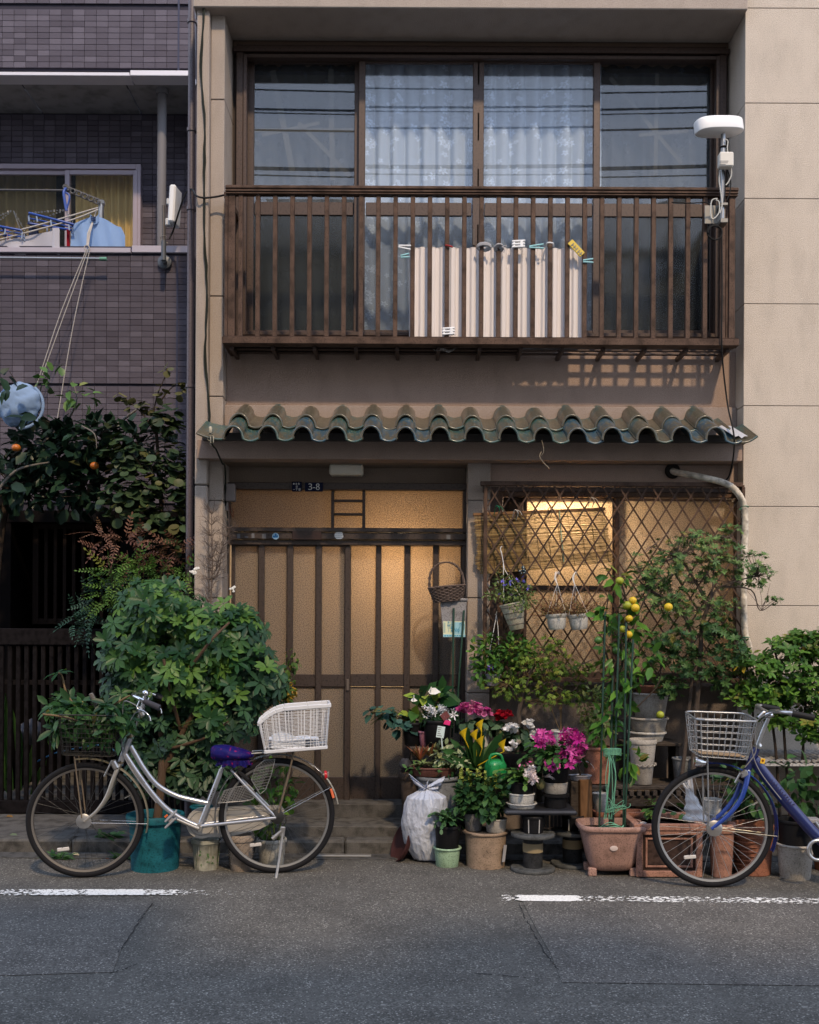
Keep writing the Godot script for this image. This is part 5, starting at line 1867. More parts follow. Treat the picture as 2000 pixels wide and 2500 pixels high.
# ======================================================================= plants at the left
func plants_left():
	var bark := mat("bark_dark", Color(0.06, 0.045, 0.035), 0.9, 0.0, {"tex": tx.fine_mul, "bump": tx.fine, "h": 0.5, "scale": 5.0})
	var pale := mat("bark_pale", Color(0.2, 0.18, 0.16), 0.85, 0.0, {"tex": tx.fine_mul, "bump": tx.fine, "h": 0.4, "scale": 5.0})
	var o := thing("persimmon_tree", "dark leafed persimmon tree with orange fruit before the tiled wall", "tree")
	var m := MB.new()
	var z := -0.95
	limb(m, [pp(-60, 1960, z), pp(-40, 1700, z), pp(-15, 1400, z), pp(20, 1180, z), pp(60, 1060, z)], 0.06, 0.03)
	part(o, "trunk", m, bark)
	var from := [pp(20, 1180, z), pp(60, 1060, z), pp(-15, 1400, z), pp(150, 1050, -0.8), pp(240, 1060, -0.75)]
	m = MB.new()
	limb(m, [pp(20, 1180, z), pp(90, 1100, -0.85), pp(150, 1050, -0.8), pp(240, 1060, -0.75), pp(330, 1000, -0.7)], 0.028, 0.008)
	limb(m, [pp(-20, 1220, -0.6), pp(40, 1150, -0.55), pp(118, 1128, -0.55)], 0.012, 0.006)
	limb(m, [pp(150, 1050, -0.8), pp(185, 985, -0.7), pp(178, 930, -0.7)], 0.01, 0.004)
	limb(m, [pp(200, 1040, -0.5), pp(228, 1060, -0.45), pp(236, 1095, -0.45)], 0.006, 0.003)
	part(o, "limbs", m, pale)
	var bl := [[30, 1180, -0.85, 90, 80, 0.3], [150, 1110, -0.8, 110, 70, 0.3], [230, 1070, -0.75, 90, 50, 0.25], [90, 1090, -0.8, 70, 45, 0.2], [5, 915, -0.5, 26, 22, 0.08], [85, 1020, -0.42, 40, 14, 0.05], [20, 950, -0.4, 22, 10, 0.04], [180, 1190, -0.85, 120, 60, 0.3], [330, 1090, -0.8, 90, 60, 0.25]]
	m = MB.new()
	twigs(m, from, bl, 60, 0.006)
	part(o, "twigs", m, bark).set_meta("kind", "stuff")
	var lv := [leaf_mesh(1.0, 0.62, 0.25, 0.2, 0.42), leaf_mesh(1.0, 0.55, 0.45, 0.3, 0.42), leaf_mesh(1.0, 0.66, 0.1, 0.35, 0.45)]
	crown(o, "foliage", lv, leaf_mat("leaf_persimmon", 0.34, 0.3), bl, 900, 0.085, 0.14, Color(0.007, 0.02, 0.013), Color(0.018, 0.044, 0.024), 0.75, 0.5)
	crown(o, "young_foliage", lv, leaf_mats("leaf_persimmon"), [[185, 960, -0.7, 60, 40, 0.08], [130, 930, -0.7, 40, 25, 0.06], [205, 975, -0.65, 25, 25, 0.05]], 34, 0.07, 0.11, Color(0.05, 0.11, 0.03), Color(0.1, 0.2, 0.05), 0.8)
	for e in [[40, 1093, -0.5], [231, 1137, -0.55]]:
		var f := MB.new()
		var c := pp(e[0], e[1], e[2])
		f.ball(c, Vector3(0.034, 0.028, 0.034), 16)
		part(o, "fruit", f, mat("persimmon_orange" if e[0] != 10 else "persimmon_red", Color(0.42, 0.12, 0.012) if e[0] != 10 else Color(0.22, 0.04, 0.02), 0.35))
	settle(o)
	o = thing("round_leaf_shrub", "tall shrub with round pale edged leaves beside the brown pipe", "shrub")
	m = MB.new()
	var base := pp(420, 1950, -0.75)
	base.y = 0.082
	limb(m, [base, pp(410, 1500, -0.7), pp(395, 1200, -0.62), pp(380, 1050, -0.6)], 0.022, 0.012)
	var f2 := [pp(395, 1200, -0.62), pp(380, 1050, -0.6), pp(385, 960, -0.6), pp(300, 980, -0.6), pp(410, 1350, -0.7)]
	limb(m, [pp(380, 1050, -0.6), pp(372, 1010, -0.58), pp(388, 960, -0.58), pp(405, 912, -0.58)], 0.008, 0.003)
	limb(m, [pp(380, 1060, -0.6), pp(345, 1010, -0.58), pp(305, 975, -0.58)], 0.008, 0.003)
	limb(m, [pp(388, 985, -0.58), pp(425, 945, -0.58), pp(455, 940, -0.58)], 0.006, 0.002)
	part(o, "stems", m, bark)
	var b2 := [[340, 1190, -0.5, 90, 80, 0.16], [410, 1150, -0.5, 60, 80, 0.16], [390, 1270, -0.5, 80, 60, 0.16], [300, 1110, -0.5, 60, 50, 0.13], [400, 1030, -0.55, 55, 45, 0.1], [440, 1200, -0.5, 30, 90, 0.1], [300, 1230, -0.5, 70, 50, 0.13], [440, 1320, -0.5, 30, 40, 0.1]]
	var b3 := [[405, 905, -0.58, 14, 14, 0.03], [440, 950, -0.58, 28, 22, 0.04], [300, 978, -0.58, 35, 20, 0.04], [405, 965, -0.58, 35, 30, 0.05], [360, 1000, -0.58, 30, 25, 0.05], [335, 985, -0.58, 25, 18, 0.04]]
	m = MB.new()
	twigs(m, f2, b2, 50, 0.004)
	part(o, "twigs", m, bark).set_meta("kind", "stuff")
	var rl := []
	for k in 3:
		var q := MB.new()
		q.use_c = true
		_round_leaf(q, 0.5, [0.1, -0.05, 0.2][k])
		rl.append(q)
	crown(o, "foliage", rl, leaf_mat("leaf_round", 0.42, 0.35), b2, 620, 0.055, 0.095, Color(0.018, 0.036, 0.016), Color(0.05, 0.082, 0.033), 1.0, 0.5, true)
	crown(o, "tip_foliage", rl, leaf_mats("leaf_round"), b3, 60, 0.045, 0.075, Color(0.07, 0.075, 0.03), Color(0.14, 0.13, 0.06), 0.8, 0.5, true)
	settle(o)
	o = thing("nandina", "feathery nandina, russet above and green below, behind the big bush", "shrub")
	m = MB.new()
	for k in 7:
		var a := pp(360 + 14 * k, 1960, -0.35)
		a.y = 0.082
		limb(m, [a, pp(345 + 14 * k, 1700, -0.32), pp(300 + 24 * k, 1480, -0.28), pp(265 + 32 * k, 1390, -0.25)], 0.008, 0.004)
	part(o, "canes", m, bark)
	var sp := []
	for k in 3:
		sp.append(spray_mesh(6, 0.19, 0.042, 0.016, R(0.1, 0.4)))
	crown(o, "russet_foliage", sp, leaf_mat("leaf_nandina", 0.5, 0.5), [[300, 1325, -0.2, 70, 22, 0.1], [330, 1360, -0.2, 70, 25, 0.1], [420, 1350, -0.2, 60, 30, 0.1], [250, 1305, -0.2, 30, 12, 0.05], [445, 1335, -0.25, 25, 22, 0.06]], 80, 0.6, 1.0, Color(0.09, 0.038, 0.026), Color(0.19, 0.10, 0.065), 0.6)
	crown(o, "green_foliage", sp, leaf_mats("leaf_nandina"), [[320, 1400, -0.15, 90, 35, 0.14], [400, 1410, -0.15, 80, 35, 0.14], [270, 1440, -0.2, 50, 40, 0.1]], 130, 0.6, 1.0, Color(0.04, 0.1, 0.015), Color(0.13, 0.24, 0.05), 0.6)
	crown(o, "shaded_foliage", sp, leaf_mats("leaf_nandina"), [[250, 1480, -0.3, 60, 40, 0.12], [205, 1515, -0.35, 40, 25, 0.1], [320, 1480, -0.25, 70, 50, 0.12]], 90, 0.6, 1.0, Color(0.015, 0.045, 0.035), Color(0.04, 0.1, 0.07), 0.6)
	settle(o)
	schefflera(bark)
	o = thing("bare_twig_shrub", "leafless grey twiggy shrub in front of the left pillar", "shrub")
	m = MB.new()
	z = 0.2
	var bp := pp(500, 1900, z)
	var stems := []
	limb(m, [bp, pp(508, 1600, z), pp(516, 1420, z), pp(518, 1330, z), pp(517, 1245, z)], 0.008, 0.002, 5, 0.004)
	for k in 9:
		var f := k / 8.0
		stems.append(pp(511 + 7 * f, 1470 - 215 * f, z))
	limb(m, [pp(514, 1420, z), pp(535, 1395, z), pp(545, 1330, z), pp(560, 1290, z)], 0.005, 0.0015, 5, 0.004)
	for k in 7: stems.append(pp(520, 1415, z).lerp(pp(558, 1290, z), k / 6.0))
	for p in stems:
		for j in 9:
			var d := Vector3(R(-1, 1), R(0.1, 1.1), R(-0.6, 0.6)).normalized()
			var e: Vector3 = p + d * R(0.05, 0.13)
			m.tube([p, p.lerp(e, 0.5) + rdir() * 0.008, e], [0.002, 0.0015, 0.001], 4, false)
			for i in 4:
				var s: Vector3 = p.lerp(e, R(0.3, 1.0))
				m.tube([s, s + (d + rdir() * 0.9).normalized() * R(0.02, 0.05)], 0.0009, 3, false)
	part(o, "twigs", m, mat("twig_grey", Color(0.13, 0.10, 0.085), 0.9)).set_meta("kind", "stuff")
	settle(o)

func leaf_mats(k: String) -> StandardMaterial3D:
	return mats[k]

func _round_leaf(q: MB, r: float, cup: float):
	var n := 12
	q.tint = Color(1, 1, 1)
	var c := q.vert(Vector3(0, 0, -r), Vector3.UP)
	var rings := []
	for ring in 3:
		var rr: float = [0.55, 0.88, 1.0][ring] * r
		q.tint = [Color(1, 1, 1), Color(1.05, 1.0, 1.0), Color(3.6, 2.4, 3.2)][ring]
		var row := []
		for k in n:
			var a := TAU * k / n
			row.append(q.vert(Vector3(cos(a) * rr * 0.9, cup * rr * rr / r + 0.02 * sin(a * 3), sin(a) * rr - r), Vector3(-cos(a) * cup, 1, -sin(a) * cup).normalized()))
		rings.append(row)
	for k in n:
		var k2 := (k + 1) % n
		q.tri_i(c, rings[0][k2], rings[0][k])
		for g in 2:
			q.tri_i(rings[g][k], rings[g][k2], rings[g + 1][k2])
			q.tri_i(rings[g][k], rings[g + 1][k2], rings[g + 1][k])

func schefflera(bark: Material):
	var o := thing("umbrella_bush", "big glossy umbrella leaf bush growing from the teal pot", "bush")
	var m := MB.new()
	var z := 0.5
	var root := pp(385, 2000, 0.66)
	var forks := [pp(400, 1880, 0.6), pp(395, 1780, 0.55), pp(440, 1700, 0.5), pp(360, 1600, 0.45), pp(480, 1600, 0.45), pp(560, 1640, 0.45), pp(420, 1500, 0.4), pp(520, 1560, 0.4)]
	limb(m, [root, forks[0], forks[1], pp(385, 1690, 0.5), forks[3], pp(340, 1500, 0.4)], 0.03, 0.01)
	limb(m, [forks[1], forks[2], forks[4], pp(440, 1430, 0.38)], 0.022, 0.008)
	limb(m, [forks[0], pp(470, 1740, 0.6), pp(530, 1700, 0.62), forks[5], pp(630, 1590, 0.45)], 0.02, 0.008)
	limb(m, [pp(420, 1690, 0.55), pp(470, 1620, 0.75), pp(520, 1560, 0.78), pp(560, 1520, 0.7)], 0.014, 0.007)
	limb(m, [pp(440, 1780, 0.6), pp(420, 1680, 0.75), pp(396, 1610, 0.8)], 0.012, 0.009)
	limb(m, [pp(410, 1830, 0.62), pp(500, 1800, 0.7), pp(560, 1760, 0.66)], 0.012, 0.006)
	part(o, "trunk", m, mat("bark_brown", Color(0.11, 0.07, 0.045), 0.85, 0.0, {"tex": tx.fine_mul, "bump": tx.fine, "h": 0.4, "scale": 5.0}))
	var bl := [[400, 1500, 0.42, 110, 85, 0.36], [520, 1550, 0.42, 120, 90, 0.36], [340, 1580, 0.42, 90, 90, 0.34], [600, 1640, 0.42, 85, 90, 0.32], [450, 1640, 0.48, 130, 100, 0.34], [330, 1700, 0.4, 80, 80, 0.3], [540, 1740, 0.45, 100, 80, 0.3], [430, 1790, 0.42, 130, 80, 0.28], [650, 1660, 0.42, 50, 60, 0.2], [360, 1450, 0.4, 60, 40, 0.2], [460, 1870, 0.45, 120, 70, 0.2], [370, 1880, 0.5, 70, 60, 0.15], [590, 1530, 0.4, 60, 50, 0.25]]
	m = MB.new()
	twigs(m, forks, bl, 90, 0.005)
	part(o, "twigs", m, mat("stem_green", Color(0.07, 0.09, 0.03), 0.6)).set_meta("kind", "stuff")
	var me := []
	for k in 5:
		me.append(whorl_mesh(7 + k % 2, 0.086, 0.034, R(-0.2, 0.45), R(0.1, 0.6), 0.06, 0.2, 0.22, 0.5))
	var tones := []
	for k in 4:
		tones.append(mat("umbrella_leaf_%s" % ["deep", "dark", "mid", "fresh"][k], [Color(0.01, 0.035, 0.015), Color(0.017, 0.053, 0.019), Color(0.03, 0.08, 0.022), Color(0.07, 0.14, 0.028)][k], 0.38, 0.0, {"spec": 0.3, "back": Color(0.25, 0.35, 0.1)}))
	var sp := crown_spots(bl, 1900, 0.36)
	sp.sort_custom(func(a, b): return a[0].z + 0.25 * a[0].y > b[0].z + 0.25 * b[0].y)
	var xf := []
	var co := []
	for k in sp.size():
		var e: Array = sp[k]
		var nn: Vector3 = (e[1] * 0.7 + Vector3(0, 0.6, 0.45) + rdir() * 0.35).normalized()
		var bs := along((rdir() + Vector3(0.01, 0, 0)).cross(nn).normalized(), nn, R(0.55, 1.15))
		if k < 290:
			var l := part(o, "leaf", me[rng.randi() % 5], tones[[0, 1, 1, 2, 2, 2, 3, 3][rng.randi() % 8]])
			l.transform = Transform3D(bs, e[0])
		else:
			xf.append(Transform3D(bs, e[0]))
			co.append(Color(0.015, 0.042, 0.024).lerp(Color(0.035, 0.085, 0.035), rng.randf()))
	scatter(o, "inner_foliage", me[0], leaf_mat("leaf_umbrella", 0.36, 0.35), xf, co)
	var fl := MB.new()
	for e in [[567, 1443, 0.5], [572, 1436, 0.5], [475, 1397, 0.4], [468, 1392, 0.4], [480, 1390, 0.4]]:
		for k in 5:
			fl.ball(pp(e[0] + R(-5, 5), e[1] + R(-6, 6), e[2]), Vector3.ONE * R(0.006, 0.01), 6)
	part(o, "blossom", fl, mat("petal_white", Color(0.75, 0.73, 0.68), 0.6, 0.0, {"back": Color(0.4, 0.4, 0.4)})).set_meta("kind", "stuff")
	settle(o)
	o = thing("yellowing_shrub", "small shrub with yellowing leaves between the big bush and the door", "shrub")
	m = MB.new()
	var b := pp(690, 1985, 0.25)
	limb(m, [b, pp(700, 1850, 0.25), pp(705, 1700, 0.25), pp(712, 1600, 0.25)], 0.008, 0.004)
	var b3 := [[712, 1615, 0.25, 16, 28, 0.06], [700, 1680, 0.28, 22, 35, 0.07], [690, 1710, 0.3, 22, 22, 0.07]]
	twigs(m, [pp(700, 1850, 0.25), pp(705, 1700, 0.25), pp(708, 1640, 0.25)], b3, 24, 0.003)
	part(o, "stems", m, bark)
	var lv := [leaf_mesh(1.0, 0.6, 0.2, 0.25), leaf_mesh(1.0, 0.55, 0.35, 0.2)]
	crown(o, "green_foliage", lv, leaf_mat("leaf_small", 0.45, 0.5), b3, 130, 0.03, 0.055, Color(0.05, 0.1, 0.02), Color(0.12, 0.2, 0.04), 0.6)
	crown(o, "yellow_foliage", lv, leaf_mats("leaf_small"), [[697, 1690, 0.32, 24, 32, 0.06]], 44, 0.03, 0.055, Color(0.32, 0.19, 0.02), Color(0.5, 0.36, 0.04), 0.6)
	settle(o)
	var n := 0
	for e in [[140, 2095, 40, 0.04], [262, 2045, 50, 0.09], [300, 2095, 25, 0.04]]:
		o = thing("weed_tuft", ["spiky weed growing at the kerb inside the silver bicycle's front wheel", "low leafy weed on the pavement behind the silver bicycle's front wheel", "tiny weed in the gutter just left of the teal pot"][n], "weed", "weeds by the kerb")
		m = MB.new()
		m.use_c = true
		var g := gp(e[0], e[1], e[3] if n == 1 else 0.006)
		for k in 46:
			m.tint = Color(0.02, 0.07, 0.02).lerp(Color(0.07, 0.15, 0.04), rng.randf())
			var a := R(0, TAU)
			var d := Vector3(cos(a), R(0.15, 0.9), sin(a) * 0.5).normalized()
			var q: Vector3 = g + Vector3(R(-1, 1) * e[2] * 0.0012, 0.0, R(-0.02, 0.02))
			m.leaf(q, d, Vector3(0, 1, 0.4).normalized(), R(0.05, 0.1), R(0.008, 0.016) if n != 1 else R(0.02, 0.03), 0.5, 0.3)
		part(o, "blades", m, leaf_mat("leaf_weed", 0.5, 0.4)).set_meta("kind", "stuff")
		settle(o)
		n += 1
	n = 0
	for e in [[25, 1995, 0.082, 22, Color(0.16, 0.09, 0.03)], [35, 2040, 0.082, 24, Color(0.1, 0.13, 0.08)], [185, 2087, 0.007, 22, Color(0.4, 0.33, 0.2)], [262, 2098, 0.007, 10, Color(0.09, 0.035, 0.015)], [138, 2112, 0.005, 10, Color(0.35, 0.33, 0.3)]]:
		m = MB.new()
		m.leaf(gp(e[0] - e[3] / 2.0, e[1], e[2]) + Vector3(0, 0.004, 0), Vector3(1, 0.12, R(-0.4, 0.4)).normalized(), Vector3(0, 1, 0.35).normalized(), e[3] * 0.0026, e[3] * 0.0014, 0.25, 0.5)
		single("fallen_leaf", m, mat("dead_leaf_%d" % n, e[4], 0.7, 0.0, {"back": Color(0.2, 0.15, 0.1)}), ["ochre fallen leaf below the fence at the far left", "greenish fallen leaf on the pavement near the kerb's left end", "pale curled leaf beside the weed at the kerb", "small dark brown leaf in the gutter behind the front wheel", "tiny pale scrap of leaf on the asphalt inside the front wheel"][n], "leaf", "fallen leaves by the kerb")
		n += 1

func pots_left():
	var teal := mat("teal_plastic", Color(0.012, 0.105, 0.135), 0.5, 0.0, {"tex": tx.scratch, "scale": 2.5, "stain": tx.stain, "sscale": 1.5})
	var t := pot_px("teal_pot", "big teal plastic pot with a notched foot under the bush", 309, 449, 1986, 2132, 112, teal, 0.018, 0.045)
	settle(t)
	var z := 0.80
	var gw := mat("glazed_cream", Color(0.36, 0.36, 0.30), 0.35, 0.0, {"tex": tx.fine_mul, "scale": 4.0, "stain": tx.stain, "sscale": 2.2})
	var o := thing("hexagonal_pot", "hexagonal cream glazed pot with green leaf panels behind the bicycle pedal", "pot")
	var c := pp(504, 2133, z)
	var s := sc(z)
	var m := MB.new()
	m.lathe([Vector2(0, 0), Vector2(31 * s, 0), Vector2(32 * s, 8 * s), Vector2(29.5 * s, 12 * s), Vector2(35 * s, 74 * s), Vector2(39 * s, 78 * s), Vector2(39 * s, 87 * s), Vector2(33 * s, 87 * s), Vector2(30 * s, 60 * s)], 6, c, Basis(Vector3.UP, PI / 6))
	part(o, "body", m, gw)
	var gr := mat("painted_green", Color(0.07, 0.14, 0.05), 0.4)
	for f in 3:
		var a := PI / 2 + (f - 1) * PI / 3
		var nrm := Vector3(cos(a), 0, sin(a))
		var tg := Vector3(-sin(a), 0, cos(a))
		m = MB.new()
		for k in 22:
			var v := R(0.18, 0.82)
			var u := R(-0.34, 0.34)
			var rr := lerpf(29.5, 35.0, v) * s * cos(PI / 6) + 0.0015
			var q := c + nrm * rr + tg * u * lerpf(29.5, 35.0, v) * s + Vector3(0, (12 + 62 * v) * s, 0)
			m.leaf(q, (tg * R(-1, 1) + Vector3(0, R(-1, 1), 0)).normalized(), nrm, R(0.012, 0.022), R(0.008, 0.014), 0.0, 0.0)
		part(o, "leaf_pattern", m, gr).set_meta("kind", "stuff")
		for e in [-0.4, 0.4]:
			var fr := MB.new()
			fr.bar(c + nrm * (29.5 * s * cos(PI / 6) + 0.001) + tg * e * 29.5 * s + Vector3(0, 14 * s, 0), c + nrm * (34.5 * s * cos(PI / 6) + 0.001) + tg * e * 34.5 * s + Vector3(0, 72 * s, 0), 0.004, 0.002, nrm)
			part(o, "panel_edge", fr, gw)
	settle(o)
	t = pot_px("beige_pot", "ribbed beige pot stacked in another, behind the rear wheel", 556, 621, 2036, 2129, 48, plastic("pot_beige", Color(0.34, 0.28, 0.23)), 0.006, 0.04)
	var rb := MB.new()
	var cb := pp(588, 2129, 0.75)
	for k in 9:
		rb.tube(arc(cb + Vector3(0, 0.03 + 0.016 * k, 0), (24 + 1.05 * k * 0.55) * sc(0.75) + 0.006, 0, TAU, 24, Vector3.RIGHT, Vector3.BACK), 0.0025, 4)
	part(t, "ribs", rb, mats.pot_beige)
	settle(t)
	t = pot_px("pale_pot", "pale grey pot with leggy green plant behind the rear wheel spokes", 627, 700, 2046, 2116, 58, plastic("pot_pale", Color(0.42, 0.41, 0.37)), 0.006, 0.025)
	m = MB.new()
	z = 0.62
	var tips := []
	for k in 12:
		var a := pp(662 + R(-20, 20), 2050, z)
		var e := pp(662 + R(-50, 55), R(1860, 1960), z + R(-0.08, 0.08))
		limb(m, [a, a.lerp(e, 0.5) + Vector3(R(-0.02, 0.02), 0, 0), e], 0.004, 0.002, 5, 0.004)
		tips.append(e)
	part(t, "stems", m, mat("stem_lime", Color(0.09, 0.13, 0.03), 0.6))
	crown(t, "foliage", [leaf_mesh(1.0, 0.45, 0.3, 0.25), leaf_mesh(1.0, 0.5, 0.15, 0.25)], leaf_mat("leaf_leggy", 0.42, 0.5), [[665, 1930, z, 55, 70, 0.1], [700, 1930, z, 22, 40, 0.08], [640, 1990, z, 40, 45, 0.09]], 170, 0.045, 0.085, Color(0.03, 0.09, 0.015), Color(0.11, 0.22, 0.03), 0.5)
	settle(t)
	m = MB.new()
	m.lathe(pot_profile(0.05, 0.07, 0.06, 0.004, 0.012), 24, pp(492, 1990, 0.62))
	single("teal_bowl", m, teal, "small teal bowl half hidden behind the chain guard", "bowl")

# ======================================================================= bicycles
# every bicycle is drawn in its own plane: x along the frame, y up, metres from the front wheel's contact point, +z towards the road
func wheel(o: Node3D, c: Vector3, r: float, rim: Material, spoke := 0.1, disc := 0.0):
	var tyre := mat("tyre_rubber", Color(0.012, 0.012, 0.014), 0.75, 0.0, {"bump": tx.fine, "h": 0.1, "scale": 8.0})
	var w := Node3D.new()
	w.name = "wheel"
	w.position = c
	o.add_child(w, true)
	var m := MB.new()
	m.tube(arc(Vector3.ZERO, r - 0.019, 0, TAU * 71 / 72, 71), 0.019, 10, false, true)
	part(w, "tyre", m, tyre)
	m = MB.new()
	var ring := []
	var pr := [Vector2(-0.013, -0.034), Vector2(-0.010, -0.046), Vector2(0.010, -0.046), Vector2(0.013, -0.034), Vector2(0.006, -0.031), Vector2(-0.006, -0.031)]
	for k in pr.size():
		var a: Vector2 = pr[k]
		var b: Vector2 = pr[(k + 1) % pr.size()]
		m.grid(72, 1, func(u: float, v: float):
			var q: Vector2 = a.lerp(b, v)
			var an := -TAU * u
			return Vector3(cos(an) * (r + q.y), sin(an) * (r + q.y), q.x), true)
	part(w, "rim", m, rim)
	m = MB.new()
	for k in 36:
		var a := TAU * k / 36.0
		var side := 1.0 if k % 2 else -1.0
		var ha := a + (0.95 if (k / 2) % 2 else -0.95)
		m.tube([Vector3(cos(ha) * 0.021, sin(ha) * 0.021, 0.028 * side), Vector3(cos(a) * (r - 0.045), sin(a) * (r - 0.045), 0.004 * side)], 0.0012, 4, false)
	part(w, "spokes", m, mat("spoke_steel_%d" % int(spoke * 100), Color(spoke, spoke, spoke), 0.35, 0.8)).set_meta("kind", "stuff")
	m = MB.new()
	var hb := Basis(Vector3.RIGHT, PI / 2)
	m.lathe([Vector2(0.006, -0.062), Vector2(0.006, -0.04), Vector2(0.026, -0.032), Vector2(0.026, -0.026), Vector2(0.013, -0.02), Vector2(0.013, 0.02), Vector2(0.026, 0.026), Vector2(0.026, 0.032), Vector2(0.006, 0.04), Vector2(0.006, 0.062), Vector2(0, 0.063)], 20, Vector3.ZERO, hb)
	if disc > 0.0:
		m.lathe([Vector2(0.0, 0.04), Vector2(disc, 0.042), Vector2(disc, 0.05), Vector2(disc * 0.7, 0.056), Vector2(0, 0.058)], 24, Vector3.ZERO, Basis(Vector3.RIGHT, PI / 2))
	part(w, "hub", m, mat("hub_alloy", Color(0.38, 0.37, 0.36), 0.35, 0.8))
	m = MB.new()
	m.box(Vector3(cos(-2.2) * r * 0.62, sin(-2.2) * r * 0.62, 0.006), Vector3(0.07, 0.022, 0.012), Basis(Vector3(0, 0, 1), 0.1), 0.004)
	part(w, "spoke_reflector", m, mat("reflector_clear", Color(0.5, 0.48, 0.46), 0.25))
	var vl := MB.new()
	vl.tube([Vector3(cos(0.5), sin(0.5), 0) * (r - 0.045), Vector3(cos(0.5), sin(0.5), 0) * (r - 0.085)], 0.003, 6)
	part(w, "valve", vl, mats.hub_alloy)
func fender(o: Node3D, c: Vector3, r: float, a0: float, a1: float, m: Material, wd := 0.028) -> MeshInstance3D:
	var q := MB.new()
	for s in 2:
		q.grid(6, 40, func(u: float, v: float):
			var a := lerpf(a0, a1, v)
			var b := (u - 0.5) * 2.2
			var rr := r + 0.012 * cos(b) - 0.001 * s
			return c + Vector3(cos(a) * rr, sin(a) * rr, sin(b) * wd), s == 1)
	return part(o, "mudguard", q, m)
func wire_basket(o: Node3D, called: String, top: Array, bot: Array, m: Material, rows: int, cols: int, wr: float, rimr: float) -> Node3D:
	var rim := MB.new()
	var t := []
	for k in 4: t.append_array([top[k].lerp(top[(k + 1) % 4], 0.12), top[k].lerp(top[(k + 1) % 4], 0.5), top[k].lerp(top[(k + 1) % 4], 0.88)])
	rim.tube(spline(t + [t[0]], 3), rimr, 7)
	var bk := part(o, called, rim, m)
	var w := MB.new()
	for r in rows:
		var f := float(r + (1 if rows > 1 else 0)) / rows
		var loop := []
		for k in 4:
			for e in [0.08, 0.5, 0.92]:
				loop.append(top[k].lerp(bot[k], f).lerp(top[(k + 1) % 4].lerp(bot[(k + 1) % 4], f), e))
		w.tube(loop, wr, 4, false, true)
	for k in 4:
		var n := cols if k % 2 == 0 else maxi(3, int(cols * 0.7))
		for j in n:
			var e := (j + 0.5) / n
			w.tube([top[k].lerp(top[(k + 1) % 4], e), bot[k].lerp(bot[(k + 1) % 4], e)], wr, 4, false)
	for j in cols:
		var e := (j + 0.5) / cols
		w.tube([bot[0].lerp(bot[1], e), bot[3].lerp(bot[2], e)], wr, 4, false)
	for j in maxi(3, int(cols * 0.6)):
		var e := (j + 0.5) / maxi(3, int(cols * 0.6))
		w.tube([bot[0].lerp(bot[3], e), bot[1].lerp(bot[2], e)], wr, 4, false)
	part(bk, "wires", w, m).set_meta("kind", "stuff")
	return bk

func worn_decal(o: Node3D, at: Vector3, L: float, h: float, m: Material, rot: float, n: int):
	var q := MB.new()
	var bs := Basis(Vector3(0, 0, 1), rot)
	for k in n:
		var x := L * ((k + 0.5) / n - 0.5)
		q.box(at + bs * Vector3(x, 0, 0), Vector3(L / n * R(0.2, 0.35), h * R(0.6, 1.0), 0.0012), bs)
		q.box(at + bs * Vector3(x + L / n * 0.22, h * R(-0.35, 0.35), 0), Vector3(L / n * R(0.3, 0.5), h * 0.2, 0.0012), bs)
	part(o, "worn_decal", q, m)

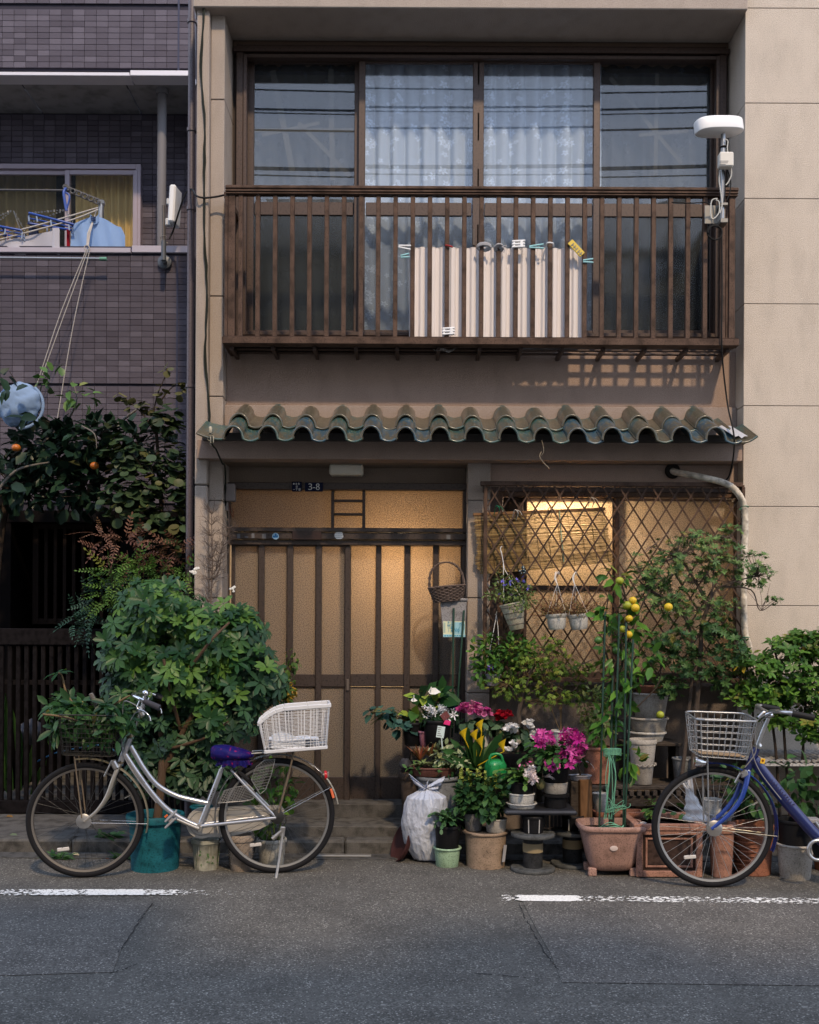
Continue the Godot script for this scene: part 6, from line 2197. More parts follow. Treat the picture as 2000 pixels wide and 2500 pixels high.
func silver_bicycle():
	var o := thing("silver_bicycle", "silver step through bicycle with purple saddle cover and white rear basket", "bicycle")
	var g0 := gp(208, 2142)
	var g1 := gp(676, 2131)
	var k := g0.distance_to(g1) / 468.0
	o.position = g0
	o.rotation.y = atan2(-(g1.z - g0.z), g1.x - g0.x)
	var B := func(px: float, py: float, z := 0.0) -> Vector3: return Vector3((px - 208.0) * k, (2142.0 - py - (px - 208.0) * 11.0 / 468.0) * k, z)
	var silver := mat("silver_paint", Color(0.46, 0.47, 0.50), 0.3, 0.75, {"coat": 0.4})
	var dull := mat("dull_alloy", Color(0.34, 0.33, 0.31), 0.4, 0.7, {"tex": tx.scratch, "scale": 5.0})
	var champ := mat("champagne_guard", Color(0.40, 0.35, 0.25), 0.35, 0.55, {"coat": 0.3})
	var black := mat("black_plastic", Color(0.016, 0.016, 0.017), 0.55)
	var chrome := mat("chrome", Color(0.62, 0.62, 0.63), 0.14, 0.95)
	var cf: Vector3 = B.call(208, 2000)
	var cr: Vector3 = B.call(676, 1986)
	var r := 0.348
	wheel(o, cf, cf.y, mat("rim_dark", Color(0.22, 0.2, 0.18), 0.4, 0.7), 0.07, 0.044)
	wheel(o, cr, cr.y, mat("rim_grey", Color(0.33, 0.33, 0.33), 0.35, 0.75))
	var fg := fender(o, cf, cf.y + 0.014, deg_to_rad(100), deg_to_rad(-13), champ)
	var m := MB.new()
	for s in [-1, 1]:
		m.tube([B.call(211, 2004, 0.05 * s), B.call(358, 2007, 0.03 * s)], 0.0026, 6)
	part(fg, "stay", m, chrome)
	var rg := fender(o, cr, cr.y + 0.014, deg_to_rad(196), deg_to_rad(13), mat("silver_guard", Color(0.45, 0.46, 0.48), 0.22, 0.8))
	m = MB.new()
	for s in 2:
		m.grid(6, 10, func(u: float, v: float):
			var a := deg_to_rad(lerpf(42.0, 10.0, v))
			var b := (u - 0.5) * 2.2
			var rr := cr.y + 0.016 + 0.0125 * cos(b)
			return cr + Vector3(cos(a) * rr, sin(a) * rr, sin(b) * 0.0285), s == 1)
	part(rg, "white_band", m, mat("guard_white", Color(0.62, 0.6, 0.52), 0.4))
	m = MB.new()
	m.box(B.call(814, 1928, 0.024), Vector3(0.018, 0.06, 0.006), Basis(Vector3(0, 0, 1), 0.28) * Basis(Vector3(0, 1, 0), 0.5), 0.002)
	part(rg, "sticker", m, mat("sticker_orange", Color(0.6, 0.11, 0.02), 0.4))
	m = MB.new()
	m.tube([B.call(682, 1982, 0.05), B.call(809, 1913, 0.03)], 0.003, 6)
	m.tube([B.call(682, 1982, -0.05), B.call(809, 1913, -0.03)], 0.003, 6)
	part(rg, "stay", m, chrome)
	m = MB.new()
	m.lathe([Vector2(0.012, 0), Vector2(0.02, 0.03), Vector2(0.024, 0.045)], 16, B.call(787, 1885), Basis(Vector3(0, 0, 1), -PI / 2 + 0.05))
	var tl := part(rg, "tail_lamp", m, mats.grey_plastic)
	m = MB.new()
	m.lathe([Vector2(0.029, -0.006), Vector2(0.029, 0.006), Vector2(0.02, 0.012), Vector2(0, 0.014)], 18, B.call(797, 1884), Basis(Vector3(0, 0, 1), -PI / 2 + 0.05))
	part(tl, "red_lens", m, mat("lens_red", Color(0.5, 0.012, 0.02), 0.2, 0.0, {"coat": 0.5}))
	var fr := MB.new()
	fr.tube([B.call(314, 1797), B.call(290, 1862)], 0.019, 14)
	var frame := part(o, "frame", fr, silver)
	for t in [[[[316, 1817], [328, 1838], [348, 1872], [380, 1912], [425, 1938], [470, 1950], [505, 1957]], 0.0155, "top_tube"], [[[303, 1838], [325, 1872], [362, 1925], [400, 1968], [440, 1996], [484, 2016]], 0.0165, "down_tube"], [[[538, 1872], [484, 2016]], 0.0155, "seat_tube"]]:
		var p := []
		for q in t[0]: p.append(B.call(q[0], q[1]))
		m = MB.new()
		m.tube(spline(p, 5), t[1], 14)
		part(frame, t[2], m, silver)
	for s in [-1, 1]:
		m = MB.new()
		m.tube([B.call(490, 2012, 0.03 * s), B.call(600, 1998, 0.048 * s), B.call(674, 1988, 0.055 * s)], 0.0105, 10)
		part(frame, "chain_stay", m, silver)
		m = MB.new()
		m.tube([B.call(562, 1872, 0.02 * s), B.call(600, 1912, 0.045 * s), B.call(674, 1988, 0.055 * s)], 0.009, 10)
		part(frame, "seat_stay", m, silver)
		m = MB.new()
		var p := spline([B.call(290, 1860, 0.028 * s), B.call(278, 1895, 0.045 * s), B.call(262, 1940, 0.05 * s), B.call(238, 1976, 0.05 * s), B.call(209, 2001, 0.05 * s)], 5)
		m.tube(p, [0.0135, 0.0135, 0.0135, 0.0135, 0.013, 0.013, 0.013, 0.0125, 0.0125, 0.012, 0.012, 0.0115, 0.011, 0.011, 0.0105, 0.0105, 0.01, 0.01, 0.01, 0.01, 0.01], 10)
		part(frame, "fork_blade", m, champ if s < 0 else mat("fork_dull", Color(0.4, 0.37, 0.32), 0.35, 0.7))
	m = MB.new()
	for e in [[315, 1793, 0.024, 0.02], [291, 1858, 0.022, 0.014]]:
		var c: Vector3 = B.call(e[0], e[1])
		m = MB.new()
		m.tube([c - Vector3(-0.003, 0.008, 0), c + Vector3(-0.003, 0.008, 0) * 1.0], e[2], 14)
		part(frame, "headset", m, mat("headset_brass", Color(0.1, 0.075, 0.045), 0.35, 0.7))
	worn_decal(frame, B.call(515, 1935, 0.0165), 0.085, 0.016, black, 1.2, 8)
	worn_decal(frame, B.call(346, 1899, 0.0175), 0.05, 0.014, mat("decal_grey", Color(0.2, 0.2, 0.22), 0.5), -0.93, 5)
	m = MB.new()
	m.tube([B.call(318, 1790), B.call(343, 1722), B.call(350, 1692)], 0.0115, 10)
	m.ball(B.call(351, 1686), Vector3(0.022, 0.022, 0.022), 12)
	var stem := part(o, "handlebar_stem", m, chrome)
	for s in [-1, 1]:
		m = MB.new()
		m.tube(spline([B.call(350, 1688, 0), B.call(337, 1686, 0.06 * s), B.call(330, 1686, 0.15 * s), B.call(345, 1690, 0.22 * s), B.call(365, 1698, 0.25 * s), B.call(398, 1711, 0.27 * s)], 5), 0.011, 10)
		var hb := part(stem, "handlebar", m, chrome)
		m = MB.new()
		m.tube([B.call(362, 1697, 0.25 * s), B.call(400, 1712, 0.272 * s)], [0.0165, 0.018], 12)
		part(stem, "grip", m, mat("grip_grey", Color(0.045, 0.045, 0.055), 0.7))
		m = MB.new()
		m.tube(spline([B.call(352, 1695, 0.22 * s), B.call(345, 1716, 0.22 * s), B.call(362, 1722, 0.24 * s), B.call(374, 1732, 0.25 * s), B.call(377, 1744, 0.25 * s)], 4), 0.006, 7)
		part(stem, "brake_lever", m, chrome)
	m = MB.new()
	m.box(B.call(341, 1731, 0.02), Vector3(0.03, 0.065, 0.03), Basis(Vector3(0, 0, 1), 0.45), 0.008)
	part(stem, "bell", m, dull)
	m = MB.new()
	m.tube(spline([B.call(345, 1712, 0.2), B.call(310, 1702, 0.12), B.call(300, 1730, 0.06), B.call(297, 1800, 0.035), B.call(302, 1840, 0.03), B.call(330, 1890, 0.03), B.call(380, 1955, 0.03)], 6), 0.0032, 6)
	m.tube(spline([B.call(352, 1700, 0.2), B.call(361, 1712, 0.2), B.call(352, 1725, 0.16), B.call(330, 1735, 0.1), B.call(300, 1790, 0.04)], 6), 0.0028, 6)
	part(o, "brake_cable", m, mat("cable_grey", Color(0.2, 0.2, 0.21), 0.5))
	m = MB.new()
	m.box(B.call(280, 1862, 0.03), Vector3(0.035, 0.06, 0.05), Basis(Vector3(0, 0, 1), 0.5), 0.008)
	m.tube([B.call(275, 1850, 0.05), B.call(256, 1890, 0.045)], 0.006, 6)
	part(o, "front_brake", m, mats.hub_alloy)
	for s in [-1, 1]:
		m = MB.new()
		m.tube([B.call(186, 1842, 0.06 * s), B.call(204, 1992, 0.055 * s)], 0.0045, 7)
		part(o, "basket_stay", m, mat("stay_bronze", Color(0.2, 0.15, 0.1), 0.45, 0.5))
	var top := [B.call(152, 1738, 0.13), B.call(292, 1738, 0.13), B.call(292, 1738, -0.13), B.call(152, 1738, -0.13)]
	var bot := [B.call(160, 1837, 0.1), B.call(282, 1839, 0.1), B.call(282, 1839, -0.1), B.call(160, 1837, -0.1)]
	wire_basket(o, "front_basket", top, bot, mat("basket_dark", Color(0.03, 0.028, 0.025), 0.5, 0.4), 9, 14, 0.0014, 0.004)
	m = MB.new()
	var outl := PackedVector2Array()
	for j in 25:
		var a := lerpf(deg_to_rad(72), deg_to_rad(292), j / 24.0)
		var c: Vector3 = B.call(488, 2011)
		outl.append(Vector2(c.x + cos(a) * 38 * k, c.y + sin(a) * 38 * k))
	for q in [[560, 2043], [630, 2026], [690, 1996], [694, 1978], [686, 1966], [640, 1966], [560, 1970]]:
		var c: Vector3 = B.call(q[0], q[1])
		outl.append(Vector2(c.x, c.y))
	m.extrude(outl, Vector3(0, 0, -0.075), Basis.IDENTITY, 0.032)
	var cg := part(o, "chain_guard", m, mat("guard_cream", Color(0.42, 0.40, 0.37), 0.4, 0.3))
	m = MB.new()
	m.tube(arc(B.call(488, 2011, -0.042), 30 * k, 0, TAU * 31 / 32, 31), 0.0025, 5, false, true)
	m.tube([B.call(505, 1978, -0.042), B.call(640, 1974, -0.042), B.call(680, 1978, -0.042)], 0.0025, 5)
	m.tube([B.call(540, 2040, -0.042), B.call(640, 2012, -0.042)], 0.0025, 5)
	part(cg, "raised_line", m, mats.dull_alloy)
	m = MB.new()
	m.tube([B.call(484, 2016, -0.07), B.call(484, 2016, 0.06)], 0.02, 14)
	part(o, "bottom_bracket", m, dull)
	for s in [-1, 1]:
		m = MB.new()
		var a: Vector3 = B.call(484, 2016, 0.062 * s)
		var e: Vector3 = B.call(422, 1988, 0.07 * s) if s > 0 else B.call(546, 2044, 0.07 * s)
		m.tube([a, e], [0.014, 0.009], 8)
		var crank := part(o, "crank", m, dull)
		m = MB.new()
		for j in [-1, 1]:
			m.box(e + Vector3(-0.004 + 0.0 * j, 0.002 + 0.018 * j, 0.055 * s), Vector3(0.085, 0.012, 0.085), Basis(Vector3(0, 0, 1), 0.75), 0.004)
		m.box(e + Vector3(-0.004, 0.002, 0.05 * s), Vector3(0.03, 0.04, 0.07), Basis(Vector3(0, 0, 1), 0.75), 0.003)
		var pd := part(crank, "pedal", m, mat("pedal_grey", Color(0.24, 0.24, 0.25), 0.5))
	m = MB.new()
	m.box(B.call(409, 1980, 0.125), Vector3(0.022, 0.012, 0.004), Basis(Vector3(0, 0, 1), 0.75), 0.001)
	part(o, "pedal_reflector", m, mats.sticker_orange)
	m = MB.new()
	m.lathe([Vector2(0, 0.03), Vector2(0.042, 0.03), Vector2(0.042, 0.055), Vector2(0.02, 0.062), Vector2(0, 0.064)], 20, cr, Basis(Vector3.RIGHT, PI / 2))
	m.tube(arc(cr + Vector3(0.02, -0.02, 0.05), 0.035, -1.4, 1.7, 14), 0.004, 6)
	part(o, "hub_brake", m, mat("hub_black", Color(0.03, 0.03, 0.03), 0.4, 0.4))
	m = MB.new()
	m.tube([B.call(691, 2020, 0.06), B.call(684, 2080, 0.085), B.call(673, 2142, 0.13), B.call(670, 2150, 0.15)], 0.0085, 8)
	m.box(B.call(690, 2022, 0.06), Vector3(0.03, 0.06, 0.02), Basis(Vector3(0, 0, 1), -0.1), 0.004)
	m.tube([B.call(690, 2018, 0.06), B.call(665, 2040, 0.07)], [0.01, 0.014], 8)
	part(o, "kick_stand", m, mats.hub_alloy)
	m = MB.new()
	m.tube(arc(cr + Vector3(0, 0, 0.0), 0.2, deg_to_rad(122), deg_to_rad(150), 8), 0.01, 8)
	m.box(B.call(592, 1885, 0.035), Vector3(0.09, 0.022, 0.02), Basis(Vector3(0, 0, 1), -0.72), 0.006)
	part(o, "ring_lock", m, mats.black_plastic)
	var sd := noise_tex(41, 0.035, 256, [[0.0, Color(0.06, 0.07, 0.32)], [0.5, Color(0.08, 0.07, 0.34)], [0.66, Color(0.13, 0.07, 0.34)], [0.84, Color(0.25, 0.08, 0.33)], [0.9, Color(0.7, 0.1, 0.32)], [1.0, Color(0.7, 0.12, 0.3)]], 2)
	m = MB.new()
	m.grid(36, 40, func(u: float, v: float):
		var x := lerpf(511, 617, v)
		var mid := lerpf(1832, 1836, v)
		var hh := 26.0 * pow(maxf(sin(PI * pow(clampf(v * 0.97 + 0.015, 0, 1), 0.55)), 0.0), 0.55) + 0.5
		var wd := 0.085 * pow(maxf(sin(PI * clampf(v * 0.97 + 0.015, 0, 1)), 0.0), 0.5) + 0.001
		var a := TAU * u
		var pl := 1.0 + (0.05 * sin(v * 95.0) * smoothstep(0.55, 0.8, v)) + 0.02 * sin(a * 5 + v * 14)
		var c: Vector3 = B.call(x, mid - (hh * 0.86 * sin(a) * pl if sin(a) > 0 else hh * 0.72 * sin(a) * pl), 0)
		return c + Vector3(0, 0, cos(a) * wd * pl), false)
	var sc_m := mat("saddle_cloth", Color.WHITE, 0.55, 0.0, {"tex": sd, "scale": 2.6, "bump": tx.soft, "h": 0.8})
	var sad := part(o, "saddle", m, sc_m)
	m = MB.new()
	m.grid(70, 8, func(u: float, v: float):
		var a := TAU * u
		var f := 1.0 + 0.09 * sin(a * 17.0) * (0.4 + v) + 0.05 * sin(a * 7.0)
		var c: Vector3 = B.call(570 + 40.0 * cos(a) * f * (0.95 + 0.1 * v), 1846 + 15.0 * v + 3.0 * sin(a * 9.0) * v, 0)
		return c + Vector3(0, 0, sin(a) * 0.07 * f))
	part(sad, "cover_frill", m, sc_m)
	m = MB.new()
	m.tube([B.call(539, 1872), B.call(549, 1845)], 0.013, 10)
	part(o, "seat_post", m, chrome)
	m = MB.new()
	for z in [-0.055, 0.055]:
		m.tube([B.call(612, 1829, z), B.call(700, 1821, z), B.call(800, 1812, z)], 0.005, 7)
	for x in [640, 680, 720, 760]:
		m.tube([B.call(x, 1829 - (x - 612) * 0.09, -0.055), B.call(x, 1829 - (x - 612) * 0.09, 0.055)], 0.004, 6)
	var car := part(o, "carrier", m, dull)
	for s in [-1, 1]:
		m = MB.new()
		m.tube([B.call(717, 1823, 0.05 * s), B.call(705, 1880, 0.055 * s), B.call(680, 1976, 0.055 * s)], 0.006, 7)
		part(car, "carrier_leg", m, mats.stay_bronze)
	rear_basket(o, B, k)
	for gd in [[[[530, 1953], [546, 1922], [575, 1913], [606, 1908], [624, 1930], [616, 1943], [600, 1947]], 0.05], [[[612, 1894], [624, 1862], [645, 1845], [670, 1842], [662, 1880], [648, 1918], [634, 1930]], 0.05]]:
		var p := []
		var lo := Vector2(9e9, 9e9)
		for q in gd[0]: p.append(B.call(q[0], q[1], gd[1]))
		m = MB.new()
		m.tube(p, 0.0028, 5, false, true)
		var pg := PackedVector2Array()
		for q in p: pg.append(Vector2(q.x, q.y))
		for dirn in 2:
			for j in 9:
				var c0: Vector3 = p[0].lerp(p[3], (j + 0.5) / 9.0) if dirn == 0 else p[1].lerp(p[5], (j + 0.5) / 9.0)
				var d2 := Vector2(0.5, 1).normalized() if dirn == 0 else Vector2(1, 0.18).normalized()
				var seg := PackedVector2Array([Vector2(c0.x, c0.y) - d2 * 0.4, Vector2(c0.x, c0.y) + d2 * 0.4])
				for cut in Geometry2D.intersect_polyline_with_polygon(seg, pg):
					m.tube([Vector3(cut[0].x, cut[0].y, 0.05), Vector3(cut[cut.size() - 1].x, cut[cut.size() - 1].y, 0.05)], 0.0014, 4, false)
		part(o, "skirt_guard", m, mats.dull_alloy)
	var wo := func(px: float, py: float, z: float) -> Vector3: return o.transform * B.call(px, py, z)
	var br := thing("cut_branches", "cut leafy branches piled in the silver bicycle's front basket", "branches")
	m = MB.new()
	limb(m, [wo.call(245, 1800, 0), wo.call(235, 1735, 0.02), wo.call(223, 1688, 0.03)], 0.016, 0.014)
	part(br, "cut_stub", m, mats.bark_pale)
	m = MB.new()
	limb(m, [wo.call(250, 1790, 0), wo.call(262, 1730, 0.05), wo.call(300, 1703, 0.07), wo.call(322, 1690, 0.08)], 0.009, 0.005)
	limb(m, [wo.call(235, 1790, 0), wo.call(190, 1730, 0.0), wo.call(160, 1690, 0.0), wo.call(152, 1650, 0.0), wo.call(143, 1640, 0.0)], 0.009, 0.004)
	limb(m, [wo.call(235, 1770, 0.05), wo.call(170, 1745, 0.1), wo.call(118, 1738, 0.1)], 0.008, 0.006)
	part(br, "branch", m, mat("twig_ochre", Color(0.16, 0.11, 0.06), 0.8))
	var me := [whorl_mesh(6, 0.12, 0.048, 0.1, 0.35, 0.05), whorl_mesh(5, 0.13, 0.05, -0.1, 0.4, 0.05)]
	var bz: float = wo.call(230, 1750, 0).z
	var bl := [[180, 1735, bz, 55, 45, 0.14], [260, 1740, bz, 65, 45, 0.15], [210, 1775, bz, 60, 35, 0.13], [145, 1720, bz, 30, 30, 0.1], [300, 1760, bz, 45, 25, 0.1], [265, 1800, bz + 0.08, 25, 25, 0.05], [140, 1775, bz + 0.05, 20, 28, 0.06]]
	for q in crown_spots(bl, 62, 0.45) + [[wo.call(143, 1640, 0.0), Vector3(0, 1, 0)]]:
		var nn: Vector3 = (q[1] * 0.6 + Vector3(0, 0.7, 0.35) + rdir() * 0.5).normalized()
		var l := part(br, "leaf", me[rng.randi() % 2], mats["umbrella_leaf_" + ["deep", "dark", "mid"][rng.randi() % 3]])
		l.transform = Transform3D(along(rdir().cross(nn).normalized(), nn, R(0.5, 0.9)), q[0])
	crown(br, "small_foliage", [leaf_mesh(0.1, 0.045, 0.3, 0.25)], leaf_mats("leaf_umbrella"), bl, 120, 0.6, 1.0, Color(0.02, 0.06, 0.025), Color(0.07, 0.14, 0.04), 0.4)
	settle(br)
	m = MB.new()
	for j in 4:
		var y := 1812.0 - 6 * j
		var sh := R(-4, 4)
		m.grid(14, 8, func(u: float, v: float): return wo.call(lerpf(658 + sh, 782 + sh, u), y - 4 * (u) + 2.5 * sin(u * 7 + j * 2) - 6.0 * v * (0.3 + 0.4 * sin(j + u * 3)), lerpf(-0.1, 0.11, v)))
	m.grid(10, 6, func(u: float, v: float): return wo.call(lerpf(662, 745, u), lerpf(1812, 1780 - 8 * sin(u * 5), v), 0.112 - 0.02 * v))
	single("white_paper", m, mat("paper_white", Color(0.72, 0.74, 0.78), 0.6, 0.0, {"back": Color(0.3, 0.3, 0.3)}), "crumpled white papers lying in the white rear basket", "paper")

func rear_basket(o: Node3D, B: Callable, k: float):
	var w := mat("basket_white", Color(0.62, 0.62, 0.63), 0.42)
	var zz := 0.135
	var rim := [[630, 1752], [640, 1742], [655, 1730], [672, 1720], [692, 1714], [750, 1708], [806, 1703]]
	var loop := []
	for q in rim: loop.append(B.call(q[0], q[1], zz))
	var back := loop.duplicate()
	back.reverse()
	for q in back: loop.append(Vector3(q.x, q.y, -zz))
	var rb := MB.new()
	for j in loop.size():
		var a: Vector3 = loop[j]
		var b: Vector3 = loop[(j + 1) % loop.size()]
		rb.bar(a, b, 0.024, 0.012, Vector3(0, 0, 1) if absf(a.z - b.z) < 0.01 else Vector3(1, 0, 0), 0.003)
	var bk := part(o, "rear_basket", rb, w)
	var bot := [B.call(646, 1822, zz - 0.025), B.call(798, 1808, zz - 0.025), B.call(798, 1808, -zz + 0.025), B.call(646, 1822, -zz + 0.025)]
	var m := MB.new()
	for j in 4:
		m.bar(bot[j], bot[(j + 1) % 4], 0.02, 0.012, Vector3(0, 0, 1) if j % 2 == 0 else Vector3(1, 0, 0), 0.003)
	for j in 9:
		var f := (j + 0.5) / 9.0
		m.bar(bot[0].lerp(bot[1], f), bot[3].lerp(bot[2], f), 0.007, 0.004, Vector3.UP)
	part(bk, "bottom_grid", m, w)
	var topf := func(f: float) -> float:
		var x := lerpf(630, 806, f)
		for j in rim.size() - 1:
			if x <= rim[j + 1][0] + 0.01:
				return lerpf(rim[j][1], rim[j + 1][1], (x - rim[j][0]) / float(rim[j + 1][0] - rim[j][0]))
		return 1703.0
	for s in [-1, 1]:
		m = MB.new()
		for j in 21:
			var f := (j + 0.5) / 21.0
			if j % 4 == 2: continue
			var th := 0.0032 if (j % 4 == 1 or j % 4 == 3) else 0.0022
			m.bar(B.call(lerpf(646, 798, f), lerpf(1822, 1808, f), (zz - 0.025) * s), B.call(lerpf(632, 805, f), topf.call(f), zz * s), th * 1.25, 0.003)
		for r in 15:
			var v := (r + 0.6) / 15.0
			var last := Vector3.INF
			for j in 23:
				var f := j / 22.0
				var lo: Vector3 = B.call(lerpf(646, 798, f), lerpf(1822, 1808, f), (zz - 0.025) * s)
				var hi: Vector3 = B.call(lerpf(632, 805, f), 1708.0 - 0.0 + 12.0 * (1.0 - f), zz * s)
				var p := lo.lerp(hi, v) + Vector3(0, 0, 0.0025 * (1 if (j + r) % 2 else -1))
				var lim: Vector3 = B.call(lerpf(632, 805, f), topf.call(f) + 1.0, zz * s)
				if p.y > lim.y:
					last = Vector3.INF
					continue
				if last != Vector3.INF:
					m.bar(last, p, 0.0031, 0.002)
				last = p
		part(bk, "woven_side", m, w)
	for e in 2:
		m = MB.new()
		var bx0: Vector3 = bot[0] if e == 0 else bot[1]
		var bx1: Vector3 = bot[3] if e == 0 else bot[2]
		var tp: Vector3 = B.call(631, 1752) if e == 0 else B.call(805, 1705)
		for j in 15:
			var f := (j + 0.5) / 15.0
			m.bar(bx0.lerp(bx1, f), Vector3(tp.x, tp.y, lerpf(zz, -zz, f)), 0.004, 0.003, Vector3(1, 0, 0))
		for r in 13:
			var v := (r + 0.6) / 13.0
			m.bar(bx0.lerp(Vector3(tp.x, tp.y, zz), v), bx1.lerp(Vector3(tp.x, tp.y, -zz), v), 0.0042, 0.0024, Vector3(1, 0, 0))
		part(bk, "woven_end", m, w)

func blue_bicycle():
	var o := thing("blue_bicycle", "dark blue bicycle with silver wire front basket, cut off by the right edge", "bicycle")
	var g0 := gp(1738, 2166)
	o.position = g0
	o.rotation.y = -0.03
	var k := 0.35 / 149.0
	var B := func(px: float, py: float, z := 0.0) -> Vector3: return Vector3((px - 1738.0) * k, (2166.0 - py) * k, z)
	var blue := mat("blue_paint", Color(0.01, 0.04, 0.25), 0.3, 0.1, {"coat": 0.6})
	var navy := mat("navy_paint", Color(0.011, 0.018, 0.10), 0.35, 0.1, {"coat": 0.5})
	var bg := mat("blue_guard", Color(0.013, 0.055, 0.34), 0.38, 0.1, {"coat": 0.4, "bump": tx.fine, "h": 0.05, "scale": 9.0})
	var alloy := mat("bright_alloy", Color(0.5, 0.5, 0.5), 0.28, 0.85)
	var cf: Vector3 = B.call(1738, 2017)
	wheel(o, cf, cf.y, alloy, 0.42, 0.046)
	var cr := cf + Vector3(1.11, 0, 0)
	wheel(o, cr, cr.y, alloy)
	var fg := fender(o, cf, cf.y + 0.014, deg_to_rad(94), deg_to_rad(-22), bg, 0.03)
	fender(o, cr, cr.y + 0.014, deg_to_rad(190), deg_to_rad(20), bg, 0.03)
	var m := MB.new()
	for s in [-1, 1]:
		m.tube([B.call(1742, 2020, 0.05 * s), B.call(1892, 2036, 0.032 * s)], 0.0028, 6)
	part(fg, "stay", m, mat("stay_brass", Color(0.45, 0.4, 0.3), 0.3, 0.8))
	m = MB.new()
	m.tube([B.call(1846, 1822), B.call(1822, 1880)], 0.021, 14)
	var frame := part(o, "frame", m, navy)
	m = MB.new()
	m.tube(spline([B.call(1838, 1850), B.call(1880, 1905), B.call(1940, 1978), B.call(2010, 2052), B.call(2060, 2075)], 6), 0.034, 16)
	part(frame, "main_beam", m, navy)
	m = MB.new()
	m.tube([B.call(2040, 2068), B.call(2105, 1890)], 0.017, 12)
	part(frame, "seat_tube", m, navy)
	for s in [-1, 1]:
		m = MB.new()
		m.tube([B.call(2050, 2066, 0.03 * s), cr + Vector3(0, 0, 0.055 * s)], 0.011, 10)
		part(frame, "chain_stay", m, navy)
		m = MB.new()
		m.tube([B.call(2098, 1910, 0.02 * s), cr + Vector3(0, 0, 0.055 * s)], 0.009, 10)
		part(frame, "seat_stay", m, navy)
		m = MB.new()
		var p := spline([B.call(1822, 1878, 0.03 * s), B.call(1812, 1915, 0.05 * s), B.call(1798, 1950, 0.052 * s), B.call(1770, 1985, 0.052 * s), B.call(1730, 2018, 0.052 * s)], 5)
		var rr := []
		for j in p.size(): rr.append(lerpf(0.0165, 0.011, j / 20.0))
		m.tube(p, rr, 12)
		part(frame, "fork_blade", m, blue)
	for e in [[1848, 1816, 0.025], [1822, 1879, 0.024]]:
		var c: Vector3 = B.call(e[0], e[1])
		m = MB.new()
		m.tube([c - Vector3(-0.003, 0.007, 0), c + Vector3(-0.003, 0.007, 0)], e[2], 16)
		part(frame, "headset", m, alloy)
	worn_decal(frame, B.call(1903, 1930, 0.0345), 0.2, 0.03, mat("decal_violet", Color(0.03, 0.028, 0.08), 0.35), -0.86, 11)
	m = MB.new()
	m.box(B.call(1856, 1852, 0.034), Vector3(0.026, 0.03, 0.004), Basis(Vector3(0, 0, 1), -0.2), 0.001)
	var st := part(frame, "safety_sticker", m, mat("sticker_yellow", Color(0.75, 0.45, 0.03), 0.4))
	m = MB.new()
	m.lathe([Vector2(0, 0), Vector2(0.007, 0), Vector2(0.007, 0.001), Vector2(0, 0.001)], 14, B.call(1856, 1851, 0.0363), Basis(Vector3.RIGHT, PI / 2))
	part(st, "print", m, mat("sticker_brown", Color(0.2, 0.06, 0.01), 0.5))
	m = MB.new()
	m.tube([B.call(1848, 1815), B.call(1858, 1785), B.call(1872, 1752), B.call(1878, 1735)], 0.0125, 12)
	m.tube([B.call(1878, 1740), B.call(1862, 1734), B.call(1850, 1748)], 0.012, 10)
	var stem := part(o, "handlebar_stem", m, alloy)
	for s in [-1, 1]:
		m = MB.new()
		m.tube(spline([B.call(1873, 1735, 0), B.call(1868, 1728, 0.1 * s), B.call(1872, 1725, 0.2 * s), B.call(1890, 1726, 0.26 * s), B.call(1925, 1733, 0.29 * s)], 5), 0.0115, 10)
		part(stem, "handlebar", m, alloy)
		m = MB.new()
		m.tube([B.call(1893, 1727, 0.262 * s), B.call(1940, 1736, 0.296 * s)], [0.017, 0.0175], 12)
		part(stem, "grip", m, mats.black_plastic)
	m = MB.new()
	m.ball(B.call(1866, 1738, 0.06), Vector3(0.028, 0.02, 0.028), 14)
	part(stem, "bell", m, mats.chrome)
	m = MB.new()
	m.tube(spline([B.call(1868, 1726, 0.16), B.call(1840, 1745, 0.1), B.call(1829, 1780, 0.05), B.call(1830, 1830, 0.04), B.call(1850, 1880, 0.042), B.call(1900, 1945, 0.042)], 6), 0.0034, 6)
	m.tube(spline([B.call(1866, 1728, 0.14), B.call(1838, 1760, 0.08), B.call(1835, 1790, 0.05), B.call(1838, 1830, 0.04), B.call(1812, 1868, 0.04)], 6), 0.0034, 6)
	part(o, "brake_cable", m, mats.cable_grey)
	var gal := mat("basket_silver", Color(0.36, 0.37, 0.38), 0.35, 0.7)
	var top := [B.call(1684, 1748, 0.145), B.call(1833, 1752, 0.13), B.call(1833, 1742, -0.13), B.call(1684, 1738, -0.145)]
	var bot := [B.call(1692, 1838, 0.115), B.call(1812, 1846, 0.105), B.call(1812, 1838, -0.105), B.call(1692, 1832, -0.115)]
	var bk := wire_basket(o, "front_basket", top, bot, gal, 6, 9, 0.0022, 0.0065)
	m = MB.new()
	m.box((bot[0] + bot[2]) / 2 + Vector3(0, 0.006, 0), Vector3(0.25, 0.006, 0.19), Basis(Vector3(0, 0, 1), -0.06), 0.002)
	part(bk, "bottom_board", m, mat("board_tan", Color(0.32, 0.22, 0.13), 0.7))
	for s in [-1, 1]:
		m = MB.new()
		m.tube([B.call(1719, 1842, 0.06 * s), B.call(1724, 2010, 0.056 * s)], 0.005, 7)
		part(o, "basket_stay", m, alloy)
	m = MB.new()
	m.lathe([Vector2(0, -0.05), Vector2(0.016, -0.045), Vector2(0.026, -0.02), Vector2(0.03, 0.01), Vector2(0.031, 0.018), Vector2(0, 0.02)], 20, B.call(1694, 1853, 0.07), Basis(Vector3(0, 0, 1), PI / 2 - 0.1))
	m.tube([B.call(1700, 1853, 0.07), B.call(1719, 1850, 0.06)], 0.005, 6)
	part(o, "head_lamp", m, mats.chrome)
	m = MB.new()
